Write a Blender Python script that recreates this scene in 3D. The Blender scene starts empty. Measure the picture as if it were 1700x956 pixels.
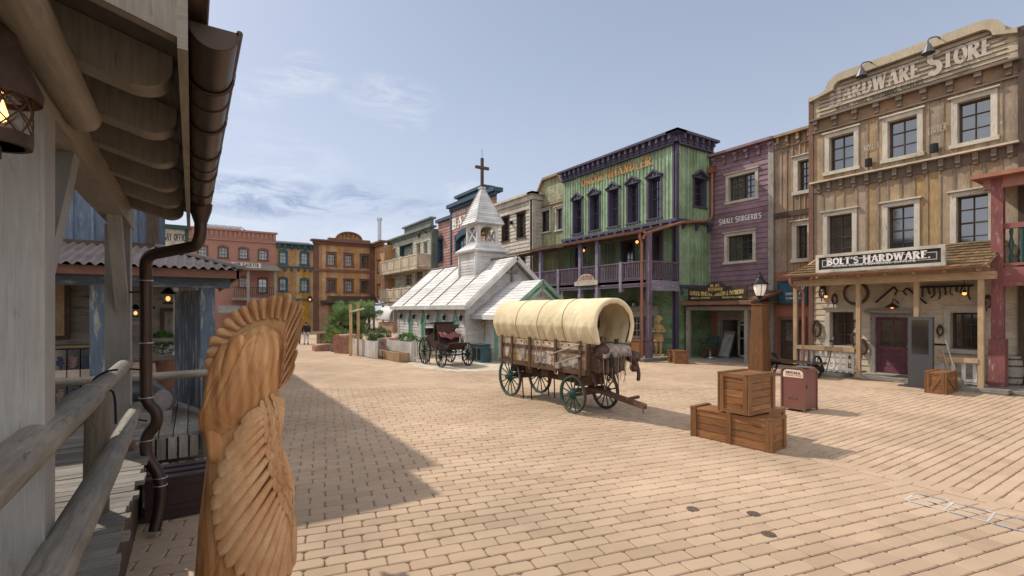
# Western street square: every thing is its own object, every material is procedural
import math
EXPOSURE=0.12; SKYS=.10; HAZE=(6.3,6.9,8.3); SKY_FILL=(12.4,12.6,13.3)
CLOUDS=[(650,162,95,42,(8.6,8.8,9.4),.62,7,1.3),(465,137,55,22,(8.8,9.0,9.5),.7,10,4.1),(515,120,50,34,(8.8,9.0,9.5),.6,10,2.7),(405,155,60,26,(8.8,9.0,9.5),.55,10,7.7),(672,198,46,24,(8.4,8.7,9.3),.5,10,5.7),
(440,328,135,40,(2.4,3.2,5.2),1.7,8,3.3),(400,318,80,30,(2.6,3.4,5.4),1.3,9,12.3),(585,330,95,36,(2.9,3.7,5.8),1.6,8,6.1),(700,345,60,24,(3.8,4.6,6.4),1.4,9,9.2),(450,352,80,16,(4.8,5.5,7.2),.7,10,8.2),(420,262,170,60,(8.3,8.7,9.5),.45,5,1.9),(470,282,60,20,(8.5,8.8,9.4),.5,9,6.6),(780,318,60,22,(8.6,8.9,9.5),.5,9,2.2),(560,400,330,60,(8.2,8.6,9.4),.6,4,5.2)]
import bpy, bmesh, math, random
from mathutils import Vector, Matrix, noise as mnoise
random.seed(7)
R=random.random
PI=math.pi
def U(a,b): return a+(b-a)*random.random()
scene=bpy.context.scene
COL=scene.collection
# ------------------------------------------------------------------ survey of the place
# World: Y runs along the street, X across it to the right, Z up, metres, camera above the origin.
EYE=2.4; FOC=815.0; U0=850.0; V0=515.0
YAW=math.atan(532/815.0); SN=math.sin(YAW); CS=math.cos(YAW)
def ray(px,py):
    q=(px-U0)/FOC
    return SN+CS*q, CS-SN*q, (V0-py)/FOC
def G(px,py,z=0.0):                     # surveyed point at height z
    a,b,c=ray(px,py); t=(z-EYE)/c; return Vector((a*t,b*t,z))
def PX(px,py,X):                        # on the wall line X = const: (along street, height)
    a,b,c=ray(px,py); t=X/a; return b*t, EYE+c*t
def PY(px,py,Y):
    a,b,c=ray(px,py); t=Y/b; return a*t, EYE+c*t
# ------------------------------------------------------------------ mesh builder
class MB:
    def __init__(s): s.v=[]; s.f=[]; s.uv=[]; s.r=[]
    def add(s,pts,uvs=None,rnd=0.5):
        n=len(s.v); s.v.extend(tuple(p) for p in pts)
        s.f.append(tuple(range(n,n+len(pts))))
        if uvs is None: uvs=[(p[0]+p[1],p[2]) for p in pts]
        s.uv.extend(uvs); s.r.append(rnd)
    def quad(s,a,b,c,d,rnd=None,F=None,grain=0):
        P=[a,b,c,d]; rnd=R() if rnd is None else rnd
        o=rnd*37.7
        e1=(Vector(b)-Vector(a)).length; e2=(Vector(d)-Vector(a)).length
        if grain==0: grain=1 if e1>=e2 else 2
        uv=[(o,o),(o+e1,o),(o+e1,o+e2),(o,o+e2)] if grain==1 else [(o,o),(o,o+e1),(o+e2,o+e1),(o+e2,o)]
        if F: P=[F(*p) for p in P]
        s.add(P,uv,rnd)
    def box(s,a,b,F=None,rnd=None,skip='',grain=None):
        x0,y0,z0=[min(a[i],b[i]) for i in range(3)]; x1,y1,z1=[max(a[i],b[i]) for i in range(3)]
        rnd=R() if rnd is None else rnd
        d=(x1-x0,y1-y0,z1-z0); L=d.index(max(d)) if grain is None else grain
        o=rnd*37.7
        c=[(x0,y0,z0),(x1,y0,z0),(x1,y1,z0),(x0,y1,z0),(x0,y0,z1),(x1,y0,z1),(x1,y1,z1),(x0,y1,z1)]
        fs={'z-':((0,3,2,1),2),'z+':((4,5,6,7),2),'y-':((0,1,5,4),1),'x+':((1,2,6,5),0),'y+':((2,3,7,6),1),'x-':((3,0,4,7),0)}
        for k,(idx,ax) in fs.items():
            if k in skip.split(','): continue
            others=[i for i in range(3) if i!=ax]
            if L in others: g=L; h=[i for i in others if i!=L][0]
            else: g,h=others
            uv=[(c[i][g]+o,c[i][h]+o*.7) for i in idx]
            P=[c[i] for i in idx]
            if F: P=[F(*p) for p in P]
            s.add(P,uv,rnd)
    def obox(s,p,q,w,h,up=(0,0,1),rnd=None,ext=0):      # beam from p to q, section w (side) x h (up)
        p=Vector(p); q=Vector(q); d=(q-p); L=d.length; d.normalize()
        u=Vector(up); sd=d.cross(u)
        if sd.length<1e-4: sd=d.cross(Vector((1,0,0)))
        sd.normalize(); u=sd.cross(d); p=p-d*ext; L=L+2*ext
        M=lambda a,b,c: p+d*a+sd*b+u*c
        s.box((0,-w/2,-h/2),(L,w/2,h/2),F=M,rnd=rnd)
    def prism(s,pts,t0,t1,F,rnd=None,closed=True):       # outline pts (u,z) extruded from o=t0 (back) to o=t1 (front)
        rnd=R() if rnd is None else rnd; o=rnd*37
        n=len(pts)
        fr=[F(u,t1,z) for u,z in pts]; bk=[F(u,t0,z) for u,z in pts]
        s.add(fr,[(z+o,u+o) for u,z in pts],rnd); s.add(bk[::-1],[(z+o,u+o) for u,z in pts][::-1],rnd)
        l=0
        for i in range(n):
            j=(i+1)%n
            e=math.hypot(pts[j][0]-pts[i][0],pts[j][1]-pts[i][1])
            s.add([bk[i],bk[j],fr[j],fr[i]],[(l+o,o),(l+e+o,o),(l+e+o,o+t1-t0),(l+o,o+t1-t0)],rnd); l+=e
    def tube(s,pts,r,n=8,closed=False,caps=True,rnd=None):
        pts=[Vector(p) for p in pts]; m=len(pts); rnd=R() if rnd is None else rnd; o=rnd*37
        rr=r if isinstance(r,(list,tuple)) else [r]*m
        if len(rr)!=m:
            q=rr; rr=[q[min(int(i/(m-1)*(len(q)-1)),len(q)-2)]*(1-(i/(m-1)*(len(q)-1)-min(int(i/(m-1)*(len(q)-1)),len(q)-2)))+q[min(int(i/(m-1)*(len(q)-1)),len(q)-2)+1]*(i/(m-1)*(len(q)-1)-min(int(i/(m-1)*(len(q)-1)),len(q)-2)) for i in range(m)]
        tang=[]
        for i in range(m):
            if closed: t=pts[(i+1)%m]-pts[i-1]
            else: t=pts[min(i+1,m-1)]-pts[max(i-1,0)]
            tang.append(t.normalized() if t.length>1e-9 else Vector((0,0,1)))
        nrm=tang[0].orthogonal().normalized(); rings=[]; L=[0]
        for i in range(m):
            nrm=(nrm-tang[i]*nrm.dot(tang[i]))
            nrm=nrm.normalized() if nrm.length>1e-6 else tang[i].orthogonal().normalized()
            b=tang[i].cross(nrm)
            rings.append([pts[i]+(nrm*math.cos(2*PI*k/n)+b*math.sin(2*PI*k/n))*rr[i] for k in range(n)])
            if i: L.append(L[-1]+(pts[i]-pts[i-1]).length)
        base=len(s.v)
        for g in rings: s.v.extend(tuple(p) for p in g)
        rng=m if closed else m-1
        for i in range(rng):
            j=(i+1)%m; lj=L[j] if j else L[-1]+.1
            for k in range(n):
                k2=(k+1)%n
                s.f.append((base+i*n+k,base+i*n+k2,base+j*n+k2,base+j*n+k))
                w=2*PI*rr[i]/n
                s.uv.extend([(L[i]+o,k*w+o),(L[i]+o,(k+1)*w+o),(lj+o,(k+1)*w+o),(lj+o,k*w+o)]); s.r.append(rnd)
        if caps and not closed:
            for e,g in ((0,rings[0][::-1]),(1,rings[-1])):
                s.add(g,[(o+p[0]*.3,o+p[1]+p[2]) for p in g],rnd)
    def lathe(s,prof,c=(0,0,0),n=16,rnd=None,axis=None):
        # prof: (radius, height) pairs, revolved about z through c (or about axis)
        rnd=R() if rnd is None else rnd; o=rnd*37; c=Vector(c)
        if axis is None: X,Y,Z=Vector((1,0,0)),Vector((0,1,0)),Vector((0,0,1))
        else:
            Z=Vector(axis).normalized(); X=Z.orthogonal().normalized(); Y=Z.cross(X)
        base=len(s.v); m=len(prof)
        for r,h in prof:
            for k in range(n):
                a=2*PI*k/n; s.v.append(tuple(c+X*(r*math.cos(a))+Y*(r*math.sin(a))+Z*h))
        for i in range(m-1):
            for k in range(n):
                k2=(k+1)%n
                s.f.append((base+i*n+k,base+i*n+k2,base+(i+1)*n+k2,base+(i+1)*n+k))
                w=2*PI*max(prof[i][0],.01)/n
                h0,h1=prof[i][1],prof[i+1][1]
                s.uv.extend([(h0+o,k*w),(h0+o,k*w+w),(h1+o,k*w+w),(h1+o,k*w)]); s.r.append(rnd)
        for i,rev in ((0,True),(m-1,False)):
            if prof[i][0]>1e-4:
                g=[s.v[base+i*n+k] for k in range(n)]
                if rev: g=g[::-1]
                s.add(g,[(o+p[0],o+p[1]+p[2]) for p in g],rnd)
    def ell(s,c,r,n=10,m=7,rnd=None,jit=0,rot=None):
        rnd=R() if rnd is None else rnd; c=Vector(c)
        if not isinstance(r,(tuple,list)): r=(r,r,r)
        base=len(s.v)
        sd=R()*90
        for i in range(m+1):
            t=PI*i/m
            for k in range(n):
                a=2*PI*k/n
                d=Vector((math.sin(t)*math.cos(a),math.sin(t)*math.sin(a),math.cos(t)))
                q=1+jit*mnoise.noise(d*1.7+Vector((sd,sd,0)))
                p=Vector((d.x*r[0],d.y*r[1],d.z*r[2]))*q
                if rot is not None: p=rot@p
                s.v.append(tuple(c+p))
        for i in range(m):
            for k in range(n):
                k2=(k+1)%n
                s.f.append((base+i*n+k,base+(i+1)*n+k,base+(i+1)*n+k2,base+i*n+k2))
                s.uv.extend([(i*.1,k*.1),(i*.1+.1,k*.1),(i*.1+.1,k*.1+.1),(i*.1,k*.1+.1)]); s.r.append(rnd)
    def grid(s,fn,nu,nv,rnd=None,cu=False,rf=None):
        rnd=R() if rnd is None else rnd
        base=len(s.v); P=[]
        for i in range(nu+(0 if cu else 1)):
            for j in range(nv+1):
                p=fn(i/nu,j/nv); P.append(p); s.v.append(tuple(p))
        w=nv+1
        for i in range(nu):
            i2=(i+1)%nu if cu else i+1
            for j in range(nv):
                s.f.append((base+i*w+j,base+i2*w+j,base+i2*w+j+1,base+i*w+j+1))
                s.uv.extend([(i/nu,j/nv),((i+1)/nu,j/nv),((i+1)/nu,(j+1)/nv),(i/nu,(j+1)/nv)]); s.r.append(rnd if rf is None else rf(i/nu,j/nv))
    def build(s,name,mat,parent=None,smooth=False,bevel=0,solid=0,sub=0,angle=None):
        me=bpy.data.meshes.new(name)
        me.from_pydata(s.v,[],s.f)
        ul=me.uv_layers.new(name='UVMap'); fl=[c for p in s.uv for c in p]
        if len(fl)==2*len(me.loops): ul.data.foreach_set('uv',fl)
        at=me.attributes.new('rnd','FLOAT','FACE'); at.data.foreach_set('value',s.r)
        if smooth or angle:
            me.polygons.foreach_set('use_smooth',[True]*len(me.polygons))
            if angle: me.set_sharp_from_angle(angle=math.radians(angle))
        me.materials.append(mat); me.update()
        o=bpy.data.objects.new(name,me); COL.objects.link(o)
        if parent is not None:
            o.parent=parent
            if parent.name in WORLD: o.matrix_parent_inverse=WORLD[parent.name].inverted()
        if bevel:
            b=o.modifiers.new('bevel','BEVEL'); b.width=bevel; b.segments=2; b.limit_method='ANGLE'; b.angle_limit=math.radians(40)
        if solid:
            b=o.modifiers.new('solid','SOLIDIFY'); b.thickness=solid; b.offset=0
        if sub:
            b=o.modifiers.new('sub','SUBSURF'); b.levels=sub; b.render_levels=sub
        return o
WORLD={}
def props(o,label,cat,group=None,kind=None):
    if label: o['label']=label
    if cat: o['category']=cat
    if group: o['group']=group
    if kind: o['kind']=kind
    return o
def thing(name,label,cat,loc=(0,0,0),rotz=0,group=None,local=False):
    o=bpy.data.objects.new(name,None); COL.objects.link(o); o.empty_display_size=.2
    o.location=loc; o.rotation_euler=(0,0,rotz)
    if not local: WORLD[o.name]=Matrix.Translation(Vector(loc))@Matrix.Rotation(rotz,4,'Z')
    return props(o,label,cat,group)
def kids(o): return [c for c in COL.objects if c.parent==o]
def dup(root,loc,rotz=0,label=None,scale=None):
    def cp(o,par):
        c=o.copy(); COL.objects.link(c)
        if par is not None: c.parent=par
        for k in kids(o): cp(k,c)
        return c
    r=cp(root,None); r.location=loc; r.rotation_euler=(0,0,rotz)
    if label: r['label']=label
    if scale: r.scale=(scale,)*3 if not isinstance(scale,tuple) else scale
    return r
# facade frames: (u right along the wall, o outward, z up)
def FX(c): return lambda u,o,z:(c-o,-u,z)           # right-hand row, seen looking +X
def FXL(c): return lambda u,o,z:(c+o,u,z)           # left-hand row, seen looking -X
def FY(c): return lambda u,o,z:(u,c-o,z)            # seen looking +Y
def cut(a,b,holes):                                  # interval a..b minus holes
    out=[(a,b)]
    for h0,h1 in holes:
        n=[]
        for p,q in out:
            if h1<=p or h0>=q: n.append((p,q)); continue
            if h0>p+1e-4: n.append((p,h0))
            if h1<q-1e-4: n.append((h1,q))
        out=n
    return out
def clap(mb,F,u0,u1,z0,z1,pitch=.2,holes=(),lap=.022,edge=None,seg=None):
    n=max(1,round((z1-z0)/pitch)); pitch=(z1-z0)/n
    for i in range(n):
        zb=z0+i*pitch; zt=zb+pitch
        cuts=sorted({zb,zt}|{h[k] for h in holes for k in (2,3) if zb+1e-4<h[k]<zt-1e-4})
        ends=[u0,u1]
        if seg:
            x=u0+U(.2,1)*seg; 
            while x<u1-.3: ends.append(x); x+=seg*U(.7,1.2)
            ends.sort()
        for ua,ub in zip(ends[:-1],ends[1:]):
            rn=R()
            for a,b in zip(cuts[:-1],cuts[1:]):
                oa=lap*(zt-a)/pitch+.002; ob=lap*(zt-b)/pitch+.002
                m=(a+b)/2
                for p,q in cut(ua,ub,[(h[0],h[1]) for h in holes if h[2]<m<h[3]]):
                    if edge:
                        e0=edge(a); e1=edge(b)
                        pa,qa,pb,qb=max(p,e0[0]),min(q,e0[1]),max(p,e1[0]),min(q,e1[1])
                        if qa-pa<.01: continue
                        if qb-pb<0: pb=qb=(pb+qb)/2
                    else: pa,qa,pb,qb=p,q,p,q
                    o=rn*37
                    mb.add([F(pa,oa,a),F(qa,oa,a),F(qb,ob,b),F(pb,ob,b)],[(pa+o,a+o),(qa+o,a+o),(qb+o,b+o),(pb+o,b+o)],rn)
                    if a==zb: mb.add([F(pa,0,a),F(qa,0,a),F(qa,oa,a),F(pa,oa,a)],[(pa+o,o),(qa+o,o),(qa+o,o+lap),(pa+o,o+lap)],rn)
def planks(mb,F,u0,u1,z0,z1,pitch=.25,holes=(),bat=None,edge=None,gap=.012,wob=.15):
    n=max(1,round((u1-u0)/pitch)); pitch=(u1-u0)/n
    ed=[u0+i*pitch+(U(-wob,wob)*pitch if 0<i<n else 0) for i in range(n+1)]
    for a0,b0 in zip(ed[:-1],ed[1:]):
        rn=R(); o=rn*37
        cuts=sorted({a0,b0}|{h[k] for h in holes for k in (0,1) if a0<h[k]<b0})
        for a,b in zip(cuts[:-1],cuts[1:]):
            m=(a+b)/2
            for p,q in cut(z0,z1,[(h[2],h[3]) for h in holes if h[0]<m<h[1]]):
                ta=tb=q
                if edge and q==z1: ta=min(q,edge(a)); tb=min(q,edge(b))
                if max(ta,tb)<=p: continue
                off=rn*.006
                mb.add([F(a,off,p),F(b,off,p),F(b,off,tb),F(a,off,ta)],[(p+o,a+o),(p+o,b+o),(tb+o,b+o),(ta+o,a+o)],rn)
    if bat:
        w,t,bmb=bat
        for x in ed[1:-1]:
            for p,q in cut(z0,z1,[(h[2],h[3]) for h in holes if h[0]-.02<x<h[1]+.02]):
                if edge and q==z1: q=min(q,edge(x))
                if q-p>.02: bmb.box((x-w/2,-.002,p),(x+w/2,t,q),F,skip='y-')
def flat(mb,F,u0,u1,z0,z1,holes=(),edge=None):       # plain wall sheet with openings
    us=sorted({u0,u1}|{min(max(h[k],u0),u1) for h in holes for k in (0,1)})
    for a,b in zip(us[:-1],us[1:]):
        m=(a+b)/2
        for p,q in cut(z0,z1,[(h[2],h[3]) for h in holes if h[0]<m<h[1]]):
            mb.add([F(a,0,p),F(b,0,p),F(b,0,q),F(a,0,q)],[(a,p),(b,p),(b,q),(a,q)],.5)
# ------------------------------------------------------------------ procedural materials
MATS={}
class NT:
    def __init__(s,name):
        s.m=bpy.data.materials.new(name); s.m.use_nodes=True; s.t=s.m.node_tree; s.t.nodes.clear()
        s.out=s.n('ShaderNodeOutputMaterial'); s.b=s.n('ShaderNodeBsdfPrincipled')
        s.l(s.b.outputs[0],s.out.inputs[0]); MATS[name]=s.m
    def n(s,t,**k):
        x=s.t.nodes.new(t)
        for a,v in k.items(): setattr(x,a,v)
        return x
    def l(s,a,b): s.t.links.new(a,b)
    def val(s,sock,v):
        if hasattr(v,'links') or isinstance(v,bpy.types.NodeSocket): s.l(v,sock)
        else: sock.default_value=v
    def math(s,op,a,b=0.0,clamp=False):
        x=s.n('ShaderNodeMath',operation=op,use_clamp=clamp); s.val(x.inputs[0],a); s.val(x.inputs[1],b); return x.outputs[0]
    def ramp(s,f,stops):
        x=s.n('ShaderNodeValToRGB'); e=x.color_ramp.elements
        while len(e)<len(stops): e.new(.5)
        for i,(p,c) in enumerate(stops): e[i].position=p; e[i].color=c if len(c)==4 else (*c,1)
        s.l(f,x.inputs[0]); return x.outputs[0]
    def mix(s,f,a,b,mode='MIX'):
        x=s.n('ShaderNodeMix',data_type='RGBA',blend_type=mode); s.val(x.inputs[0],f)
        for i,v in ((6,a),(7,b)):
            if isinstance(v,(tuple,list)): x.inputs[i].default_value=(*v[:3],1)
            else: s.l(v,x.inputs[i])
        return x.outputs[2]
    def noise(s,vec,scale,detail=4,rough=.6,dist=0):
        x=s.n('ShaderNodeTexNoise'); x.inputs['Scale'].default_value=scale; x.inputs['Detail'].default_value=detail
        x.inputs['Roughness'].default_value=rough; x.inputs['Distortion'].default_value=dist
        if vec is not None: s.l(vec,x.inputs['Vector'])
        return x.outputs[0]
    def uv(s,sc=(1,1,1)):
        a=s.n('ShaderNodeUVMap',uv_map='UVMap'); m=s.n('ShaderNodeMapping'); m.inputs['Scale'].default_value=sc
        s.l(a.outputs[0],m.inputs[0]); return m.outputs[0]
    def obj(s,sc=(1,1,1)):
        a=s.n('ShaderNodeTexCoord'); m=s.n('ShaderNodeMapping'); m.inputs['Scale'].default_value=sc
        s.l(a.outputs['Object'],m.inputs[0]); return m.outputs[0]
    def rnd(s): return s.n('ShaderNodeAttribute',attribute_name='rnd').outputs['Fac']
    def bump(s,h,strength=.3,dist=.01):
        x=s.n('ShaderNodeBump'); x.inputs['Strength'].default_value=strength; x.inputs['Distance'].default_value=dist
        s.l(h,x.inputs['Height']); s.l(x.outputs[0],s.b.inputs['Normal'])
    def set(s,rough=.7,metal=0,spec=.4):
        s.val(s.b.inputs['Roughness'],rough); s.b.inputs['Metallic'].default_value=metal; s.b.inputs['Specular IOR Level'].default_value=spec
def hx(h): # sRGB hex -> linear
    c=[int(h[i:i+2],16)/255 for i in (0,2,4)]
    return tuple(x/12.92 if x<=.04045 else ((x+.055)/1.055)**2.4 for x in c)
def wood(name,c1,c2,wear=None,wamt=.0,dirt=.35,rough=.75,var=.35,grain=14,bump=.25,spec=.25,dscale=1.1,wscale=2.2,hue=.0):
    """boards: streaky grain along each board, every board its own tone, worn paint patches, grime"""
    t=NT(name); r=t.rnd()
    g=t.noise(t.uv((1.3,grain,1)),3.0,6,.65,.4)
    g2=t.noise(t.uv((.5,grain*3.2,1)),3.0,3,.6)
    gg=t.math('ADD',t.math('MULTIPLY',g,.65),t.math('MULTIPLY',g2,.35))
    col=t.ramp(gg,[(.32,c2),(.62,c1)])
    if wear is not None:
        w=t.noise(t.uv((wscale*.5,wscale*2.4,1)),2.0,7,.72)
        wm=t.n('ShaderNodeMapRange'); t.l(w,wm.inputs[0]); wm.inputs[1].default_value=.62-wamt*.3; wm.inputs[2].default_value=.70-wamt*.3
        col=t.mix(wm.outputs[0],col,wear)
    d=t.noise(t.obj(),dscale,6,.62)
    dm=t.n('ShaderNodeMapRange'); t.l(d,dm.inputs[0]); dm.inputs[1].default_value=.35; dm.inputs[2].default_value=.7; dm.inputs[3].default_value=1-dirt; dm.inputs[4].default_value=1.08
    v=t.math('MULTIPLY',t.math('ADD',t.math('MULTIPLY',r,var),1-var*.5),dm.outputs[0])
    col=t.mix(1.0,col,t.n('ShaderNodeCombineColor').outputs[0],'MULTIPLY')
    cc=[n for n in t.t.nodes if n.type=='COMBINE_COLOR'][0]
    for i in range(3): t.l(v,cc.inputs[i])
    if hue:
        h=t.n('ShaderNodeHueSaturation'); t.l(col,h.inputs['Color'])
        t.l(t.math('ADD',t.math('MULTIPLY',r,hue),.5-hue/2),h.inputs['Hue'])
        t.l(t.math('ADD',t.math('MULTIPLY',t.math('FRACT',t.math('MULTIPLY',r,7.3)),.5),.75),h.inputs['Saturation']); col=h.outputs[0]
    t.l(col,t.b.inputs['Base Color']); t.set(t.math('ADD',t.math('MULTIPLY',gg,.25),rough-.12),0,spec)
    if bump: t.bump(gg,bump,.006)
    return t.m
def plain(name,c,rough=.6,metal=0,var=.25,scale=6,bump=.1,spec=.4,c2=None,rv=.3):
    t=NT(name); n=t.noise(t.obj(),scale,6,.65)
    c2=c2 or tuple(x*(1-var) for x in c)
    col=t.ramp(n,[(.3,c2),(.68,c)])
    v=t.math('ADD',t.math('MULTIPLY',t.rnd(),rv),1-rv*.5)
    cc=t.n('ShaderNodeCombineColor')
    for i in range(3): t.l(v,cc.inputs[i])
    col=t.mix(1.0,col,cc.outputs[0],'MULTIPLY')
    t.l(col,t.b.inputs['Base Color']); t.set(t.math('ADD',t.math('MULTIPLY',n,.2),rough-.1),metal,spec)
    if bump: t.bump(n,bump,.01)
    return t.m
def brick(name,c1,c2,mortar,bw=.25,bh=.075):
    t=NT(name); b=t.n('ShaderNodeTexBrick')
    t.l(t.uv(),b.inputs['Vector'])
    b.inputs['Color1'].default_value=(*c1,1); b.inputs['Color2'].default_value=(*c2,1); b.inputs['Mortar'].default_value=(*mortar,1)
    b.inputs['Scale'].default_value=1; b.inputs['Brick Width'].default_value=bw; b.inputs['Row Height'].default_value=bh; b.inputs['Mortar Size'].default_value=.008; b.inputs['Mortar Smooth'].default_value=.2
    d=t.noise(t.obj(),.9,6,.65); f=t.noise(t.obj(),14,4,.6)
    col=t.mix(t.math('MULTIPLY',d,.7),b.outputs[0],tuple(x*.55 for x in c1)); col=t.mix(t.math('MULTIPLY',f,.35),col,tuple(min(1,x*1.5) for x in c2))
    t.l(col,t.b.inputs['Base Color']); t.set(.85,0,.2); t.bump(t.math('SUBTRACT',f,t.math('MULTIPLY',b.outputs[1],1.5)),.35,.01)
    return t.m
def glass(name,c=(.015,.017,.02),tint=.0,rough=.06):
    t=NT(name); n=t.noise(t.obj((1,1,1)),1.1,5,.6)
    t.l(t.ramp(n,[(.38,c),(.60,tuple(x*1.9+.004 for x in c)),(.72,tuple(x*4+.02 for x in c))]),t.b.inputs['Base Color']); t.set(rough,0,.8); t.b.inputs['IOR'].default_value=2.1
    w=t.noise(t.obj(),2.5,2,.5); t.bump(w,.04,.02)
    return t.m
def glow(name,c,s):
    t=NT(name); t.b.inputs['Base Color'].default_value=(*c,1); t.b.inputs['Emission Color'].default_value=(*c,1); t.b.inputs['Emission Strength'].default_value=s; return t.m
def leaf(name,c1,c2,rough=.55):
    t=NT(name); r=t.rnd(); n=t.noise(t.obj(),1.5,3,.6)
    col=t.ramp(t.math('ADD',t.math('MULTIPLY',r,.7),t.math('MULTIPLY',n,.3)),[(.15,c2),(.85,c1)])
    t.l(col,t.b.inputs['Base Color']); t.set(rough,0,.3)
    tr=t.n('ShaderNodeBsdfTranslucent'); t.l(col,tr.inputs[0]); mx=t.n('ShaderNodeMixShader'); mx.inputs[0].default_value=.25
    t.l(t.b.outputs[0],mx.inputs[1]); t.l(tr.outputs[0],mx.inputs[2]); t.l(mx.outputs[0],t.out.inputs[0]); return t.m
M={}
def mk():
    # board-and-batten and clapboard paints
    M['tan']=wood('tan_boards',(.44,.315,.19),(.235,.165,.10),(.40,.33,.24),.1,.32,var=.30,hue=.007,grain=9)
    M['tan_batten']=wood('tan_battens',(.33,.25,.165),(.145,.11,.07),(.40,.36,.30),.15,.3,var=.4)
    M['ochre']=wood('ochre_boards',(.50,.28,.09),(.25,.135,.045),(.16,.10,.05),.15,.35,var=.28,hue=.02,grain=7)
    M['brown']=wood('brown_boards',(.54,.315,.155),(.33,.185,.095),(.33,.21,.13),.12,.3,var=.18,hue=.02,grain=7)
    M['redbrown']=wood('red_brown_trim',(.24,.12,.08),(.12,.06,.045),(.2,.12,.09),.15,.3,var=.25)
    M['narrow']=wood('weathered_brown_boards',(.44,.30,.175),(.22,.14,.085),(.30,.27,.23),.3,.35,var=.45,hue=.02,grain=8)
    M['cream']=wood('cream_clapboards',(.62,.56,.46),(.36,.31,.245),(.3,.25,.2),.2,.35,var=.25)
    M['greige']=wood('grey_green_clapboards',(.55,.535,.44),(.34,.33,.265),(.2,.18,.14),.2,.3,var=.25)
    M['cream2']=wood('worn_cream_clapboards',(.66,.56,.42),(.40,.32,.225),(.30,.24,.17),.2,.28,var=.25)
    M['pinkish']=wood('faded_signboard_boards',(.50,.42,.30),(.33,.265,.18),(.28,.22,.15),.12,.22,var=.2)
    M['trim']=wood('pale_grey_trim',(.60,.54,.44),(.36,.32,.255),(.24,.2,.15),.15,.25,var=.2)
    M['greywood']=wood('silver_grey_wood',(.36,.325,.28),(.17,.15,.125),(.1,.085,.07),.2,.3,var=.35)
    M['darkwood']=wood('dark_brown_wood',(.12,.08,.055),(.05,.034,.025),(.16,.13,.11),.15,.3,var=.3)
    M['dentil']=wood('taupe_dentils',(.22,.165,.12),(.12,.09,.068),None,0,.3,var=.2)
    M['purple']=wood('purple_clapboards',(.31,.195,.225),(.175,.11,.13),(.28,.18,.20),.06,.35,var=.3)
    M['green']=wood('green_boards',(.33,.45,.28),(.14,.21,.115),(.36,.42,.29),.25,.4,var=.5,hue=.03,grain=8)
    M['green_bat']=wood('green_battens',(.37,.47,.29),(.19,.28,.15),(.07,.10,.06),.15,.35,var=.35)
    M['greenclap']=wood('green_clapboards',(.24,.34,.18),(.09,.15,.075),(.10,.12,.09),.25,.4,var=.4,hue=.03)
    M['violet']=wood('violet_trim',(.105,.088,.135),(.052,.044,.07),(.20,.17,.25),.1,.25,var=.2)
    M['plum']=wood('plum_rail',(.18,.125,.165),(.09,.062,.085),(.30,.22,.27),.2,.3,var=.35)
    M['lilac']=wood('faded_lilac_beam',(.27,.235,.30),(.14,.12,.17),(.36,.32,.34),.3,.25,var=.3)
    M['palegreen']=wood('pale_green_boards',(.40,.40,.22),(.20,.215,.10),(.42,.40,.32),.2,.4,var=.35,grain=8)
    M['bankred']=wood('bank_red_clapboards',(.46,.25,.215),(.29,.15,.13),(.48,.32,.28),.12,.3,var=.25)
    M['bankblue']=wood('bank_blue_trim',(.055,.10,.14),(.025,.05,.075),(.2,.23,.25),.08,.25,var=.2)
    M['teal']=wood('teal_trim',(.06,.125,.15),(.035,.075,.09),(.1,.14,.15),.1,.3,var=.25)
    M['greytrim']=wood('grey_green_trim',(.20,.225,.195),(.11,.125,.11),(.3,.3,.26),.12,.25,var=.2)
    M['tealtrim']=wood('dark_green_trim',(.04,.085,.075),(.02,.045,.04),(.12,.14,.12),.1,.25,var=.2)
    M['white']=wood('white_painted_boards',(.70,.68,.645),(.50,.48,.45),(.40,.37,.33),.16,.28,rough=.6,var=.2,bump=.2)
    M['whiteshingle']=wood('white_shingle_boards',(.70,.685,.65),(.48,.465,.44),(.36,.34,.31),.1,.25,rough=.65,var=.3,bump=.2)
    M['mint']=wood('mint_green_paint',(.24,.41,.31),(.15,.28,.205),(.5,.5,.44),.12,.25,var=.2)
    M['mintdark']=wood('deep_green_louvre',(.17,.34,.24),(.095,.21,.145),None,0,.2,var=.2)
    M['red']=wood('flaking_red_paint',(.29,.105,.098),(.165,.06,.058),(.42,.29,.265),.2,.3,var=.3)
    M['reddark']=wood('dark_red_boards',(.17,.05,.05),(.08,.025,.028),(.22,.13,.12),.15,.3,var=.4)
    M['doorplum']=wood('plum_door_paint',(.20,.075,.095),(.11,.04,.055),(.30,.19,.18),.12,.3,var=.15)
    M['blueslat']=wood('blue_boards',(.17,.215,.285),(.085,.11,.15),(.26,.30,.34),.2,.3,var=.3,grain=7)
    M['bluepost']=wood('flaking_blue_paint',(.145,.185,.235),(.075,.095,.12),(.36,.34,.28),.32,.3,var=.25,wscale=1.6)
    M['porch']=wood('taupe_painted_timber',(.33,.29,.235),(.215,.187,.15),(.17,.145,.11),.05,.25,rough=.55,var=.14,grain=14,bump=.3,wscale=3)
    M['postpaint']=wood('grey_painted_post',(.34,.325,.30),(.25,.24,.215),(.2,.185,.16),.06,.2,rough=.55,var=.1,grain=16,bump=.35,wscale=3)
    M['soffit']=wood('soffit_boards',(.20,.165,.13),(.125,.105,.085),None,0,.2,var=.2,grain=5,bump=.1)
    M['deck']=wood('weathered_deck_boards',(.33,.295,.25),(.125,.108,.09),(.11,.09,.07),.12,.3,var=.45,grain=18,bump=.5)
    M['rail']=wood('peeled_pole_wood',(.34,.30,.24),(.16,.14,.105),(.085,.065,.045),.10,.35,rough=.65,var=.15,grain=10,bump=.45,spec=.35)
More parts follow.
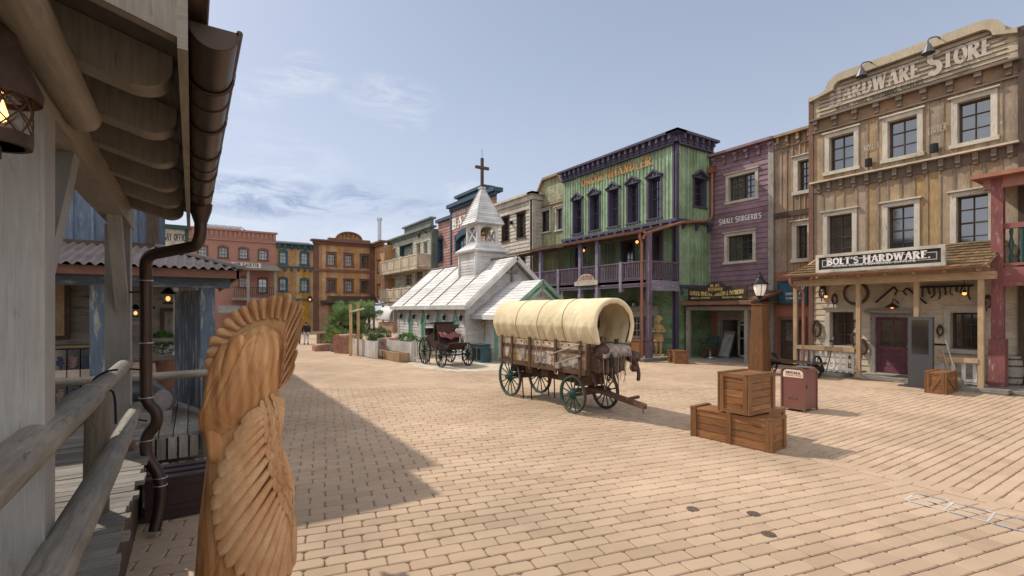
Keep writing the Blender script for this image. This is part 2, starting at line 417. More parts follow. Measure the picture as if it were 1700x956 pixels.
    M['postwood']=wood('dark_pole_wood',(.20,.165,.12),(.10,.08,.058),(.06,.05,.04),.1,.3,var=.1,grain=10,bump=.4)
    M['crate']=wood('varnished_crate_boards',(.34,.155,.055),(.135,.05,.018),(.09,.032,.012),.14,.25,rough=.5,var=.4,grain=12,bump=.2,spec=.45,wscale=1.5)
    M['cratetrim']=wood('varnished_crate_trim',(.25,.115,.042),(.115,.048,.019),None,0,.2,rough=.5,var=.25,grain=12,bump=.2,spec=.45)
    M['pedestal']=wood('stained_pedestal_boards',(.18,.085,.035),(.09,.04,.018),None,0,.2,rough=.5,var=.2,grain=8,bump=.15)
    M['newwood']=wood('honey_timber',(.46,.32,.185),(.27,.18,.10),(.16,.09,.04),.06,.25,var=.25)
    M['pole']=wood('peeled_yellow_pole',(.60,.42,.22),(.42,.27,.12),None,0,.2,var=.2)
    M['wagonwood']=wood('worn_wagon_boards',(.56,.37,.20),(.28,.165,.085),(.70,.60,.48),.2,.45,var=.4,hue=.02,grain=9)
    M['wagondark']=wood('dark_wagon_timber',(.15,.085,.05),(.065,.038,.024),(.28,.2,.14),.12,.35,var=.3)
    M['wheelgreen']=wood('dark_green_wheel_paint',(.045,.105,.08),(.022,.055,.042),(.28,.24,.18),.12,.35,var=.25)
    M['black']=wood('black_painted_wood',(.028,.027,.028),(.014,.013,.014),(.16,.14,.12),.06,.2,rough=.5,var=.2)
    M['maroon']=wood('maroon_carriage_panel',(.075,.036,.03),(.035,.018,.016),(.2,.12,.1),.08,.3,var=.25)
    M['statwood']=wood('carved_figure_wood',(.55,.37,.16),(.30,.18,.07),(.22,.13,.05),.1,.3,var=.1)
    M['shingle']=wood('wooden_roof_shingles',(.26,.17,.085),(.11,.07,.038),(.16,.15,.06),.2,.35,var=.55)
    M['rust']=plain('rust_brown_roof_edge',(.24,.10,.06),.6,0,.5,3,.1)
    M['copper']=plain('oxidised_copper',(.08,.05,.038),.42,.65,.45,2.2,.06,.5,rv=.1)
    M['copperpipe']=plain('red_brown_downpipe',(.33,.135,.085),.45,.2,.4,2.5,.05,.5)
    M['iron']=plain('black_iron',(.022,.021,.022),.5,.5,.4,8,.1)
    M['rustiron']=plain('rusty_iron',(.10,.058,.04),.7,.3,.6,9,.2)
    M['steel']=plain('galvanised_steel',(.42,.43,.44),.4,.8,.2,5,.05)
    M['brass']=plain('aged_brass',(.42,.28,.10),.35,.8,.4,9,.05)
    M['corr']=plain('weathered_corrugated_iron',(.27,.215,.195),.75,0,.4,2.0,.08,.2)
    M['slate']=plain('grey_stone',(.3,.28,.26),.85,0,.4,5,.4)
    M['rock']=plain('red_sandstone',(.50,.27,.205),.9,0,.45,3,.9,.15,c2=(.26,.135,.105))
    M['terracotta']=plain('terracotta',(.33,.145,.085),.8,0,.3,7,.1)
    M['canvas']=None
    M['binred']=plain('brown_red_powder_coat',(.19,.075,.058),.45,0,.12,3,.03,.45,rv=.1)
    M['bintrim']=plain('brown_bin_edge',(.17,.085,.06),.45,0,.15,3,.03)
    M['bincream']=plain('cream_label',(.72,.58,.44),.6,0,.1,9,0)
    M['kiosk']=plain('grey_powder_coat',(.055,.056,.06),.42,0,.08,3,.02,.5)
    M['screen']=glass('dark_screen',(.006,.006,.007),rough=.12)
    M['glass']=glass('window_glass')
    M['glassdark']=glass('dim_window_glass',(.008,.008,.008),rough=.15)
    M['curtain']=plain('pale_curtain_behind_glass',(.42,.42,.40),.12,0,.5,2.5,.02,.7)
    M['brickred']=brick('red_brick_wall',(.36,.135,.085),(.27,.095,.065),(.26,.21,.18))
    M['brickpink']=brick('pinkish_brick_wall',(.41,.20,.15),(.31,.14,.10),(.36,.29,.25))
    M['textwhite']=plain('faded_white_lettering',(.74,.70,.64),.8,0,.3,9,0,.2)
    M['textwhite2']=plain('ghost_white_lettering',(.52,.45,.37),.85,0,.4,2.5,0,.2,rv=.1)
    M['textblack']=plain('faded_black_lettering',(.07,.06,.052),.8,0,.3,6,0,.2)
    M['textorange']=plain('faded_orange_lettering',(.48,.25,.09),.8,0,.45,3,0,.2)
    M['textgold']=plain('gold_lettering',(.60,.47,.17),.6,0,.3,9,0,.3)
    M['textred']=plain('red_lettering',(.36,.13,.11),.8,0,.3,9,0,.2)
    M['signblack']=wood('charcoal_signboard',(.032,.032,.038),(.02,.02,.025),(.12,.12,.12),.06,.2,var=.2)
    M['signbrown']=wood('dark_brown_signboard',(.06,.04,.032),(.03,.02,.017),(.16,.11,.08),.12,.3,var=.3)
    M['signblue']=wood('blue_signboard',(.04,.105,.16),(.025,.06,.10),(.25,.3,.3),.15,.3,var=.2)
    M['lampglass']=glow('frosted_lamp_glass',(.85,.78,.68),.12)
    M['flame']=glow('warm_lamp_flame',(1.0,.42,.10),6.0)
    M['bulb']=glow('warm_bulb',(1.0,.42,.12),1.7)
    M['leafpine']=leaf('pine_needles',(.26,.36,.13),(.10,.18,.075))
    M['leafgreen']=leaf('shrub_leaves',(.14,.26,.05),(.035,.09,.02))
    M['leafyellow']=leaf('yellow_green_leaves',(.30,.32,.06),(.12,.18,.04))
    M['petal']=leaf('white_petals',(.8,.8,.78),(.6,.6,.6))
    M['petalorange']=leaf('orange_blossom',(.6,.25,.06),(.4,.14,.05))
    M['bark']=wood('rough_bark',(.13,.09,.065),(.06,.042,.032),None,0,.4,var=.2,bump=.6)
    M['skin']=plain('skin',(.50,.31,.23),.6,0,.1,20,0)
    M['clothdark']=plain('navy_cloth',(.02,.022,.035),.85,0,.3,20,.1)
    M['clothwhite']=plain('white_cloth',(.75,.75,.76),.85,0,.15,9,.2)
    M['clothblue']=plain('blue_jeans_cloth',(.06,.085,.15),.85,0,.3,20,.1)
    M['clothpink']=plain('patterned_pink_cloth',(.45,.28,.26),.85,0,.6,14,.2)
    M['hair']=plain('dark_hair',(.03,.02,.015),.6,0,.4,30,.2)
    M['leather']=plain('brown_leather',(.10,.052,.034),.5,0,.5,6,.3)
    M['hide']=plain('cow_hide',(.58,.50,.42),.9,0,.6,4.5,.3,c2=(.10,.055,.035))
    M['rope']=plain('frayed_rope',(.20,.155,.11),.9,0,.4,20,.5)
    M['mannequin']=M['clothpink']
    M['clothred']=plain('worn_red_patterned_cloth',(.27,.09,.075),.9,0,.6,16,.3,c2=(.12,.05,.04))
    M['chalkwhite']=plain('white_chalk',(.52,.47,.43),.9,0,.3,4,0,.1)
    M['chalkblue']=plain('blue_chalk',(.20,.25,.31),.9,0,.3,4,0,.1)
    M['chestbrown']=wood('dark_maroon_chest',(.055,.026,.024),(.028,.014,.013),None,0,.2,rough=.4,var=.2,spec=.5)
    M['soil']=plain('dark_soil',(.055,.042,.03),.95,0,.4,12,.6)
    # canvas
    t=NT('cream_canvas'); n=t.noise(t.uv((9,3,1)),2,5,.6); n2=t.noise(t.obj(),60,2,.5); st=t.noise(t.obj(),1.7,5,.6)
    col=t.ramp(st,[(.3,(.66,.53,.32)),(.7,(.82,.70,.465))]); t.l(col,t.b.inputs['Base Color']); t.set(.85,0,.15); t.bump(n,.35,.03)
    tr=t.n('ShaderNodeBsdfTranslucent'); t.l(col,tr.inputs[0]); t.l(t.b.inputs['Normal'].links[0].from_socket,tr.inputs[1])
    mx=t.n('ShaderNodeMixShader'); mx.inputs[0].default_value=.12; t.l(t.b.outputs[0],mx.inputs[1]); t.l(tr.outputs[0],mx.inputs[2]); t.l(mx.outputs[0],t.out.inputs[0]); M['canvas']=t.m
    # carved trunk: warm wood with rings, dark cracks in the hollows
    t=NT('carved_trunk_wood'); o=t.obj((1,1,.22)); g=t.noise(o,9,7,.62,.8); w=t.n('ShaderNodeTexWave',wave_type='BANDS',bands_direction='X'); w.inputs['Scale'].default_value=5; w.inputs['Distortion'].default_value=3; w.inputs['Detail'].default_value=3; w.inputs['Detail Scale'].default_value=1.2
    t.l(o,w.inputs[0]); f=t.math('ADD',t.math('MULTIPLY',g,.86),t.math('MULTIPLY',w.outputs[0],.14))
    col=t.ramp(f,[(.25,(.22,.075,.022)),(.5,(.54,.26,.095)),(.75,(.76,.46,.21))])
    d=t.noise(t.obj((1,1,.5)),2.3,5,.6); col=t.mix(t.ramp(d,[(.35,(0,0,0)),(.6,(1,1,1))]),t.mix(.35,col,(.34,.14,.05)),col)
    k=t.noise(t.obj((3,3,1)),6,2,.5,.6); kk=t.n('ShaderNodeMapRange'); t.l(k,kk.inputs[0]); kk.inputs[1].default_value=.76; kk.inputs[2].default_value=.80
    col=t.mix(kk.outputs[0],col,(.12,.05,.02))
    t.l(col,t.b.inputs['Base Color']); t.set(.55,0,.35); t.bump(t.math('ADD',g,t.math('MULTIPLY',t.noise(t.obj((1,1,.15)),60,3,.6),.4)),.6,.02); M['carved']=t.m
    t=NT('carved_feather_wood'); o=t.obj((1,1,.3)); g=t.noise(o,16,6,.65,.3); f=t.noise(t.uv((3,26,1)),3,4,.6); col=t.ramp(t.math('ADD',t.math('MULTIPLY',g,.5),t.math('MULTIPLY',f,.5)),[(.3,(.40,.185,.07)),(.52,(.66,.39,.19)),(.72,(.82,.58,.34))]); d=t.noise(t.obj(),3.1,4,.6); col=t.mix(t.ramp(d,[(.36,(1,1,1)),(.56,(0,0,0))]),col,t.mix(.5,col,(.45,.18,.06))); t.l(col,t.b.inputs['Base Color']); t.set(.6,0,.3); t.bump(f,.55,.010); M['feather']=t.m
    # pavers
    t=NT('concrete_pavers'); r=t.rnd(); n=t.noise(t.obj(),11,6,.7); big=t.noise(t.obj(),.35,5,.6); fine=t.noise(t.obj(),120,2,.6)
    base=t.ramp(r,[(0,(.38,.255,.16)),(.2,(.44,.305,.195)),(.55,(.465,.328,.21)),(.8,(.49,.35,.23)),(1,(.425,.285,.19))])
    col=t.mix(t.math('MULTIPLY',n,.45),base,(.38,.27,.19)); col=t.mix(t.math('MULTIPLY',fine,.25),col,(.58,.46,.35))
    bm=t.n('ShaderNodeMapRange'); t.l(big,bm.inputs[0]); bm.inputs[1].default_value=.35; bm.inputs[2].default_value=.65; bm.inputs[3].default_value=.80; bm.inputs[4].default_value=1.08
    cc=t.n('ShaderNodeCombineColor'); [t.l(bm.outputs[0],cc.inputs[i]) for i in range(3)]
    sn=t.noise(t.obj((1,.7,1)),.85,7,.72,.9); sm=t.n('ShaderNodeMapRange'); t.l(sn,sm.inputs[0]); sm.inputs[1].default_value=.56; sm.inputs[2].default_value=.74; sm.inputs[4].default_value=.28; col=t.mix(sm.outputs[0],col,(.20,.145,.105))
    sp=t.noise(t.obj(),7.0,2,.5); sq=t.n('ShaderNodeMapRange'); t.l(sp,sq.inputs[0]); sq.inputs[1].default_value=.74; sq.inputs[2].default_value=.78; sq.inputs[4].default_value=.14; col=t.mix(sq.outputs[0],col,(.17,.13,.10))
    col=t.mix(1.0,col,cc.outputs[0],'MULTIPLY'); t.l(col,t.b.inputs['Base Color']); t.set(.88,0,.2); t.bump(t.math('ADD',n,t.math('MULTIPLY',fine,.5)),.35,.006); M['paver']=t.m
    M['jointsand']=plain('joint_sand',(.34,.25,.18),.95,0,.35,7,.4,.1)
    M['earth']=plain('sandy_earth',(.42,.33,.24),.95,0,.3,.5,.3,.1)
    M['straw']=plain('trampled_dusty_ground',(.62,.53,.42),.95,0,.5,2.2,.5,.1,c2=(.33,.27,.2))
    M['cobble']=plain('cobble_stone',(.20,.185,.17),.85,0,.4,7,.4)
    M['ironcover']=plain('cast_iron_cover',(.19,.13,.10),.7,.3,.5,30,.5)
mk()
# ------------------------------------------------------------------ camera, sun, sky
cam=bpy.data.cameras.new('camera'); co=bpy.data.objects.new('camera',cam); COL.objects.link(co)
cam.sensor_width=36; cam.lens=36*FOC/1700; cam.shift_y=37/1700; cam.clip_end=2000; cam.clip_start=.05
co.location=(0,0,EYE); co.rotation_euler=(PI/2,0,-YAW); scene.camera=co
SUN_EL=math.radians(47); sd=Vector((-.47,.88,0)).normalized()
SUND=Vector((sd.x*math.cos(SUN_EL),sd.y*math.cos(SUN_EL),math.sin(SUN_EL)))
sl=bpy.data.lights.new('sun','SUN'); sl.energy=3.85; sl.angle=math.radians(.55); sl.color=(1,.93,.83)
so=bpy.data.objects.new('sun',sl); COL.objects.link(so); so.rotation_euler=SUND.to_track_quat('Z','Y').to_euler(); so.location=(-20,40,50)
w=bpy.data.worlds.new('World'); scene.world=w; w.use_nodes=True; nt=w.node_tree; nt.nodes.clear()
def wn(t,**k):
    x=nt.nodes.new(t)
    for a,v in k.items(): setattr(x,a,v)
    return x
def wl(a,b): nt.links.new(a,b)
def wm(op,a,b=0.0,clamp=False):
    x=wn('ShaderNodeMath',operation=op,use_clamp=clamp)
    for i,v in ((0,a),(1,b)):
        if isinstance(v,(int,float)): x.inputs[i].default_value=v
        else: wl(v,x.inputs[i])
    return x.outputs[0]
def wmix(f,a,b):
    x=wn('ShaderNodeMix',data_type='RGBA')
    if isinstance(f,(int,float)): x.inputs[0].default_value=f
    else: wl(f,x.inputs[0])
    for i,v in ((6,a),(7,b)):
        if isinstance(v,tuple): x.inputs[i].default_value=(*v,1)
        else: wl(v,x.inputs[i])
    return x.outputs[2]
sky=wn('ShaderNodeTexSky',sky_type='NISHITA'); sky.sun_disc=False; sky.sun_elevation=SUN_EL; sky.sun_rotation=math.atan2(SUND.x,SUND.y); sky.air_density=1.0; sky.dust_density=1.6; sky.ozone_density=1.6
tc=wn('ShaderNodeTexCoord'); sx=wn('ShaderNodeSeparateXYZ'); wl(tc.outputs['Generated'],sx.inputs[0])
hz=wm('SUBTRACT',1.0,wm('MULTIPLY',sx.outputs[2],1.75),True)              # thin high haze, denser low down
hz=wm('POWER',hz,1.5)
col=wmix(wm('ADD',wm('MULTIPLY',hz,.55),.38),sky.outputs[0],HAZE)
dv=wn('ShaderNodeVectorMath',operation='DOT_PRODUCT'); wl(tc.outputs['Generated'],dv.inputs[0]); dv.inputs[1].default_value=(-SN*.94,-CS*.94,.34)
fill_mask=wm('MULTIPLY',wm('ADD',dv.outputs['Value'],-.06),2.2,True)      # added brightness in the unseen half of the sky, fill for shaded fronts
col=wmix(wm('MULTIPLY',fill_mask,.8),col,SKY_FILL)
def cloud(px,py,w,h,color,amt,scale,prev,seed):
    a,b,c=ray(px,py); d=Vector((a,b,c)).normalized()
    rt=Vector((d.y,-d.x,0)).normalized(); up=rt.cross(d)
    k=FOC/Vector((a,b,c)).length*1.0
    def dot(v):
        x=wn('ShaderNodeVectorMath',operation='DOT_PRODUCT'); wl(tc.outputs['Generated'],x.inputs[0]); x.inputs[1].default_value=v; return x.outputs['Value']
    n=wn('ShaderNodeTexNoise'); n.inputs['Scale'].default_value=scale; n.inputs['Detail'].default_value=8; n.inputs['Roughness'].default_value=.68; n.inputs['Distortion'].default_value=.9
    mp=wn('ShaderNodeMapping'); mp.inputs['Scale'].default_value=(1,1,3.4); mp.inputs['Location'].default_value=(seed,seed*1.7,0); wl(tc.outputs['Generated'],mp.inputs[0]); wl(mp.outputs[0],n.inputs['Vector'])
    ex=wm('DIVIDE',dot(rt),w/850*.95); ey=wm('DIVIDE',dot(up),h/850*.95)
    rr=wm('ADD',wm('MULTIPLY',ex,ex),wm('MULTIPLY',ey,ey))
    fall=wm('SUBTRACT',1.0,rr,True)
    front=wm('GREATER_THAN',dot(d),.3)
    m=wm('MULTIPLY',wm('MULTIPLY',wm('SUBTRACT',n.outputs[0],.44,True),3.4),front,True)
    m=wm('MULTIPLY',wm('MULTIPLY',m,fall),amt,True)
    return wmix(m,prev,color)
for (px,py,cw,ch,cc,am,sc,sd_) in CLOUDS: col=cloud(px,py,cw,ch,cc,am,sc,col,sd_)
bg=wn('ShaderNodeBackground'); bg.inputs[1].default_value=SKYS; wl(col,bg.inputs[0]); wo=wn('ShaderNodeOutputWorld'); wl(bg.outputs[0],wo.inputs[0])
scene.view_settings.view_transform='Standard'; scene.view_settings.look='None'; scene.view_settings.gamma=1; scene.view_settings.exposure=EXPOSURE
scene.render.engine='CYCLES'
try:
    scene.cycles.use_denoising=True; scene.cycles.max_bounces=6; scene.cycles.transparent_max_bounces=6
except Exception: pass
# ------------------------------------------------------------------ ground
g=MB(); g.quad((-300,-300,-.04),(300,-300,-.04),(300,400,-.04),(-300,400,-.04),.5); props(g.build('ground',M['earth']),'sandy earth below and around the paved square','ground',kind='structure')
g=MB(); g.quad((-8,-4,-.024),(26,-4,-.024),(26,64,-.024),(-8,64,-.024),.5); props(g.build('joint_bed',M['jointsand']),'dark sand in the joints between the pavers','ground',kind='structure')
def inview(x,y,mg=1.5):
    d=x*SN+y*CS; r=x*CS-y*SN
    return d>.8 and abs(r)<d*1.06+mg
pv=MB(); SEAM=8.36
def pave(ang,w,l,test):
    e1=Vector((math.cos(ang),math.sin(ang),0)); e2=Vector((-math.sin(ang),math.cos(ang),0))
    n=0
    for j in range(-30,int(70/w)):
        off=(.5 if j%2 else 0)+U(-.06,.06); i0=-10/l
        for i in range(-40,int(45/l)):
            c=e1*((i+off)*l)+e2*(j*w)
            if not(-7<c.x<25.5 and -2<c.y<63) or not test(c) or not inview(c.x,c.y): continue
            d=c.x*SN+c.y*CS; r=R()
            if d<15:
                gx=l/2-.004-U(0,.003); gy=w/2-.004-U(0,.003); k=U(.012,.030); q=.010
                rz=U(-.012,.012); tx=U(-.006,.006); ty=U(-.012,.012); h=U(-.003,.003)
                def ring(ins,z):
                    a,b=gx-ins,gy-ins; o=[]
                    for sx_,sy_,fl in ((1,-1,0),(1,1,1),(-1,1,0),(-1,-1,1)):
                        p1=(sx_*a,sy_*(b-k)); p2=(sx_*(a-k),sy_*b)
                        if not fl: p1,p2=p2,p1
                        o+= [p1,p2]
                    return [c+e1*(x+rz*-y)+e2*(y+rz*x)+Vector((0,0,z+h+tx*x*2+ty*y)) for x,y in o]
                top=ring(q,0); mid=ring(0,-.009)
                low=[p+Vector((0,0,-.02)) for p in mid]
                pv.add(top,[(p.x,p.y) for p in top],r)
                for a in range(8):
                    b=(a+1)%8
                    pv.add([mid[a],mid[b],top[b],top[a]],[(0,0)]*4,r); pv.add([low[a],low[b],mid[b],mid[a]],[(0,0)]*4,r*.6)
            else:
                gp=.0026; P=[c+e1*(sx_*(l/2-gp))+e2*(sy_*(w/2-gp)) for sx_,sy_ in ((-1,-1),(1,-1),(1,1),(-1,1))]
                pv.add(P,[(p.x,p.y) for p in P],r)
            n+=1
    return n
TILT=math.radians(-12.3)
pave(TILT,.186,.372,lambda c:c.x<SEAM-.08)
pave(0,.16,.33,lambda c:c.x>SEAM+.10)
pv.box((SEAM-.42,-3,-.03),(SEAM+.32,63,-.0075),rnd=.35,skip='z-')
for y in range(-3,64):                          # straight row of stones along the change of bond
    for q in range(3):
        y0=y+q/3; r=R()
        if inview(SEAM,y0): pv.box((SEAM-.06,y0+.006,-.02),(SEAM+.075,y0+.327,.001),rnd=.3+r*.5,skip='z-')
props(pv.build('paved_square',M['paver'],angle=None),'sand coloured concrete block paving of the square','paving',kind='structure')
# trampled light patch in front of the chapel
st=MB(); pts=[]
for i in range(28):
    a=2*PI*i/28; q=1+.16*mnoise.noise(Vector((math.cos(a)*2,math.sin(a)*2,3)))
    pts.append((10.3+2.4*q*math.cos(a),19.6+2.9*q*math.sin(a),.004))
st.add(pts,[(p[0],p[1]) for p in pts],.5); props(st.build('dusty_ground_patch',M['straw']),'trampled pale dusty ground under the black carriage','ground patch',kind='structure')
# ------------------------------------------------------------------ lettering: stroke built western slab letters
def _arc(cx,cy,rx,ry,a0,a1,n=9): return [(cx+rx*math.cos(math.radians(a0+(a1-a0)*i/n)),cy+ry*math.sin(math.radians(a0+(a1-a0)*i/n))) for i in range(n+1)]
T_=.19; t_=.10
def _g():
    L={}
    def s(w,strokes,serif): return (w,strokes,serif)
    V=lambda x,a=0,b=1,w=T_:([(x,a),(x,b)],w)
    H=lambda x0,x1,y,w=t_:([(x0,y),(x1,y)],w)
    D=lambda x0,y0,x1,y1,w=T_:([(x0,y0),(x1,y1)],w)
    L['A']=s(.80,[D(.12,0,.40,1,t_),D(.42,1,.68,0),H(.2,.6,.34)],[(.12,0),(.68,0)])
    L['B']=s(.70,[V(.17),(_arc(.2,.75,.36,.2,90,-90),T_*.8),(_arc(.2,.27,.40,.22,90,-90),T_*.8)],[(.15,0),(.15,1)])
    L['C']=s(.70,[(_arc(.38,.5,.29,.45,50,310,12),T_*.85)],[])
    L['D']=s(.76,[V(.17),(_arc(.2,.5,.44,.45,90,-90,12),T_*.85)],[(.15,0),(.15,1)])
    L['E']=s(.66,[V(.17),H(.17,.58,.95),H(.17,.48,.5),H(.17,.60,.05)],[(.15,0),(.15,1)])
    L['F']=s(.62,[V(.17),H(.17,.58,.95),H(.17,.46,.5)],[(.17,0),(.15,1)])
    L['G']=s(.74,[(_arc(.38,.5,.29,.45,50,320,12),T_*.85),V(.62,.08,.45,T_*.8)],[(.6,.45)])
    L['H']=s(.82,[V(.18),V(.64),H(.2,.62,.5)],[(.18,0),(.18,1),(.64,0),(.64,1)])
    L['I']=s(.40,[V(.2)],[(.2,0),(.2,1)])
    L['J']=s(.5,[V(.32,.2,1),(_arc(.18,.22,.14,.17,0,-180,6),T_*.8)],[(.32,1)])
    L['K']=s(.80,[V(.18),D(.22,.45,.62,1,t_),D(.32,.58,.68,0)],[(.18,0),(.18,1),(.64,1),(.68,0)])
    L['L']=s(.62,[V(.18),H(.18,.56,.05)],[(.18,0),(.18,1)])
    L['M']=s(.98,[V(.17,0,1,t_),D(.2,1,.48,.1),D(.76,1,.48,.1,t_),V(.79)],[(.17,0),(.15,1),(.79,0),(.81,1)])
    L['N']=s(.82,[V(.17,0,1,t_),D(.2,.98,.62,.02),V(.64,0,1,t_)],[(.17,0),(.15,1),(.64,1)])
    L['O']=s(.76,[(_arc(.38,.5,.28,.44,0,360,16),T_*.85)],[])
    L['P']=s(.68,[V(.17),(_arc(.2,.72,.38,.23,90,-90),T_*.8)],[(.17,0),(.15,1)])
    L['R']=s(.76,[V(.17),(_arc(.2,.73,.36,.22,90,-90),T_*.8),D(.34,.5,.62,0)],[(.17,0),(.15,1),(.64,0)])
    L['S']=s(.64,[(_arc(.32,.73,.2,.22,30,270,8)+_arc(.32,.28,.22,.23,90,-150,8),T_*.85)],[])
    L['T']=s(.70,[V(.35),H(.06,.64,.95)],[(.35,0)])
    L['U']=s(.78,[V(.18,.3,1),V(.62,.3,1,t_),(_arc(.4,.3,.22,.25,180,360,8),T_*.7)],[(.18,1),(.62,1)])
    L['V']=s(.78,[D(.12,1,.38,0),D(.64,1,.40,0,t_)],[(.12,1),(.66,1)])
    L['W']=s(1.08,[D(.12,1,.32,0),D(.52,1,.34,0,t_),D(.54,1,.74,0),D(.94,1,.76,0,t_)],[(.12,1),(.53,1),(.94,1)])
    L['Y']=s(.74,[D(.12,1,.36,.45),D(.62,1,.38,.45,t_),V(.37,0,.5)],[(.12,1),(.64,1),(.37,0)])
    L['Z']=s(.66,[H(.08,.56,.95),H(.08,.58,.05),D(.12,.05,.54,.95,T_*.8)],[])
    L['&']=s(.78,[(_arc(.34,.76,.15,.18,-60,240,9),t_),(_arc(.32,.27,.22,.23,100,350,9),T_*.8),D(.24,.6,.66,0,T_*.8)],[])
    L['.']=s(.28,[([(.05,.08),(.21,.08)],.16)],[]); L[',']=s(.28,[([(.16,.14),(.08,-.12)],.11)],[]); L["'"]=s(.26,[([(.15,1),(.10,.72)],.13)],[])
    L['1']=s(.44,[V(.22),D(.06,.8,.22,1,t_)],[(.22,0)]); L['8']=s(.6,[(_arc(.3,.74,.17,.2,0,360,10),t_*1.2),(_arc(.3,.27,.2,.22,0,360,10),t_*1.4)],[]); L['7']=s(.56,[H(.06,.5,.95),D(.5,.95,.2,0,T_*.8)],[]); L['3']=s(.58,[(_arc(.24,.74,.2,.2,130,-90,8)+_arc(.24,.28,.24,.25,90,-130,8),t_*1.4)],[])
    L[' ']=s(.42,[],[])
    return L
GLY=_g(); GLY['Ä']=(GLY['A'][0],GLY['A'][1]+[([(.2,1.16),(.32,1.16)],.11),([(.48,1.16),(.6,1.16)],.11)],GLY['A'][2]); GLY['Ü']=(GLY['U'][0],GLY['U'][1]+[([(.18,1.18),(.3,1.18)],.11),([(.5,1.18),(.62,1.18)],.11)],GLY['U'][2])
def lettering(mb,txt,F,u0,u1,z0,h,o=.006,path=None,serif=True,bold=1.0,slope=0,big=None):
    big=big or {}
    tot=sum(GLY[c][0]*big.get(i,1) for i,c in enumerate(txt)); k=(u1-u0)/tot; x=u0; dep=[o]
    def put(pts,w):
        n=len(pts); m=[]
        closed=n>3 and math.hypot(pts[0][0]-pts[-1][0],pts[0][1]-pts[-1][1])<1e-6
        for i in range(n):
            a=pts[i-1] if i>0 else (pts[-2] if closed else pts[0]); b=pts[i+1] if i<n-1 else (pts[1] if closed else pts[-1])
            dx,dz=b[0]-a[0],b[1]-a[1]; l=math.hypot(dx,dz) or 1
            m.append((-dz/l*w/2,dx/l*w/2))
        rn=R()
        for i in range(n-1):
            p,q=pts[i],pts[i+1]; P=[(p[0]-m[i][0],p[1]-m[i][1]),(q[0]-m[i+1][0],q[1]-m[i+1][1]),(q[0]+m[i+1][0],q[1]+m[i+1][1]),(p[0]+m[i][0],p[1]+m[i][1])]
            if path: P=[path(*v) for v in P]
            mb.add([F(v[0],dep[0],v[1]) for v in P],None,rn)
        dep[0]+=.0006
    for i,c in enumerate(txt):
        wd,st,se=GLY[c]; bg=big.get(i,1); hh=h*bg; kk=k*bg; zb=z0+slope*(x-u0)-(bg-1)*h*.45
        for pts,w in st:
            vert=abs(pts[0][0]-pts[-1][0])<abs(pts[0][1]-pts[-1][1]) or len(pts)>2
            put([(x+a*kk,zb+b*hh) for a,b in pts],(w*bold)*(kk if vert else hh)*(1 if len(pts)==2 else .5*(1+hh/kk)))
        if serif:
            for a,b in se: put([(x+(a-.17)*kk,zb+(b*.92+.04)*hh),(x+(a+.17)*kk,zb+(b*.92+.04)*hh)],.095*hh)
        x+=wd*kk
def words_(name,parent,mat,txt,F,u0,u1,z0,h,**k):
    mb=MB(); lettering(mb,txt,F,u0,u1,z0,h,**k); return mb.build(name,M[mat],parent)
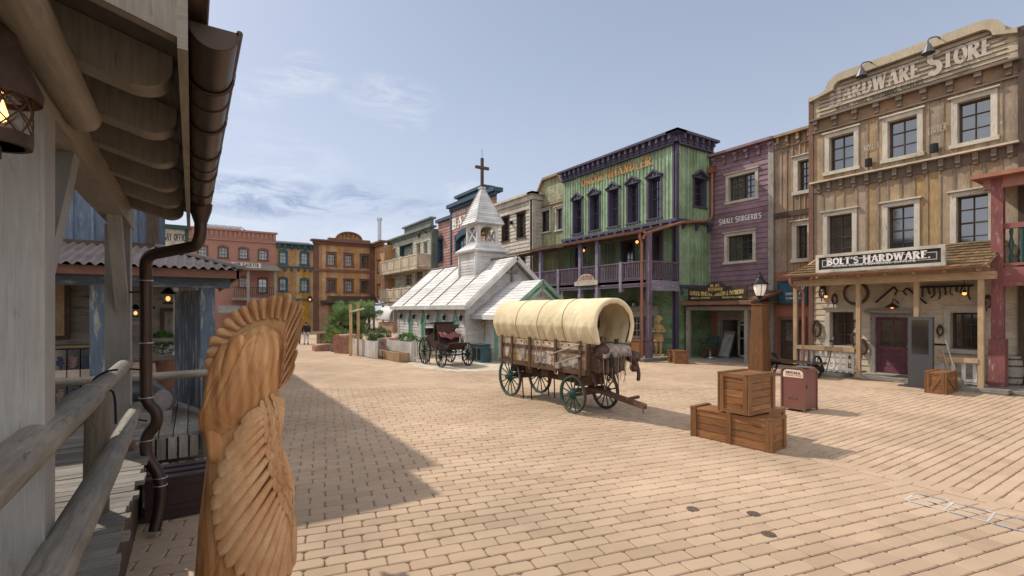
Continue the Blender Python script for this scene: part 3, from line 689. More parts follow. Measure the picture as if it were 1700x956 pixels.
# ------------------------------------------------------------------ building parts
def wx(X,pl,pr,t,b):
    m=(pl+pr)/2; return (-PX(pl,500,X)[0],-PX(pr,500,X)[0],PX(m,b,X)[1],PX(m,t,X)[1])
def wy(Y,pl,pr,t,b):
    m=(pl+pr)/2; return (PY(pl,500,Y)[0],PY(pr,500,Y)[0],PY(m,b,Y)[1],PY(m,t,Y)[1])
def window(par,F,w,cas='trim',sash='darkwood',pane='glass',nx=2,ny=3,depth=.16,cw=.12,head='flat',split=False,proud=.045,name='window',arch=0,mun=.03,sill=True,curt=False,label=None):
    u0,u1,z0,z1=w; c=MB(); p=proud
    zt=z1
    c.box((u0-cw,.002,z0),(u0,p,z1),F); c.box((u1,.002,z0),(u1+cw,p,z1),F)
    if sill: c.box((u0-cw-.05,.002,z0-cw*.8),(u1+cw+.05,p+.05,z0),F)
    else: c.box((u0-cw,.002,z0-cw),(u1+cw,p,z0),F)
    if head in('flat','cap'):
        c.box((u0-cw,.002,z1),(u1+cw,p+.003,z1+cw),F)
        c.box((u0-cw-.07,.002,z1+cw),(u1+cw+.07,p+.08,z1+cw+.05),F)
    if head=='ped':
        c.box((u0-cw-.06,.002,z1),(u1+cw+.06,p+.06,z1+cw*.8),F)
        m=(u0+u1)/2; e=u1-m+cw+.12; zb=z1+cw*.8; hgt=e*.62
        c.prism([(m-e,zb+.002),(m-e+.12,zb+.002),(m,zb+hgt-.12),(m+e-.12,zb+.002),(m+e,zb+.002),(m,zb+hgt)],.002,p+.12,F)
        c.prism([(m-e+.12,zb+.001),(m+e-.12,zb+.001),(m,zb+hgt-.12)],.002,p-.01,F)
    if head=='arch':
        m=(u0+u1)/2; hw=u1-u0; rise=arch or hw*.22; n=8
        inn=[(u0+hw*i/n, z1+rise*(1-((i/n-.5)*2)**2)-rise) for i in range(n+1)]
        out=[(u0-cw+(hw+2*cw)*i/n, z1+cw+rise*.0+ (rise+.02)*(1-((i/n-.5)*2)**2)-rise*.35) for i in range(n+1)]
        for i in range(n): c.prism([inn[i],inn[i+1],out[i+1],out[i]],-depth+.01,p,F)
        c.box((u0-cw,.002,z1-.001),(u0,p-.002,out[0][1]),F) if out[0][1]>z1 else None
    for a,s_ in ((u0,1),(u1,-1)): c.quad((a,0.003,z0),(a,-depth,z0),(a,-depth,z1),(a,.003,z1),F=F)
    c.quad((u0,.003,z1),(u1,.003,z1),(u1,-depth,z1),(u0,-depth,z1),F=F); c.quad((u0,.003,z0),(u1,.003,z0),(u1,-depth,z0),(u0,-depth,z0),F=F)
    ob=c.build(name,M[cas],par)
    if label: ob['label']=label
    s=MB(); f=min(.055,(u1-u0)*.09); d0,d1=-depth+.012,-depth+.05
    def leaf_(a,b):
        s.box((a,d0,z0),(a+f,d1,z1),F); s.box((b-f,d0,z0),(b,d1,z1),F); s.box((a+f,d0,z0),(b-f,d1,z0+f*1.3),F); s.box((a+f,d0,z1-f),(b-f,d1,z1),F)
        for i in range(1,nx): x=a+(b-a)*i/nx; s.box((x-mun/2,d0,z0+f),(x+mun/2,d1-.012,z1-f),F)
        for i in range(1,ny):
            z=z0+(z1-z0)*i/ny; wd=mun/2*(1.7 if (not split and ny%2==0 and i==ny//2) else 1); s.box((a+f,d0,z-wd),(b-f,d1-.008,z+wd),F)
    if split: leaf_(u0,(u0+u1)/2); leaf_((u0+u1)/2+.002,u1)
    else: leaf_(u0,u1)
    s.build('sash',M[sash],ob)
    g=MB(); g.quad((u0,-depth,z0),(u1,-depth,z0),(u1,-depth,z1),(u0,-depth,z1),F=F); g.build('pane',M[pane],ob)
    return ob
def trimbox(name,par,mat,F,boxes,bevel=0):
    m=MB()
    for a,b in boxes: m.box(a,b,F)
    return m.build(name,M[mat],par,bevel=bevel)
def dentils(mb,F,u0,u1,z,step,w,h,o0,o1):
    n=max(1,int((u1-u0)/step))
    for i in range(n+1):
        u=u0+(u1-u0)*(i+.0)/n if n else u0
        u=min(max(u,u0+w/2),u1-w/2)
        mb.box((u-w/2,o0,z-h),(u+w/2,o1,z),F); mb.box((u-w/2,o0,z-h*1.5),(u+w/2,o0+(o1-o0)*.5,z-h),F)
def shingles(mb,p00,p10,p01,p11,rows,cols,t=.03,jit=.25):
    # p00-p10 eave left-right, p01-p11 top edge
    p00,p10,p01,p11=map(Vector,(p00,p10,p01,p11)); n=(p10-p00).cross(p01-p00).normalized()
    if n.z<0: n=-n
    for i in range(rows):
        a,b=i/rows,(i+1.12)/rows
        l0,r0=p00.lerp(p01,a),p10.lerp(p11,a); l1,r1=p00.lerp(p01,min(b,1)),p10.lerp(p11,min(b,1))
        x=0; es=[0]
        while x<1: x+=U(.6,1.4)/cols; es.append(min(x,1))
        for c0,c1 in zip(es[:-1],es[1:]):
            if c1-c0<1e-3: continue
            dz=U(-jit,jit)*t; q=[l0.lerp(r0,c0+.0006)+n*(t+dz),l0.lerp(r0,c1-.0006)+n*(t+dz),l1.lerp(r1,c1-.0006)+n*.004,l1.lerp(r1,c0+.0006)+n*.004]
            rn=R(); mb.quad(*q,rnd=rn,grain=2); mb.quad(l0.lerp(r0,c0),l0.lerp(r0,c1),q[1],q[0],rnd=rn*.6,grain=2)
def baluster(mb,F,u0,u1,z0,z1,step,w=.04,o=0):
    n=max(1,int((u1-u0)/step))
    for i in range(1,n):
        u=u0+(u1-u0)*i/n; mb.box((u-w/2,o-w/2,z0),(u+w/2,o+w/2,z1),F)
def gutter(mb,p,q,r=.07):
    p,q=Vector(p),Vector(q); d=(q-p).normalized(); sdv=d.cross(Vector((0,0,1))).normalized(); n=8
    prof=[(math.cos(PI+PI*i/n)*r,math.sin(PI+PI*i/n)*r) for i in range(n+1)]
    for i in range(n):
        a,b=prof[i],prof[i+1]; z=Vector((0,0,1))
        mb.quad(p+sdv*a[0]+z*a[1],q+sdv*a[0]+z*a[1],q+sdv*b[0]+z*b[1],p+sdv*b[0]+z*b[1],rnd=.5)
    mb.tube([p+sdv*r,q+sdv*r],r*.14,5,rnd=.5); mb.tube([p-sdv*r,q-sdv*r],r*.14,5,rnd=.5)
def smooth_path(pts,n=6):
    pts=[Vector(p) for p in pts]; out=[]
    for i in range(len(pts)-1):
        p0=pts[max(i-1,0)];p1=pts[i];p2=pts[i+1];p3=pts[min(i+2,len(pts)-1)]
        for k in range(n):
            t=k/n; out.append(.5*((2*p1)+(p2-p0)*t+(2*p0-5*p1+4*p2-p3)*t*t+(3*p1-p0-3*p2+p3)*t**3))
    out.append(pts[-1]); return out
def roundcorner(pts,r=.1,n=5):
    pts=[Vector(p) for p in pts]; out=[pts[0]]
    for i in range(1,len(pts)-1):
        a=(pts[i-1]-pts[i]); b=(pts[i+1]-pts[i]); ra=min(r,a.length*.49,b.length*.49); a.normalize(); b.normalize()
        p0=pts[i]+a*ra; p2=pts[i]+b*ra
        for k in range(n+1):
            t=k/n; out.append(p0*(1-t)**2+pts[i]*2*t*(1-t)+p2*t*t)
    out.append(pts[-1]); return out
# ================================================================== RIGHT-HAND ROW
# ---------------- hardware store
HX=21.2; F=FX(HX); uL=-PX(1346,500,HX)[0]; uR=-4.1
def zx(px,py,X=HX): return PX(px,py,X)[1]
hw=thing('store_building','tan board-and-batten hardware store with a curved parapet and shingled porch roof','store',(HX,7,0))
zP=zx(1348,205); zB1=zx(1349,305); zB0=zx(1349,322)
up=[(1377,1418,220,281),(1474,1523,197,259),(1590,1645,167,234)]; lo=[(1374,1415,354,421),(1474,1518,341,414),(1588,1641,326,413)]
wu=[wx(HX,*a) for a in up]; wl_=[wx(HX,*a) for a in lo]
zu0=sum(w[2] for w in wu)/3; zu1=sum(w[3] for w in wu)/3; zl0=wl_[2][2]; zl1=sum(w[3] for w in wl_)/3
wu=[(a,b,zu0,zu1) for a,b,_,_ in wu]; wl_=[(a,b,zl0,zl1) for a,b,_,_ in wl_]
m=MB(); bt=MB(); zA=4.35
planks(m,F,uL+.12,uR,zB1,zP,.36,wu,(.07,.03,bt)); planks(m,F,uL+.12,uR,zA,zB0,.36,wl_,(.07,.03,bt))
wall=m.build('wall',M['tan'],hw); bt.build('batten',M['tan_batten'],wall)
for w in wu: window(hw,F,w,nx=2,ny=3,cw=.16,depth=.22)
for w in wl_: window(hw,F,w,nx=2,ny=4,cw=.16,depth=.22)
# parapet with rounded shoulders
def pz(px,py): return (-PX(px,500,HX)[0],zx(px,py))
sh0=pz(1347,163); a1=pz(1373,157); t0=pz(1398,122); t1=pz(1626,40); b1=pz(1672,60); e1=(uR,pz(1700,50)[1]-.0)
zt=(t0[1]+t1[1])/2; zs=(sh0[1]+a1[1])/2; ur_=b1[0]
def arcq(c,r,a0,a1,n=8): return [(c[0]+r*math.cos(math.radians(a0+(a1-a0)*i/n)),c[1]+r*math.sin(math.radians(a0+(a1-a0)*i/n))) for i in range(n+1)]
rr=zt-zs; cl=(a1[0]+rr,zs); cr=(ur_-rr,zs)
prof=[(uL,zs)]+arcq(cl,rr,180,90)+arcq(cr,rr,90,0)+[(uR,zs)]
def ptop(u):
    if u<=a1[0] or u>=ur_: return zs
    if u<cl[0]: return zs+math.sqrt(max(0,rr*rr-(cl[0]-u)**2))
    if u>cr[0]: return zs+math.sqrt(max(0,rr*rr-(u-cr[0])**2))
    return zt
def pedge(z):
    if z<=zs+.001: return (uL+.1,uR)
    k=math.sqrt(max(0,rr*rr-(z-zs)**2)); return (cl[0]-k,cr[0]+k)
m=MB(); clap(m,F,uL+.1,uR,zP+.06,zt-.02,.30,edge=pedge); m.build('parapet_wall',M['pinkish'],hw)
m=MB(); nb0=max(1,round((zt-.02-zP-.06)/.30)); pch=(zt-.02-zP-.06)/nb0
for i in range(1,nb0*2):
    z=zP+.06+i*pch/2; e0,e1_=pedge(z); m.box((e0+.25,.012,z-.011),(e1_-.25,.044,z+.011),F,rnd=.2)
m.build('parapet_shadow_line',M['dentil'],hw)  # dark raised strips stand in for shadow gaps between the parapet boards
cap=MB(); tk=.30
for i in range(len(prof)-1):
    (x0,q0),(x1,q1)=prof[i],prof[i+1]
    def inn(x,q):
        if q<=zs+1e-4 and (x<=a1[0]+.01 or x>=ur_-.01) and not(abs(x-a1[0])<.01 or abs(x-ur_)<.01): return (x,q-tk*.6)
        c=cl if x<=cl[0] else (cr if x>=cr[0] else None)
        if c is None: return (x,q-tk)
        d=math.hypot(x-c[0],q-c[1]) or 1; return (c[0]+(x-c[0])*(d-tk)/d,c[1]+(q-c[1])*(d-tk)/d)
    cap.prism([inn(x0,q0),inn(x1,q1),(x1,q1),(x0,q0)],-.5,.20,F,rnd=.5)
cap.build('parapet_cap',M['pinkish'],hw)
fr=MB(); fr.box((uL+.1,.004,zP-.42),(uR,.06,zP),F); fr.build('frieze',M['narrow'],hw)
co_=MB(); co_.box((uL+.05,.006,zP),(uR+.05,.26,zP+.07),F); co_.box((uL+.05,.007,zP-.47),(uR,.1,zP-.42),F)
n=8
for i in range(n+1):
    u=uL+.25+(uR-uL-.45)*i/n; co_.box((u-.09,.06,zP-.16),(u+.09,.22,zP),F); co_.box((u-.07,.06,zP-.36),(u+.07,.13,zP-.16),F)
co_.build('cornice',M['dentil'],hw)
bd=MB(); bd.box((uL+.1,.003,zB0),(uR,.05,zB1-.06),F,rnd=.2); dentils(bd,F,uL+.3,uR-.1,zB1-.06,.42,.13,.26,.05,.17); bd.build('dentil_band',M['dentil'],hw)
trimbox('ledge',hw,'cream2',F,[((uL+.05,.005,zB1-.06),(uR+.04,.26,zB1))])
trimbox('corner_board',hw,'redbrown',F,[((uL-.05,-2,0),(uL+.12,.07,zs-.02))])
trimbox('side_pilaster',hw,'darkwood',F,[((uR,-.3,0),(uR+.3,.12,zs))])
lt=words_('painted_lettering',hw,'textwhite2','HARDWARE STORE',F,pz(1377,190)[0],pz(1650,90)[0],zP+.50,.56,o=.032,big={0:1.25,9:1.45},bold=1.35)
words_('painted_motto',hw,'textblack','MINING GOODS, PROVISIONS, SUPPLIES.',F,pz(1388,180)[0],pz(1536,140)[0],zP+.19,.19,o=.032,serif=False)
# ghost lettering on the boards
words_('painted_trace',hw,'pinkish','MOSLEY',F,pz(1434,250)[0],pz(1461,240)[0],zx(1447,250),.24,o=.04,serif=False,slope=.1)
words_('painted_trace',hw,'pinkish','TIMBER',F,pz(1540,225)[0],pz(1573,210)[0],zx(1556,222),.26,o=.04,serif=False,slope=.1)
for px,py in ((1445,271),(1554,247)):
    lm=MB(); u,z=-PX(px,500,HX)[0],zx(px,py); lm.box((u-.05,.02,z-.05),(u+.05,.08,z+.05),F); lm.lathe([(.11,-.14),(.11,.14)],F(u,.16,z),10); lm.build('spotlight',M['iron'],hw)
# gooseneck lamps on the parapet
def gooseneck(par,F,u,z,mat='kiosk'):
    g=MB(); g.tube(smooth_path([F(u+.25,.03,z+.02),F(u+.2,.3,z+.16),F(u+.02,.5,z+.12),F(u,.5,z-.05)],4),.022,6); g.lathe([(.03,0),(.07,-.06),(.2,-.36),(.19,-.36),(.05,-.08)],F(u,.5,z),12); g.box((u+.18,.02,z-.08),(u+.3,.06,z+.1),F)
    return g.build('gooseneck_lamp',M[mat],par)
gooseneck(hw,F,-PX(1440,500,HX)[0],zx(1440,117)); gooseneck(hw,F,-PX(1550,500,HX)[0],zx(1550,78))
# ground floor
gw=[wx(HX,1378,1418,518,574),wx(HX,1578,1625,519,580)]; dr=(-PX(1454,500,HX)[0],-PX(1510,500,HX)[0],.12,zx(1482,527))
gw=[(a,b,max(c,.95),d) for a,b,c,d in gw]
m=MB(); clap(m,F,uL+.12,uR,.1,zA,.24,gw+[dr],lap=.03); m.build('ground_floor_wall',M['cream2'],hw)
window(hw,F,gw[0],cas='trim',sash='darkwood',pane='glassdark',nx=2,ny=3,cw=.17,depth=.28); window(hw,F,gw[1],cas='trim',sash='darkwood',pane='glassdark',nx=3,ny=3,cw=.17,depth=.28)
def door(par,F,d,mat='doorplum',cas='greywood',pane='glassdark',nx=2,ny=3,depth=.12,cw=.16,glz=.45,crown=True):
    u0,u1,z0,z1=d; c=MB(); c.box((u0-cw,.003,z0-.1),(u0,.06,z1),F); c.box((u1,.003,z0-.1),(u1+cw,.06,z1),F); c.box((u0-cw,.003,z1),(u1+cw,.065,z1+cw),F)
    if crown: c.box((u0-cw-.15,.003,z1+cw),(u1+cw+.15,.2,z1+cw+.09),F); c.box((u0-cw-.1,.003,z1+cw+.09),(u1+cw+.1,.14,z1+cw+.17),F)
    for a in (u0,u1): c.quad((a,.004,z0),(a,-depth-.03,z0),(a,-depth-.03,z1),(a,.004,z1),F=F)
    c.quad((u0,.004,z1),(u1,.004,z1),(u1,-depth,z1),(u0,-depth,z1),F=F)
    cs=c.build('door_casing',M[cas],par)
    b=MB(); w=.13; zm=z0+(z1-z0)*glz; D0,D1=-depth,-depth+.05
    b.box((u0+.01,D0,z0),(u0+w,D1,z1-.01),F); b.box((u1-w,D0,z0),(u1-.01,D1,z1-.01),F); b.box((u0+w,D0,z1-w),(u1-w,D1,z1-.01),F); b.box((u0+w,D0,zm-.08),(u1-w,D1,zm+.05),F); b.box((u0+w,D0,z0),(u1-w,D1,z0+.22),F); b.box((u0+w,D0-.0,z0+.22),(u1-w,D1-.03,zm-.08),F)
    for i in range(1,nx): x=u0+w+(u1-u0-2*w)*i/nx; b.box((x-.015,D0,zm+.05),(x+.015,D1-.01,z1-w),F)
    for i in range(1,ny): z=zm+.05+(z1-w-zm-.05)*i/ny; b.box((u0+w,D0,z-.015),(u1-w,D1-.012,z+.015),F)
    do=b.build('door',M[mat],par); g=MB(); g.quad((u0+w,D0+.012,zm),(u1-w,D0+.012,zm),(u1-w,D0+.012,z1-w),(u0+w,D0+.012,z1-w),F=F); g.build('pane',M[pane],do)
    h=MB(); h.ell(F(u1-w*.5,D1+.05,z0+1.0),.04,8,6); h.tube([F(u1-w*.5,D1,z0+1.0),F(u1-w*.5,D1+.05,z0+1)],.015,6); h.build('handle',M['brass'],do)
    return do
door(hw,F,dr)
# porch
PXX=19.25; eX=18.8; y0,y1=10.05,4.28; ez=3.66
m=MB(); tX=HX-.06
shingles(m,(eX,y0,ez),(eX,y1,ez),(tX,y0-.9,4.62),(tX,y1+.05,4.62),9,46,.045); shingles(m,(tX,y0,ez),(eX,y0,ez),(tX,y0-.02,ez+.02),(tX,y0-.9,4.62),1,2); 
m2=[(eX,y0,ez),(tX,y0-.9,4.62),(tX,y0,ez)]; m.add(m2,[(0,0),(1,1),(1,0)],.4)
pr=m.build('porch_roof',M['shingle'],hw)
m=MB(); m.quad((eX+.02,y0,ez-.03),(eX+.02,y1,ez-.03),(tX,y1,4.56),(tX,y0-.85,4.56)); 
for i in range(8): y=y1+.2+(y0-y1-.5)*i/7; m.obox((eX+.06,y,ez-.08),(tX,y,4.5),.08,.1)
m.build('soffit',M['newwood'],pr)
m=MB(); gutter(m,(eX-.06,y0+.05,ez-.0),(eX-.06,y1-.05,ez-.0),.06); m.build('gutter',M['copperpipe'],hw)
m=MB(); m.box((PXX-.09,y1-.1,ez-.36),(PXX+.09,y0-.25,ez-.14)); m.build('porch_beam',M['newwood'],hw,bevel=.012)
ygs=[G(1397,628,.15).y,PX(1522,500,PXX)[0],PX(1629,500,PXX)[0],PX(1321,500,PXX)[0]]
for y in ygs[:3]+[ygs[3]]:
    m=MB(); m.box((PXX-.065,y-.065,.15),(PXX+.065,y+.065,ez-.36)); m.build('post',M['newwood'],hw,bevel=.015)
dk=MB()
for (a,b) in ((8.15,10.1),(3.9,6.3)):
    n=8
    for i in range(n): x=19.02+(HX-.03-19.02)*i/n; dk.box((x,a,.06),(x+(HX-19.05)/n-.012,b,.15))
    dk.box((19.04,a+.02,-.02),(HX-.05,b-.02,.06))
dk.box((19.9,6.35,-.02),(HX-.03,8.1,.10)); dk.build('porch_deck',M['greywood'],hw)
def picket_rail(par,X,ya,yb,zb,zt,name='picket_rail'):
    m=MB(); yy=min(ya,yb); L=abs(yb-ya); n=int(L/.17)
    for i in range(n): y=yy+.05+(L-.1)*i/(n-1); m.box((X-.015,y-.045,zb),(X+.015,y+.045,zt))
    m.box((X-.03,yy,zb+.08),(X-.016,yy+L,zb+.16)); ob=m.build(name,M['white'],par); m=MB(); m.box((X-.14,yy-.05,zt),(X+.12,yy+L+.05,zt+.14)); m.build('top_rail',M['newwood'],ob,bevel=.01); return ob
picket_rail(hw,PXX+.05,ygs[0]+.15,ygs[3]-.12,.2,.95); picket_rail(hw,PXX+.05,4.6,PX(1560,500,PXX)[0],.2,.85)
m=MB(); yv=PX(1313,500,eX)[0]; m.tube(roundcorner([(eX-.06,yv,ez-.05),(eX-.06,yv,ez-.3),(PXX-.05,yv-.25,ez-.55),(PXX-.05,yv-.25,.3),(PXX-.2,yv-.25,.2)],.12),.05,10); m.build('downpipe',M['copperpipe'],hw,smooth=True)
# board sign on the porch roof
SX=18.95; FS=FX(SX); q0=-PX(1355,500,SX)[0]; q1=-PX(1570,500,SX)[0]; s0=(PX(1355,453.6,SX)[1]+PX(1570,440,SX)[1])/2; s1=(PX(1355,424,SX)[1]+PX(1570,405,SX)[1])/2
sg=thing('store_sign','long charcoal board reading BOLT\'S HARDWARE in white slab letters above the porch','sign',(SX,-(q0+q1)/2,s0))
m=MB(); m.box((q0+.1,-.05,s0+.1),(q1-.1,0,s1-.1),FS); m.build('board',M['signblack'],sg)
m=MB(); fw=.10
for a,b in (((q0,-.07,s0),(q1,.04,s0+fw)),((q0,-.07,s1-fw),(q1,.04,s1)),((q0,-.07,s0+fw),(q0+fw,.04,s1-fw)),((q1-fw,-.07,s0+fw),(q1,.04,s1-fw))): m.box(a,b,FS)
for a,b in (((q0+.2,.001,s0+.2),(q1-.2,.004,s0+.225)),((q0+.2,.001,s1-.225),(q1-.2,.004,s1-.2)),((q0+.2,.001,s0+.225),(q0+.225,.004,s1-.225)),((q1-.225,.001,s0+.225),(q1-.2,.004,s1-.225))): m.box(a,b,FS)
m.build('frame',M['cream'],sg)
words_('lettering',sg,'textwhite',"BOLT'S HARDWARE.",FS,q0+.34,q1-.34,s0+(s1-s0)*.40,(s1-s0)*.37,o=.005,bold=1.25,big={0:1.12,7:1.12})
words_('motto',sg,'textwhite','MINING GOODS, PROVISIONS, SUPPLIES.',FS,q0+.55,q1-.7,s0+(s1-s0)*.27,.065,o=.005,serif=False)
m=MB()
for k in (.15,.5,.85): u=q0+(q1-q0)*k; m.obox(FS(u,-.08,s0+.1),FS(u,-1.0,s0+.42),.06,.06)
m.build('bracket',M['darkwood'],sg)
# ---------------- plain brown building between store and surgery
NX=23.0; F=FX(NX); nL=-PX(1287,500,NX)[0]; nR=-9.6; nz=PX(1287,232,NX)[1]
nb=thing('narrow_building','narrow weathered brown board building squeezed between purple surgery and tan store','building',(NX,-(nL+nR)/2,0))
nw=[wx(NX,1325,1344,265,316),wx(NX,1323,1341,374,429)]; nd=(-PX(1297,500,NX)[0],-PX(1334,500,NX)[0],.1,PX(1315,531,NX)[1]); zn=PX(1300,357,NX)[1]
m=MB(); bt=MB(); planks(m,F,nL,nR,4.2,nz,.28,nw,(.06,.03,bt)); wall=m.build('wall',M['narrow'],nb); bt.build('batten',M['narrow'],wall)
m=MB(); flat(m,F,nL,nR,0,4.2,[nd]); m.build('ground_floor_wall',M['brickred'],nb)
for w in nw: window(nb,F,w,nx=2,ny=4,cw=.2,depth=.25,sash='darkwood')
door(nb,F,nd,mat='darkwood',cas='redbrown',crown=False)
trimbox('floor_band',nb,'darkwood',F,[((nL,.004,zn-.12),(nR,.08,zn+.12))])
m=MB(); m.box((nL-.05,-.3,nz),(nR,.28,nz+.12),F); m.box((nL,.005,nz-.5),(nR,.06,nz-.42),F); dentils(m,F,nL+.15,nR,nz,.42,.12,.3,.02,.2); m.build('cornice',M['narrow'],nb)
bsx=NX-.12; FB=FX(bsx); b=wx(bsx,1293,1338,468,503); sb=thing('shop_sign','blue painted board sign half hidden behind the copper downpipe','sign',(bsx,-(b[0]+b[1])/2,b[2]))
m=MB(); m.box((b[0],-.06,b[2]),(b[1],0,b[3]),FB); m.build('board',M['signblue'],sb)
m=MB(); 
for aa,bb in (((b[0]-.08,-.08,b[2]-.08),(b[1]+.08,.04,b[2])),((b[0]-.08,-.08,b[3]),(b[1]+.08,.04,b[3]+.08)),((b[0]-.08,-.08,b[2]),(b[0],.04,b[3])),((b[1],-.08,b[2]),(b[1]+.08,.04,b[3]))): m.box(aa,bb,FB)
m.build('frame',M['tealtrim'],sb)
hh=b[3]-b[2]; words_('lettering',sb,'textwhite','OLD',FB,b[0]+(b[1]-b[0])*.55,b[1]-.05,b[2]+hh*.62,hh*.3,o=.01); words_('motto',sb,'textwhite','SHERIFF',FB,b[0]+.3,b[1]-.2,b[2]+hh*.38,hh*.12,o=.01,serif=False); words_('motto',sb,'textwhite','TERRITORY',FB,b[0]+.3,b[1]-.2,b[2]+hh*.18,hh*.1,o=.01,serif=False)
# ---------------- purple surgery
pL=-PX(1178,500,NX)[0]; pR=nL; pz0=PX(1185,262,NX)[1]
pb=thing('surgery_building','purple clapboard surgery with two wide casement windows and white lettering','building',(NX,-(pL+pR)/2,0))
pw=[wx(NX,1210,1254,290,331),wx(NX,1207.6,1250,390,433)]; pd=(-PX(1201,500,NX)[0],-PX(1246,500,NX)[0],.05,PX(1220,531,NX)[1])
m=MB(); clap(m,F,pL,pR,3.4,pz0,.25,pw,lap=.035); m.build('wall',M['purple'],pb)
m=MB(); flat(m,F,pL,pR,0,3.4,[pd]); m.build('ground_floor_wall',M['brickred'],pb)
window(pb,F,pw[0],nx=2,ny=4,split=True,cw=.16,depth=.2,pane='glass'); window(pb,F,pw[1],nx=2,ny=4,split=True,cw=.16,depth=.2,pane='glass')
words_('painted_lettering',pb,'textwhite','SMALL SURGERIES',F,-PX(1194,500,NX)[0],-PX(1265.5,500,NX)[0],PX(1230,367.5,NX)[1],.27,o=.04,bold=1.2,big={0:1.15,6:1.15})
m=MB(); m.box((pL-.05,-.4,pz0),(pR+.02,.35,pz0+.13),F); m.box((pL,.03,pz0-.1),(pR,.1,pz0),F)
for i in range(6): u=pL+.35+(pR-pL-.5)*i/5; m.box((u-.07,.04,pz0-.5),(u+.07,.16,pz0-.1),F); m.box((u-.09,.04,pz0-.22),(u+.09,.26,pz0-.1),F)
m.build('cornice',M['purple'],pb)
trimbox('corner_board',pb,'greywood',F,[((pR-.28,.02,0),(pR-.02,.12,pz0-.02))])
c=MB(); u0,u1,z0,z1=pd; cw=.28
c.box((u0-cw,.003,0),(u0,.1,z1),F); c.box((u1,.003,0),(u1+cw,.1,z1),F); c.box((u0-cw,.003,z1),(u1+cw,.1,z1+.4),F); c.box((u0-cw-.15,.003,z1+.4),(u1+cw+.15,.25,z1+.52),F)
for a in (u0,u1): c.quad((a,.004,z0),(a,-1.2,z0),(a,-1.2,z1),(a,.004,z1),F=F)
c.quad((u0,.004,z1),(u1,.004,z1),(u1,-1.2,z1),(u0,-1.2,z1),F=F); c.quad((u0,-1.2,z0),(u1,-1.2,z0),(u1,-1.2,z1),(u0,-1.2,z1),F=F); c.build('door_casing',M['greywood'],pb)
m=MB(); ud=u0+(u1-u0)*.45
for a,b_ in (((ud,-.3,z0),(ud+.07,-.24,z1)),((u1-.07,-.3,z0),(u1,-.24,z1)),((ud,-.3,z0),(u1,-.24,z0+.1)),((ud,-.3,z1-.28),(u1,-.24,z1-.2)),((ud,-.3,z1-.1),(u1,-.24,z1)),((ud,-.3,z0+.9),(u1,-.24,z0+.96))): m.box(a,b_,F)
dd=m.build('door',M['trim'],pb); m=MB(); m.quad((ud,-.28,z0),(u1,-.28,z0),(u1,-.28,z1),(ud,-.28,z1),F=F); m.build('pane',M['glassdark'],dd)
# surgery porch
dX=20.8; y0,y1=15.9,12.25; ez=2.78
m=MB(); m.box((20.45,y1,ez-.05),(23,y0,ez)); shingles(m,(20.4,y0,ez),(20.4,y1,ez),(22.95,y0,3.35),(22.95,y1+.2,3.35),6,20,.035); po=m.build('porch_roof',M['shingle'],pb)
m=MB(); m.box((20.36,y1-.05,ez-.12),(20.44,y0,ez+.02)); m.obox((20.4,y1-.03,ez-.02),(22.95,y1-.03,3.3),.09,.12); m.build('fascia',M['redbrown'],po)
m=MB(); m.box((dX-.08,y1+.1,ez-.38),(dX+.08,y0-.1,ez-.2)); m.build('porch_beam',M['greywood'],pb,bevel=.01)
for y in (PX(1143,500,dX)[0],PX(1240,500,dX)[0]):
    m=MB(); m.box((dX-.085,y-.085,0),(dX+.085,y+.085,ez-.38)); m.build('post',M['greywood'],pb,bevel=.012)
m=MB(); m.box((20.3,12,-.02),(22.97,15.8,.035)); m.build('porch_floor',M['greywood'],pb)
gX=20.55; FG=FX(gX); b=wx(gX,1142,1240,475,497.5)
ds=thing('surgery_sign','dark brown board sign with gold wavy lettering and an oval plate','sign',(gX,-(b[0]+b[1])/2,b[2]))
m=MB(); m.box((b[0],-.06,b[2]),(b[1],0,b[3]),FG); m.build('board',M['signbrown'],ds)
uc=-PX(1188,500,gX)[0]; zc=PX(1188,478,gX)[1]; ow=(b[1]-b[0])*.17; oh=.29
m=MB(); m.prism([(uc+ow*math.cos(2*PI*i/24),zc+oh*math.sin(2*PI*i/24)) for i in range(24)],-.04,.03,FG); m.prism([(uc+ow*.9*math.cos(2*PI*i/24),zc+oh*.86*math.sin(2*PI*i/24)) for i in range(24)],.025,.035,FG); pl=m.build('oval_plate',M['signbrown'],ds)
words_('lettering',pl,'textgold','DR. AET.',FG,uc-ow*.5,uc+ow*.5,zc+.05,.13,o=.038,serif=False,bold=1.2); words_('lettering',pl,'textgold','TESTERMAN',FG,uc-ow*.75,uc+ow*.75,zc-.13,.14,o=.038,serif=False,bold=1.2)
bw=b[1]-b[0]
wv=lambda s,a:(lambda u,z:(u,z-a*math.sin(PI*min(1,max(0,(u-b[0])/bw)))))
words_('lettering',ds,'textgold','GENERAL PRACTICE, SURGEON & PHYSICIAN',FG,b[0]+.12,b[1]-.12,b[2]+.27,.2,o=.006,serif=False,bold=1.25,path=wv(1,.09))
words_('scroll',ds,'textgold','DRUGS & MEDICINE',FG,b[0]+.2,b[0]+bw*.42,b[2]+.06,.08,o=.006,serif=False,bold=1.2); words_('scroll',ds,'textgold','TOOTH PULLING',FG,b[1]-bw*.4,b[1]-.2,b[2]+.06,.08,o=.006,serif=False,bold=1.2)
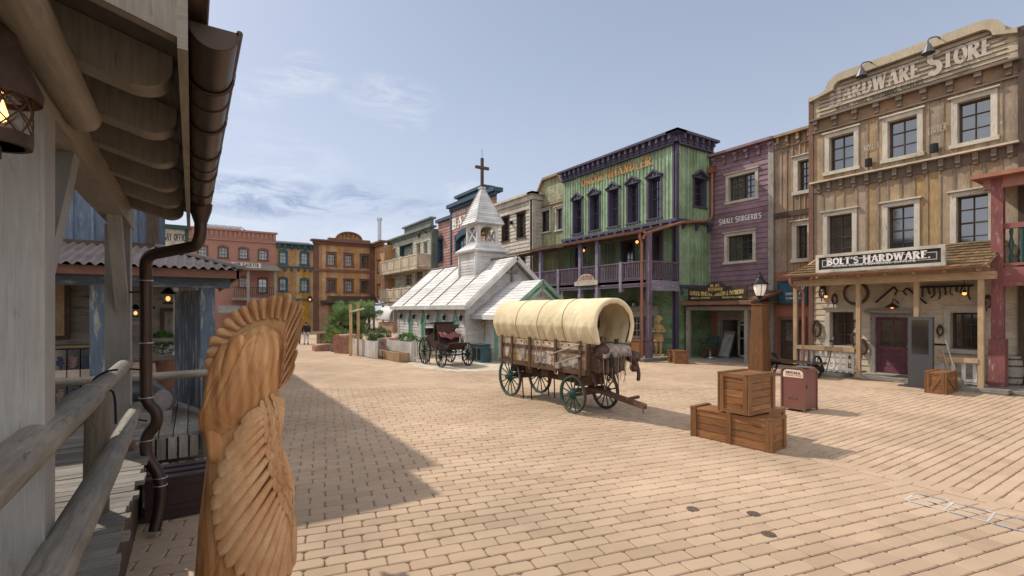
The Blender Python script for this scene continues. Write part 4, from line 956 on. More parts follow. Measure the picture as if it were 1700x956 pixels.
# ---------------- green building with balcony
GX=20.2; F=FX(GX); ga,gb=-24.9,-16.0; gz=10.75; gt=11.3; FSd=FY(16.0)
gr=thing('saloon_building','green board building with violet cornice, five pedimented windows and a plum balcony','building',(GX,20.4,0))
gw=[wx(GX,*a) for a in ((952.3,966,330.4,387.5),(980,995.4,323,381),(1011,1027,315.7,375.8),(1043,1060,307,370),(1077.4,1096.7,295,362.6))]
z0=sum(w[2] for w in gw)/5; z1=sum(w[3] for w in gw)/5; gw=[(a,b,z0,z1) for a,b,_,_ in gw]; gzf=6.85
m=MB(); bt=MB(); planks(m,F,ga,gb,gzf,gz,.24,gw,(.07,.04,bt),wob=.05)
bw_=[wx(GX,958,968,410,448),wx(GX,1036,1052,398,440),wx(GX,1085,1096,388,432)]
bw_=[(a,b,4.0,d) for a,b,c,d in bw_]
planks(m,F,ga,gb,3.9,gzf,.24,bw_,(.07,.04,bt),wob=.05)
sw=wy(16.0,1152,1170,297,343); planks(m,FSd,GX,23.0,gzf,gz,.24,[sw],(.06,.035,bt),wob=.05); planks(m,FSd,GX,23.0,3.5,gzf,.24,[],(.06,.035,bt),wob=.05)
wall=m.build('wall',M['green'],gr); bt.build('batten',M['green_bat'],wall)
for i,w in enumerate(gw): window(gr,F,w,cas='violet',sash='violet',nx=2,ny=4,cw=.1,depth=.3,head='ped',pane='glass' if i in(2,4) else 'glassdark')
window(gr,FSd,sw,cas='violet',sash='violet',nx=2,ny=4,cw=.1,depth=.25,head='ped',pane='glassdark')
for w in bw_: door(gr,F,w,mat='darkwood',cas='violet',crown=False,glz=.3)
m=MB()
m.box((ga-.1,-.3,gt-.12),(gb+.42,.42,gt),F); m.box((ga,.005,gz),(gb,.16,gt-.12),F); m.box((ga,.006,gz-.08),(gb+.2,.2,gz),F); dentils(m,F,ga+.2,gb-.1,gt-.12,.42,.13,.26,.16,.36)
m.box((GX-.42,-.3,gt-.121),(23.2,.42,gt-.001),FSd); m.box((GX,.005,gz),(23.0,.16,gt-.121),FSd); m.box((GX-.2,.006,gz-.081),(23.0,.2,gz-.001),FSd); dentils(m,FSd,GX+.2,22.9,gt-.121,.42,.13,.26,.16,.36)
m.build('cornice',M['violet'],gr)
m=MB(); m.box((ga,.006,gzf-.02),(gb+.14,.16,gzf+.12),F); m.box((ga,.004,gzf-.3),(gb,.05,gzf-.02),F); dentils(m,F,ga+.3,gb-.15,gzf-.02,.62,.14,.22,.05,.2)
m.box((GX-.15,.007,gzf-.021),(23,.16,gzf+.119),FSd); dentils(m,FSd,GX+.4,22.8,gzf-.021,.9,.14,.22,.02,.2); m.box((GX-.1,.006,3.55),(23.0,.14,3.68),FSd); dentils(m,FSd,GX+.3,22.8,3.55,.7,.14,.25,.03,.15); m.build('floor_band',M['violet'],gr)
m=MB(); m.box((gb-.16,.01,0),(gb-.0,.09,gz-.08),F); m.box((GX-.09,-.05,0),(GX+.12,.085,gz-.09),FSd); m.build('corner_post',M['violet'],gr)
words_('painted_lettering',gr,'textorange','DROGENHÄNDLER',F,-PX(966,500,GX)[0],-PX(1084,500,GX)[0],PX(1026,291.5,GX)[1],.46,o=.045,bold=1.25)
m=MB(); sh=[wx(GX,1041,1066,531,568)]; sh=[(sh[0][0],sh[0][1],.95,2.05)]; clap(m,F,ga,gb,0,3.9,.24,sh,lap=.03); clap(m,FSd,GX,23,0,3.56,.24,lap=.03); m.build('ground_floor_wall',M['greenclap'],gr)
# shop front
m=MB(); a,b,c,d=sh[0]; m.box((a-.3,0,.2),(b+1.1,.22,.92),F); m.box((a-.3,0,2.1),(b+1.1,.25,2.62),F); m.box((a-.3,0,.92),(a-.02,.2,2.1),F); m.box((b+.02,0,.92),(b+.25,.2,2.1),F); m.box((b+.95,0,.92),(b+1.1,.2,2.1),F); m.build('shop_front',M['greywood'],gr)
window(gr,F,(a,b,.95,2.05),cas='trim',sash='trim',nx=3,ny=3,cw=.04,proud=.2,depth=.02,pane='glassdark',mun=.045); window(gr,F,(b+.26,b+.94,.95,2.05),cas='greywood',sash='greywood',nx=1,ny=2,cw=.02,proud=.18,depth=.03,pane='glassdark')
words_('shop_lettering',gr,'textgold','REMEDIES',F,a-.25,b+.15,2.36,.18,o=.255,serif=False); words_('shop_lettering',gr,'textwhite','TOBACCO',F,a-.2,b+.1,2.16,.15,o=.255,serif=False)
# balcony
BX=17.9; Fb=FX(BX); b0,b1=-27.6,-15.85
m=MB(); m.box((BX-.06,15.85,3.62),(GX,24.9,3.84)); m.build('balcony_floor',M['plum'],gr)
m=MB(); m.box((b0,-.05,3.52),(b1,.02,3.66),Fb); m.box((b0,-.03,3.7),(b1,.06,3.86),Fb); m.box((BX,-.04,3.34),(GX,.03,3.84),FY(15.85)); m.build('balcony_fascia',M['lilac'],gr)
m=MB(); zr=4.76; baluster(m,Fb,b0,b1,3.9,zr-.06,.12,.045); baluster(m,FY(15.85),BX,GX,3.9,zr-.06,.12,.04); m.box((b0,-.05,zr-.07),(b1,.05,zr),Fb); m.box((b0,-.03,3.9),(b1,.03,3.96),Fb); m.box((BX,-.05,zr-.071),(GX-.1,.05,zr-.001),FY(15.85)); m.build('balcony_rail',M['plum'],gr)
for px,full in ((898,1),(928,0),(963.7,1),(992,1),(1031.6,0),(1077,1)):
    u=-PX(px,500,BX)[0]; m=MB(); m.box((u-.09,-.12,3.3 if not full else .18),(u+.09,.09,6.05 if full else zr+.04),Fb); 
    if full: m.box((u-.12,-.14,.18),(u+.12,.12,.9),Fb); m.box((u-.11,-.13,2.7),(u+.11,.11,3.3),Fb)
    m.build('balcony_post',M['lilac' if px<1070 else 'plum'],gr,bevel=.012)
m=MB(); shingles(m,(17.6,27.4,6.06),(17.6,15.75,6.06),(GX,27.4,6.75),(GX,15.75,6.75),4,30,.03); m.quad((17.62,27.4,6.03),(17.62,15.75,6.03),(GX,15.75,6.72),(GX,27.4,6.72)); m.box((17.9,15.85,5.86),(18.05,27.4,6.05)); br=m.build('balcony_roof',M['darkwood'],gr)
m=MB(); gutter(m,(17.55,27.5,6.08),(17.55,15.7,6.08),.075); m.build('gutter',M['copperpipe'],br)
m=MB(); m.tube(roundcorner([(17.6,16.0,6.02),(17.6,16.0,5.75),(17.72,15.98,5.6),(17.72,15.98,.2)],.12),.065,10); m.tube(roundcorner([(17.7,15.9,5.75),(17.75,15.8,6.0),(20.3,15.72,6.75),(22.3,15.7,7.0),(22.75,15.75,7.2),(22.75,15.75,9.6)],.25),.07,10); m.box((22.6,15.6,9.55),(22.9,15.95,9.85)); m.build('downpipe',M['copperpipe'],gr,smooth=False,angle=40)
m=MB()
for i in range(9): x=17.42+(20.15-17.42)*i/9; m.box((x,15.6,.1),(x+.29,24.9,.18))
m.box((17.46,15.64,-.02),(20.1,24.9,.1)); m.build('boardwalk',M['greywood'],gr)
for px,py in ((972,416),(1061,402)):
    m=MB(); u,z=-PX(px,500,GX)[0],PX(px,py,GX)[1]; m.ell(F(u,.16,z),.085,8,6); wl2=m.build('wall_lamp',M['bulb'],gr); m=MB(); m.lathe([(.02,.22),(.12,.1),(.11,.09)],F(u,.16,z),8); m.box((u-.05,.03,z-.1),(u+.05,.06,z+.25),F); m.build('lamp_shade',M['iron'],wl2)
# arched wooden sign on the balcony rail
u0,u1=-PX(957,500,BX)[0],-PX(995,500,BX)[0]; zs0=PX(975,474,BX)[1]
sg=thing('balcony_sign','small weathered arched sign with faded red letters hung on the plum balcony rail','sign',(BX-.1,-(u0+u1)/2,zs0))
um=(u0+u1)/2; hw_=(u1-u0)/2
m=MB(); m.prism([(u0,zs0),(u1,zs0),(u1+.02,zs0+.2),(u1-.25,zs0+.28)]+[(um+hw_*.72*math.cos(PI*i/10),zs0+.26+.36*math.sin(PI*i/10)) for i in range(11)]+[(u0+.25,zs0+.28),(u0-.02,zs0+.2)],.1,.15,Fb); m.build('board',M['cream2'],sg)
words_('lettering',sg,'textred','SALOON',Fb,um-hw_*.6,um+hw_*.6,zs0+.16,.22,o=.155,path=lambda u,z:(u,z+.16*math.cos((u-um)/hw_*1.3)))
words_('lettering',sg,'textred','OLD',Fb,um-hw_*.25,um+hw_*.25,zs0+.44,.11,o=.155,serif=False)
# ---------------- pale green gabled front
AX=20.35; F=FX(AX); a0,a1_=-27.75,-24.95
ag=thing('gabled_shop','narrow pale green board front with a clipped gable and ghost lettering','building',(AX,26.3,0))
zt=PX(915,296,AX)[1]; zsd=PX(896,322,AX)[1]
def aedge(u):
    f=(u-a0)/(a1_-a0)
    return zsd+(zt-zsd)*min(1,f/.24) if f<.24 else (zt if f<.84 else zt-(zt-zsd)*.8*(f-.84)/.16)
wn_=[wx(AX,898,912.7,350,385),wx(AX,924,935.4,346,381)]; wn_=[(a,min(b,a1_-.1),c,d) for a,b,c,d in wn_]; zb=PX(915,339,AX)[1]
m=MB(); planks(m,F,a0,a1_,3,zt,.22,wn_,edge=aedge); m.build('wall',M['palegreen'],ag)
for w in wn_: window(ag,F,w,cas='trim',nx=1,ny=1,cw=.13,depth=.2,pane='glassdark')
pf=[(a0,zsd),(a0+(a1_-a0)*.24,zt),(a0+(a1_-a0)*.84,zt),(a1_,aedge(a1_-.001))]
m=MB()
for p,q in zip(pf[:-1],pf[1:]): m.prism([p,q,(q[0],q[1]+.16),(p[0],p[1]+.16)],-.3,.22,F)
m.build('gable_trim',M['narrow'],ag); trimbox('band',ag,'narrow',F,[((a0,.01,zb-.06),(a1_,.1,zb+.06))])
words_('painted_lettering',ag,'textwhite2','VICTORIAN ART',F,a0+.35,a1_-.1,zb+.18,.33,o=.012); words_('painted_lettering',ag,'textwhite2','DR',F,a0+1.3,a0+1.9,zb+.68,.3,o=.012)
# ---------------- cream clapboard building
CX=19.6; F=FX(CX); c0,c1=-33.0,-27.4; cz=10.0
cb=thing('clapboard_building','cream clapboard building with plain heavy cornice behind the chapel steeple','building',(CX,30,0))
cw_=[wx(CX,834,845.5,361,400.5),wx(CX,859,872,354,394.5),wx(CX,861,872,426,452)]
m=MB(); clap(m,F,c0,c1-.3,0,cz,.26,cw_,lap=.035); clap(m,FY(27.4),CX+.2,20.4,0,cz,.26); m.build('wall',M['cream'],cb)
for w in cw_: window(cb,F,w,cas='darkwood',sash='darkwood',nx=2,ny=4,cw=.08,depth=.25,pane='glassdark')
m=MB(); m.box((c0,-.3,cz+.35),(c1+.3,.3,cz+.5),F); m.box((c0,.005,cz),(c1+.12,.14,cz+.35),F); m.box((c0,.005,cz-.6),(c1+.03,.08,cz-.5),F); m.box((CX-.3,-.3,cz+.349),(20.8,.3,cz+.499),FY(27.4)); m.box((CX-.12,.005,cz),(20.4,.14,cz+.349),FY(27.4)); m.build('cornice',M['cream'],cb)
m=MB(); m.box((c1-.3,-.1,0),(c1+.01,.09,cz),F); m.box((CX-.09,-.2,0),(CX+.22,.06,cz),FY(27.4)); m.build('corner_board',M['cream'],cb)
m=MB(); u,z=-PX(851,500,CX)[0],PX(851,370,CX)[1]; m.box((u-.08,.04,z-.12),(u+.08,.25,z+.12),F); m.build('wall_lamp',M['iron'],cb)
# ---------------- bank
KX=20.2; F=FX(KX); k0,k1=-41.2,-33.1; kz=PX(741,350,KX)[1]
bk=thing('bank_building','red clapboard bank with blue trim, arched window and white BANK lettering','bank',(KX,37,0))
kw=wx(KX,757,790,388,413); kw2=wx(KX,740.5,744,395,420)
m=MB(); clap(m,F,k0,k1,0,kz,.28,[kw],lap=.035); F2=FX(20.6); kz2=PX(733,369,20.6)[1]; kd=wx(20.6,727.8,735.4,396,434); clap(m,F2,-45.0,k0,0,kz2,.28,[kd],lap=.035); m.build('wall',M['bankred'],bk)
window(bk,F,kw,cas='bankblue',sash='bankblue',nx=4,ny=3,cw=.22,depth=.25,head='arch',arch=.5,pane='glass'); window(bk,F2,kd,cas='bankblue',sash='bankblue',nx=2,ny=4,cw=.14,depth=.2,head='arch',pane='glassdark')
m=MB(); m.box((k0-.35,-.5,kz),(k1+.1,.4,kz+.32),F); m.box((k0-.15,.005,kz-.3),(k1,.18,kz),F); m.box((k0-.12,.01,0),(k0+.1,.1,kz-.3),F); m.box((-45.1,-.4,kz2),(k0-.36,.3,kz2+.3),F2); m.box((-40.2,-.9,kz+.32),(-35.5,-.1,kz+.75),F); m.box((-40.5,-1.0,kz+.75),(-35.2,.1,kz+1.0),F); m.build('cornice',M['bankblue'],bk)
words_('painted_lettering',bk,'textwhite','BANK',F,-PX(750.5,500,KX)[0],-PX(791,500,KX)[0],PX(765,377,KX)[1],.95,o=.045,bold=1.2); words_('painted_motto',bk,'textwhite','SOUTHERN COUNTY',F,-PX(750.5,500,KX)[0],-PX(795,500,KX)[0],PX(765,361,KX)[1]+.3,.3,o=.045,serif=False)
m=MB(); shingles(m,(18.3,45,4.6),(18.3,33.2,4.6),(20.2,45,5.3),(20.2,33.2,5.3),3,24,.04); m.box((18.25,33.2,4.45),(18.35,45,4.6)); m.build('porch_roof',M['rust'],bk)
# ---------------- grey green building with white balconies
YX=19.97; F=FX(YX); g0,g1=-58.0,-45.05; yz=PX(718,379,YX)[1]
hb=thing('balcony_building','grey green clapboard building with two cream timber balconies beyond the bank','building',(YX,51,0))
hwn=[wx(YX,643,648.5,416,432),wx(YX,652,657.5,414,430),wx(YX,692,698,405,424),wx(YX,703.6,709.5,402,421),wx(YX,664.5,684.7,408,434),wx(YX,646,656,462,478),wx(YX,672,684,455,474),wx(YX,690,702,450,470)]
m=MB(); clap(m,F,g0,g1,0,yz,.28,hwn,lap=.035); m.build('wall',M['greige'],hb); m=MB(); clap(m,FY(45.05),YX,20.7,0,yz,.28); m.build('side_wall',M['greytrim'],hb)
for i,w in enumerate(hwn): window(hb,F,w,cas='trim' if i!=4 else 'tealtrim',sash='trim',nx=2,ny=3,cw=.1,depth=.5 if i==4 else .2,pane='curtain' if i in (0,1,4) else 'glassdark')
m=MB(); m.box((g0,-.3,yz+.1),(g1+.4,.4,yz+.28),F); m.box((g0,.005,yz-.2),(g1,.14,yz+.1),F); dentils(m,F,g0+.3,g1-.1,yz+.1,.5,.16,.25,.14,.3); m.box((-54,-.8,yz+.28),(-46.5,-.5,yz+1.25),F); m.box((-54.3,-.95,yz+1.25),(-46.2,-.3,yz+1.42),F); m.box((g1-.22,.01,0),(g1+.02,.09,yz-.2),F); m.build('cornice',M['greytrim'],hb)
def balc(zf,zr,ya,yb,X):
    FBc=FX(X); m=MB(); u0,u1=-yb,-ya; m.box((X-.06,ya,zf-.3),(YX,yb,zf)); bo=m.build('balcony',M['cream2'],hb)
    m=MB(); n=int((u1-u0)/.16)
    for i in range(n): u=u0+(u1-u0)*(i+.5)/n; m.box((u-.062,-.02,zf+.06),(u+.062,.02,zr-.1),FBc)
    m.box((u0,-.06,zr-.1),(u1,.06,zr),FBc)
    for k in range(6): u=u0+(u1-u0)*k/5; m.box((u-.09,-.09,zf-.35),(u+.09,.09,zr+.12),FBc)
    m.box((X,-.03,zf+.06),(YX,.03,zr),FY(ya)); m.build('railing',M['cream2'],bo)
balc(6.75,7.95,45.2,56.2,18.45); balc(3.65,4.75,45.2,56.2,18.45)
m=MB(); u,z=-PX(711,500,YX)[0],PX(711,388,YX)[1]; m.tube(smooth_path([F(u,.1,z),F(u,.7,z+.3),F(u,1.0,z)],4),.05,6); m.ell(F(u,1.0,z-.2),(.18,.12,.3),8,6); m.build('hanging_sign',M['rustiron'],hb)
m=MB(); shingles(m,(17.2,56,2.9),(17.2,45.2,2.9),(19.9,56,3.6),(19.9,45.2,3.6),5,24,.05); hr=m.build('porch_roof',M['shingle'],hb)
for y in (45.6,49,52.5,55.8):
    m=MB(); m.box((17.4,y-.1,0),(17.6,y+.1,2.95)); m.build('porch_post',M['greywood'],hb)
# ---------------- red balcony building at the right edge
RX=20.0; F=FX(HX+.3)
rb=thing('red_building','dark red timber building with flaking balcony post at the right edge of the square','building',(RX,2,0))
m=MB(); planks(m,F,-3.85,3,0,7.2,.3,[]); m.build('wall',M['reddark'],rb)
yr=PX(1657,500,RX)[0]; m=MB(); m.box((RX-.13,yr-.13,.13),(RX+.13,yr+.13,6.3)); m.box((RX-.18,yr-.18,.13),(RX+.18,yr+.18,1.55)); m.build('post',M['red'],rb,bevel=.02)
Fr=FX(RX); zr0=PX(1680,455,RX)[1]; m=MB(); m.box((-yr,-.1,zr0-.35),(3,.1,zr0+.2),Fr); m.box((-yr+.05,-1.5,zr0-.1),(3,-.1,zr0+.1),Fr); zt_=PX(1680,373,RX)[1]; m.box((-yr,-.06,zt_-.1),(3,.06,zt_+.05),Fr); m.box((-yr,-.05,zr0+.25),(3,.05,zr0+.33),Fr); m.build('balcony_beam',M['red'],rb)
m=MB()
for i in range(14): 
    u=-yr+.28+i*.22; zz=zr0+.33; hz_=zt_-.1-zz; m.lathe([(.035,0),(.06,hz_*.15),(.03,hz_*.3),(.065,hz_*.55),(.03,hz_*.75),(.05,hz_*.9),(.035,hz_)],Fr(u,0,zz),8)
m.build('baluster',M['tealtrim'],rb,angle=50)['kind']='stuff'
m=MB(); zrf=6.3; m.box((-yr-.5,-1.5,zrf),(3,.5,zrf+.12),Fr); m.box((-yr-.3,-.1,zrf-.3),(3,.12,zrf),Fr); m.build('balcony_roof',M['copperpipe'],rb)
m=MB()
for i in range(6): x=19.35+i*.36; m.box((x,-3,.05),(x+.34,3.9,.13))
m.box((19.38,-3,-.02),(21.4,3.9,.05)); m.build('boardwalk',M['greywood'],rb)
# ================================================================== FAR END OF THE STREET
EY=60.0; F=FY(EY)
xa=[PY(p,500,EY)[0] for p in (250,336,458,520,622)]
def zy(px,py,Y=EY): return PY(px,py,Y)[1]
# brown arcade building
x0,x1=xa[3],xa[4]; bz=zy(575,408)
bb=thing('arcade_building','brown board building with a half-round pediment and six windows at the street end','building',((x0+x1)/2,EY,0))
ws=[wy(EY,*a) for a in ((544,556,421.5,440),(573,584.7,423,441.5),(600,611.4,425,444),(544,556,464.5,482.7),(573,584.7,465.7,484.5),(600,611,467,485.5))]
for i in (0,3):
    c=sum(w[2] for w in ws[i:i+3])/3; d=sum(w[3] for w in ws[i:i+3])/3; ws[i:i+3]=[(a,b,c,d) for a,b,_,_ in ws[i:i+3]]
za=zy(560,499)
m=MB(); planks(m,F,x0,x1,za,bz,.34,ws); planks(m,F,x0,x0+1.9,0,za,.34); Fq=FXL(x1-.0)
planks(m,lambda u,o,z:(x1-o,-u,z),-EY,-56.4,za,bz,.34); planks(m,FY(56.4),x1,x1+1.2,za,bz,.34); m.build('wall',M['brown'],bb)
for i,w in enumerate(ws): window(bb,F,w,cas='redbrown',sash='darkwood',nx=3,ny=3,cw=.2,depth=.2,pane='curtain' if i in (0,1,4) else 'glassdark',head='flat')
# narrow windows in the return wall
for py in ((434,452),(474,492)):
    q=[PX(p,sum(py)/2,x1) for p in (627.5,631)]; zz0,zz1=PX(629,py[1],x1)[1],PX(629,py[0],x1)[1]
    window(bb,lambda u,o,z:(x1-o,-u,z),(-q[0][0],-q[1][0],zz0,zz1),cas='redbrown',sash='darkwood',nx=1,ny=3,cw=.15,depth=.15,pane='glassdark')
m=MB(); m.box((x0-.3,-.4,bz+.3),(x1+.1,.55,bz+.5),F); m.box((x0-.1,.005,bz),(x1,.3,bz+.3),F); zc=zy(575,450); m.box((x0,.005,zc-.15),(x1,.14,zc+.15),F); m.box((x1-.55,56.3,bz+.301),(x1+.4,EY,bz+.499)); m.box((x1-.3,56.35,bz),(x1-.004,EY,bz+.3))
for u in (x0+.3,x1-.35): m.box((u-.3,.005,0 if u<x0+1 else za),(u+.3,.1,bz),F)
px0,px1=PY(544,500,EY)[0],PY(613,500,EY)[0]; m.box((px0,-.2,bz+.5),(px1,.45,bz+.78),F)
cx=PY(579,500,EY)[0]; rr=PY(600.5,500,EY)[0]-cx; rz=zy(579,385)-bz-.78
arc=[(cx+rr*math.cos(PI*i/20),bz+.78+rz*math.sin(PI*i/20)) for i in range(21)]; ari=[(cx+rr*.86*math.cos(PI*i/20),bz+.78+rz*.84*math.sin(PI*i/20)) for i in range(21)]
for i in range(20): m.prism([ari[i],ari[i+1],arc[i+1],arc[i]],-.2,.35,F,rnd=.5)
m.build('cornice',M['redbrown'],bb); m=MB(); m.prism(ari,-.1,.1,F); m.build('pediment',M['brown'],bb)
words_('painted_lettering',bb,'textblack','1887',F,cx-.9,cx+.9,bz+.95,.5,o=.11)
m=MB(); m.box((x0+1.9,-5,0),(x1,-4.9,za),F); m.quad((x0+1.9,0,za),(x1,0,za),(x1,-5,za),(x0+1.9,-5,za),F=F); m.build('arcade_back',M['reddark'],bb)
m=MB(); m.box((x0+.8,.0,za-.5),(x1,.3,za),F); m.build('arcade_beam',M['darkwood'],bb)
for u in (x0+2.0,x0+4.4,x0+6.4):
    m=MB(); m.box((u-.12,.05,0),(u+.12,.29,za-.5),F); m.build('arcade_post',M['darkwood'],bb)
m=MB(); shingles(m,(x0+1,EY-1.9,za-.3),(x1,EY-1.9,za-.3),(x0+1.6,EY-.1,za+.55),(x1,EY-.1,za+.55),4,20,.05); m.build('canopy',M['darkwood'],bb)
# yellow building
x0,x1=xa[2],xa[3]; yz_=zy(490,409)
yb=thing('ochre_building','tall ochre board building with teal arched windows between brick block and brown arcade','building',((x0+x1)/2,EY,0))
ws=[wy(EY,*a) for a in ((464.5,475.4,418,437.5),(500,511,419.5,438.8),(464.5,475.4,463,482.7),(500,511,464.5,483.6))]; zz=zy(490,497)
dw=(x0+4.3,x0+6.2,0,3.0)
m=MB(); planks(m,F,x0,x1,0,yz_,.3,ws+[dw]); m.build('wall',M['ochre'],yb)
for i,w in enumerate(ws): window(yb,F,w,cas='teal',sash='teal',nx=2,ny=3,cw=.17,depth=.2,head='arch',pane='curtain' if i!=2 else 'glass')
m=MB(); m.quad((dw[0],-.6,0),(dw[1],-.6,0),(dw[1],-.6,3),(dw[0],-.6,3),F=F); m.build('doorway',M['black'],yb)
m=MB(); zb=zy(490,444); m.box((x0,-.3,yz_+.15),(x1,.45,yz_+.3),F); m.box((x0,.005,yz_-.25),(x1,.12,yz_+.15),F); dentils(m,F,x0+.2,x1-.2,yz_+.15,.6,.2,.35,.12,.35); m.box((x0,.005,zb),(x1,.22,zb+.14),F); dentils(m,F,x0+.2,x1-.2,zb,.6,.2,.3,.01,.2); m.box((x0,.006,zz-.1),(x1,.15,zz+.1),F); m.build('cornice',M['teal'],yb)
m=MB(); m.quad((x0,-3,yz_+.9),(x1,-3,yz_+.9),(x1,.2,yz_+.3),(x0,.2,yz_+.3),F=F); m.build('roof',M['darkwood'],yb)
# brick gazette building
x0,x1=xa[1],xa[2]; rz_=zy(340,380)
gz_=thing('brick_building','pinkish brick newspaper building with segment-arched windows and a timber balcony','building',((x0+x1)/2,EY,0))
ws=[wy(EY,*a) for a in ((328.7,343.8,408,426),(363,378,410,427.8),(397,411.6,412.5,430),(429.5,443.9,415,432),(397,411.6,461,477.5),(429,443.4,463,486))]
m=MB(); flat(m,F,x0-1.2,x1,0,rz_,ws); m.build('wall',M['brickpink'],gz_)
for i,w in enumerate(ws): window(gz_,F,w,cas='redbrown',sash='black',nx=3 if i<5 else 2,ny=3,cw=.1,depth=.18,head='arch',pane='curtain' if i<5 else 'glassdark')
m=MB(); m.box((x0-1.2,-.3,rz_),(x1+.15,.2,rz_+.18),F); m.box((x0-1.2,.005,rz_-1.05),(x1,.14,rz_-.9),F); dentils(m,F,x0-.9,x1-.1,rz_-.05,.42,.2,.55,.005,.12); m.build('cornice',M['brickpink'],gz_)
by=57.9; Fb=FY(by); zd=PY(430,494,by)[1]; zr=PY(430,476.5,by)[1]; zk=PY(430,448,by)[1]; bx0,bx1=PY(385,500,by)[0],PY(458,500,by)[0]
m=MB(); m.box((bx0,by-.1,zd-.3),(bx1,EY,zd)); bo=m.build('balcony',M['greywood'],gz_)
m=MB(); baluster(m,Fb,bx0,bx1,zd,zr-.08,.2,.06); m.box((bx0,-.06,zr-.08),(bx1,.06,zr),Fb); m.build('railing',M['darkwood'],bo)
for px in (412,457): 
    u=PY(px,500,by)[0]; m=MB(); m.box((u-.13,-.1,0),(u+.13,.12,zk),Fb); m.build('balcony_post',M['greywood'],gz_)
m=MB(); m.obox((bx0-.3,by-.4,zk+.05),(bx1+.4,by-.4,zk+.05),.1,.22); m.quad((bx0-.3,by-.45,zk+.1),(bx1+.4,by-.45,zk+.1),(bx1+.4,EY,zk+.7),(bx0-.3,EY,zk+.7)); m.build('balcony_roof',M['greywood'],gz_)
m=MB(); u=PY(418,500,57)[0]; z=PY(418,512,57)[1]; m.quad((u-3,56.2,z-.35),(u+.3,56.2,z-.35),(u+.3,57.9,z+.3),(u-3,57.9,z+.3)); m.quad((u-3,56.2,z-.45),(u+.3,56.2,z-.45),(u+.3,56.2,z-.35),(u-3,56.2,z-.35)); m.build('canopy',M['greywood'],gz_)
u0,u1=PY(384,500,57.4)[0],PY(433,500,57.4)[0]; z0=PY(420,444.5,57.4)[1]; z1=PY(420,436.5,57.4)[1]
sg=thing('newspaper_sign','white board with black GAZETTE lettering above the brick building balcony','sign',((u0+u1)/2,57.4,z0))
Fg=FY(57.4); m=MB(); m.box((u0,-.06,z0),(u1,0,z1),Fg); m.build('board',M['white'],sg); words_('lettering',sg,'textblack','THE GAZETTE',Fg,u0+.2,u1-.15,z0+.12,(z1-z0)*.66,o=.006,bold=1.4)
m=MB(); m.obox((u0+.4,57.45,z0+.05),(u0+.4,57.5,zk+.1),.06,.06,up=(1,0,0)); m.obox((u1-.4,57.45,z0+.05),(u1-.4,57.5,zk+.1),.06,.06,up=(1,0,0)); m.build('bracket',M['darkwood'],sg)
# roof terrace with glazed balustrade behind the brick parapet
tx0,tx1=PY(330,380,66)[0],PY(416,380,66)[0]; zt0=PY(370,382,66)[1]-.5; zt1=PY(340,371.5,66)[1]
tr=thing('roof_terrace','glazed balustrade of a terrace on the roof behind the brick building','balustrade',((tx0+tx1)/2,66,zt0))
m=MB(); Ft=FY(66)
for i in range(6): u=tx0+(tx1-tx0)*.8*i/5; m.box((u-.04,-.04,zt0),(u+.04,.04,zt1),Ft)
m.box((tx0,-.04,zt1-.07),(tx0+(tx1-tx0)*.8,.04,zt1),Ft); m.obox((tx0+(tx1-tx0)*.8,66,zt1-.04),(tx1,67,zt0+.5),.08,.08); m.build('rail',M['steel'],tr)
m=MB(); m.quad((tx0,-.01,zt0),(tx0+(tx1-tx0)*.8,-.01,zt0),(tx0+(tx1-tx0)*.8,-.01,zt1-.1),(tx0,-.01,zt1-.1),F=Ft); m.build('glass_panel',M['curtain'],tr)
# tan clapboard building with green cornice
x0,x1=xa[0]-6,xa[1]-1.2; tz=zy(300,381)
tb=thing('tan_clapboard_building','tan clapboard building with green cornice left of the brick building','building',((x0+x1)/2,EY,0))
ws=[wy(EY,*a) for a in ((254,271,400,426),(288,306,414,440))]
m=MB(); clap(m,F,x0,x1,0,tz,.3,ws,lap=.03); m.build('wall',M['cream'],tb)
for w in ws: window(tb,F,w,cas='tealtrim',sash='tealtrim',nx=2,ny=3,cw=.15,depth=.2,pane='curtain')
m=MB(); m.box((x0,-.3,tz),(x1,.35,tz+.4),F); m.box((x1-.3,.005,0),(x1,.1,tz),F); m.build('cornice',M['tealtrim'],tb)
words_('painted_lettering',tb,'textblack','ASSAY OFFICE',F,PY(262,395,EY)[0],PY(312,395,EY)[0],zy(285,399),.7,o=.04)
# steel flue
fx,fy=20.5,61.0; q=proj_=None
fl=MB(); d_=fx*SN+fy*CS; zf=EYE+(V0-362)/FOC*d_; fl.lathe([(.23,8),(.23,zf-.4),(.33,zf-.38),(.33,zf-.05),(.2,zf)],(PY(630,500,61)[0],61,0),12); props(fl.build('flue_pipe',M['steel'],smooth=False,angle=40),'thin steel flue pipe rising behind the brown arcade building','flue')
# low weathered building seen under the blue porch, and the block behind the blue house (it throws the long shadow)
LY=33.0; F=FY(LY)
lb=thing('weathered_cabin','low weathered board cabin with a plank door seen under the blue porch','cabin',(-2,LY,0))
d=(PY(273,500,LY)[0],PY(300,500,LY)[0],.2,PY(288,517,LY)[1]); d2=(PY(302,500,LY)[0],PY(312,500,LY)[0],.2,PY(305,514,LY)[1])
m=MB(); clap(m,F,-9,.8,0,4.5,.26,[d,d2],lap=.035); m.build('wall',M['greywood'],lb)
m=MB(); 
for i in range(5): m.box((d[0]+(d[1]-d[0])*i/5,-.1,d[2]),(d[0]+(d[1]-d[0])*(i+.95)/5,-.05,d[3]),F)
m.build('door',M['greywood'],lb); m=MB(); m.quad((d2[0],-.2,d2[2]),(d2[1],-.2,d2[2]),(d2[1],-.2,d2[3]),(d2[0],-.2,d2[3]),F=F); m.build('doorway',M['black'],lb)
m=MB(); 
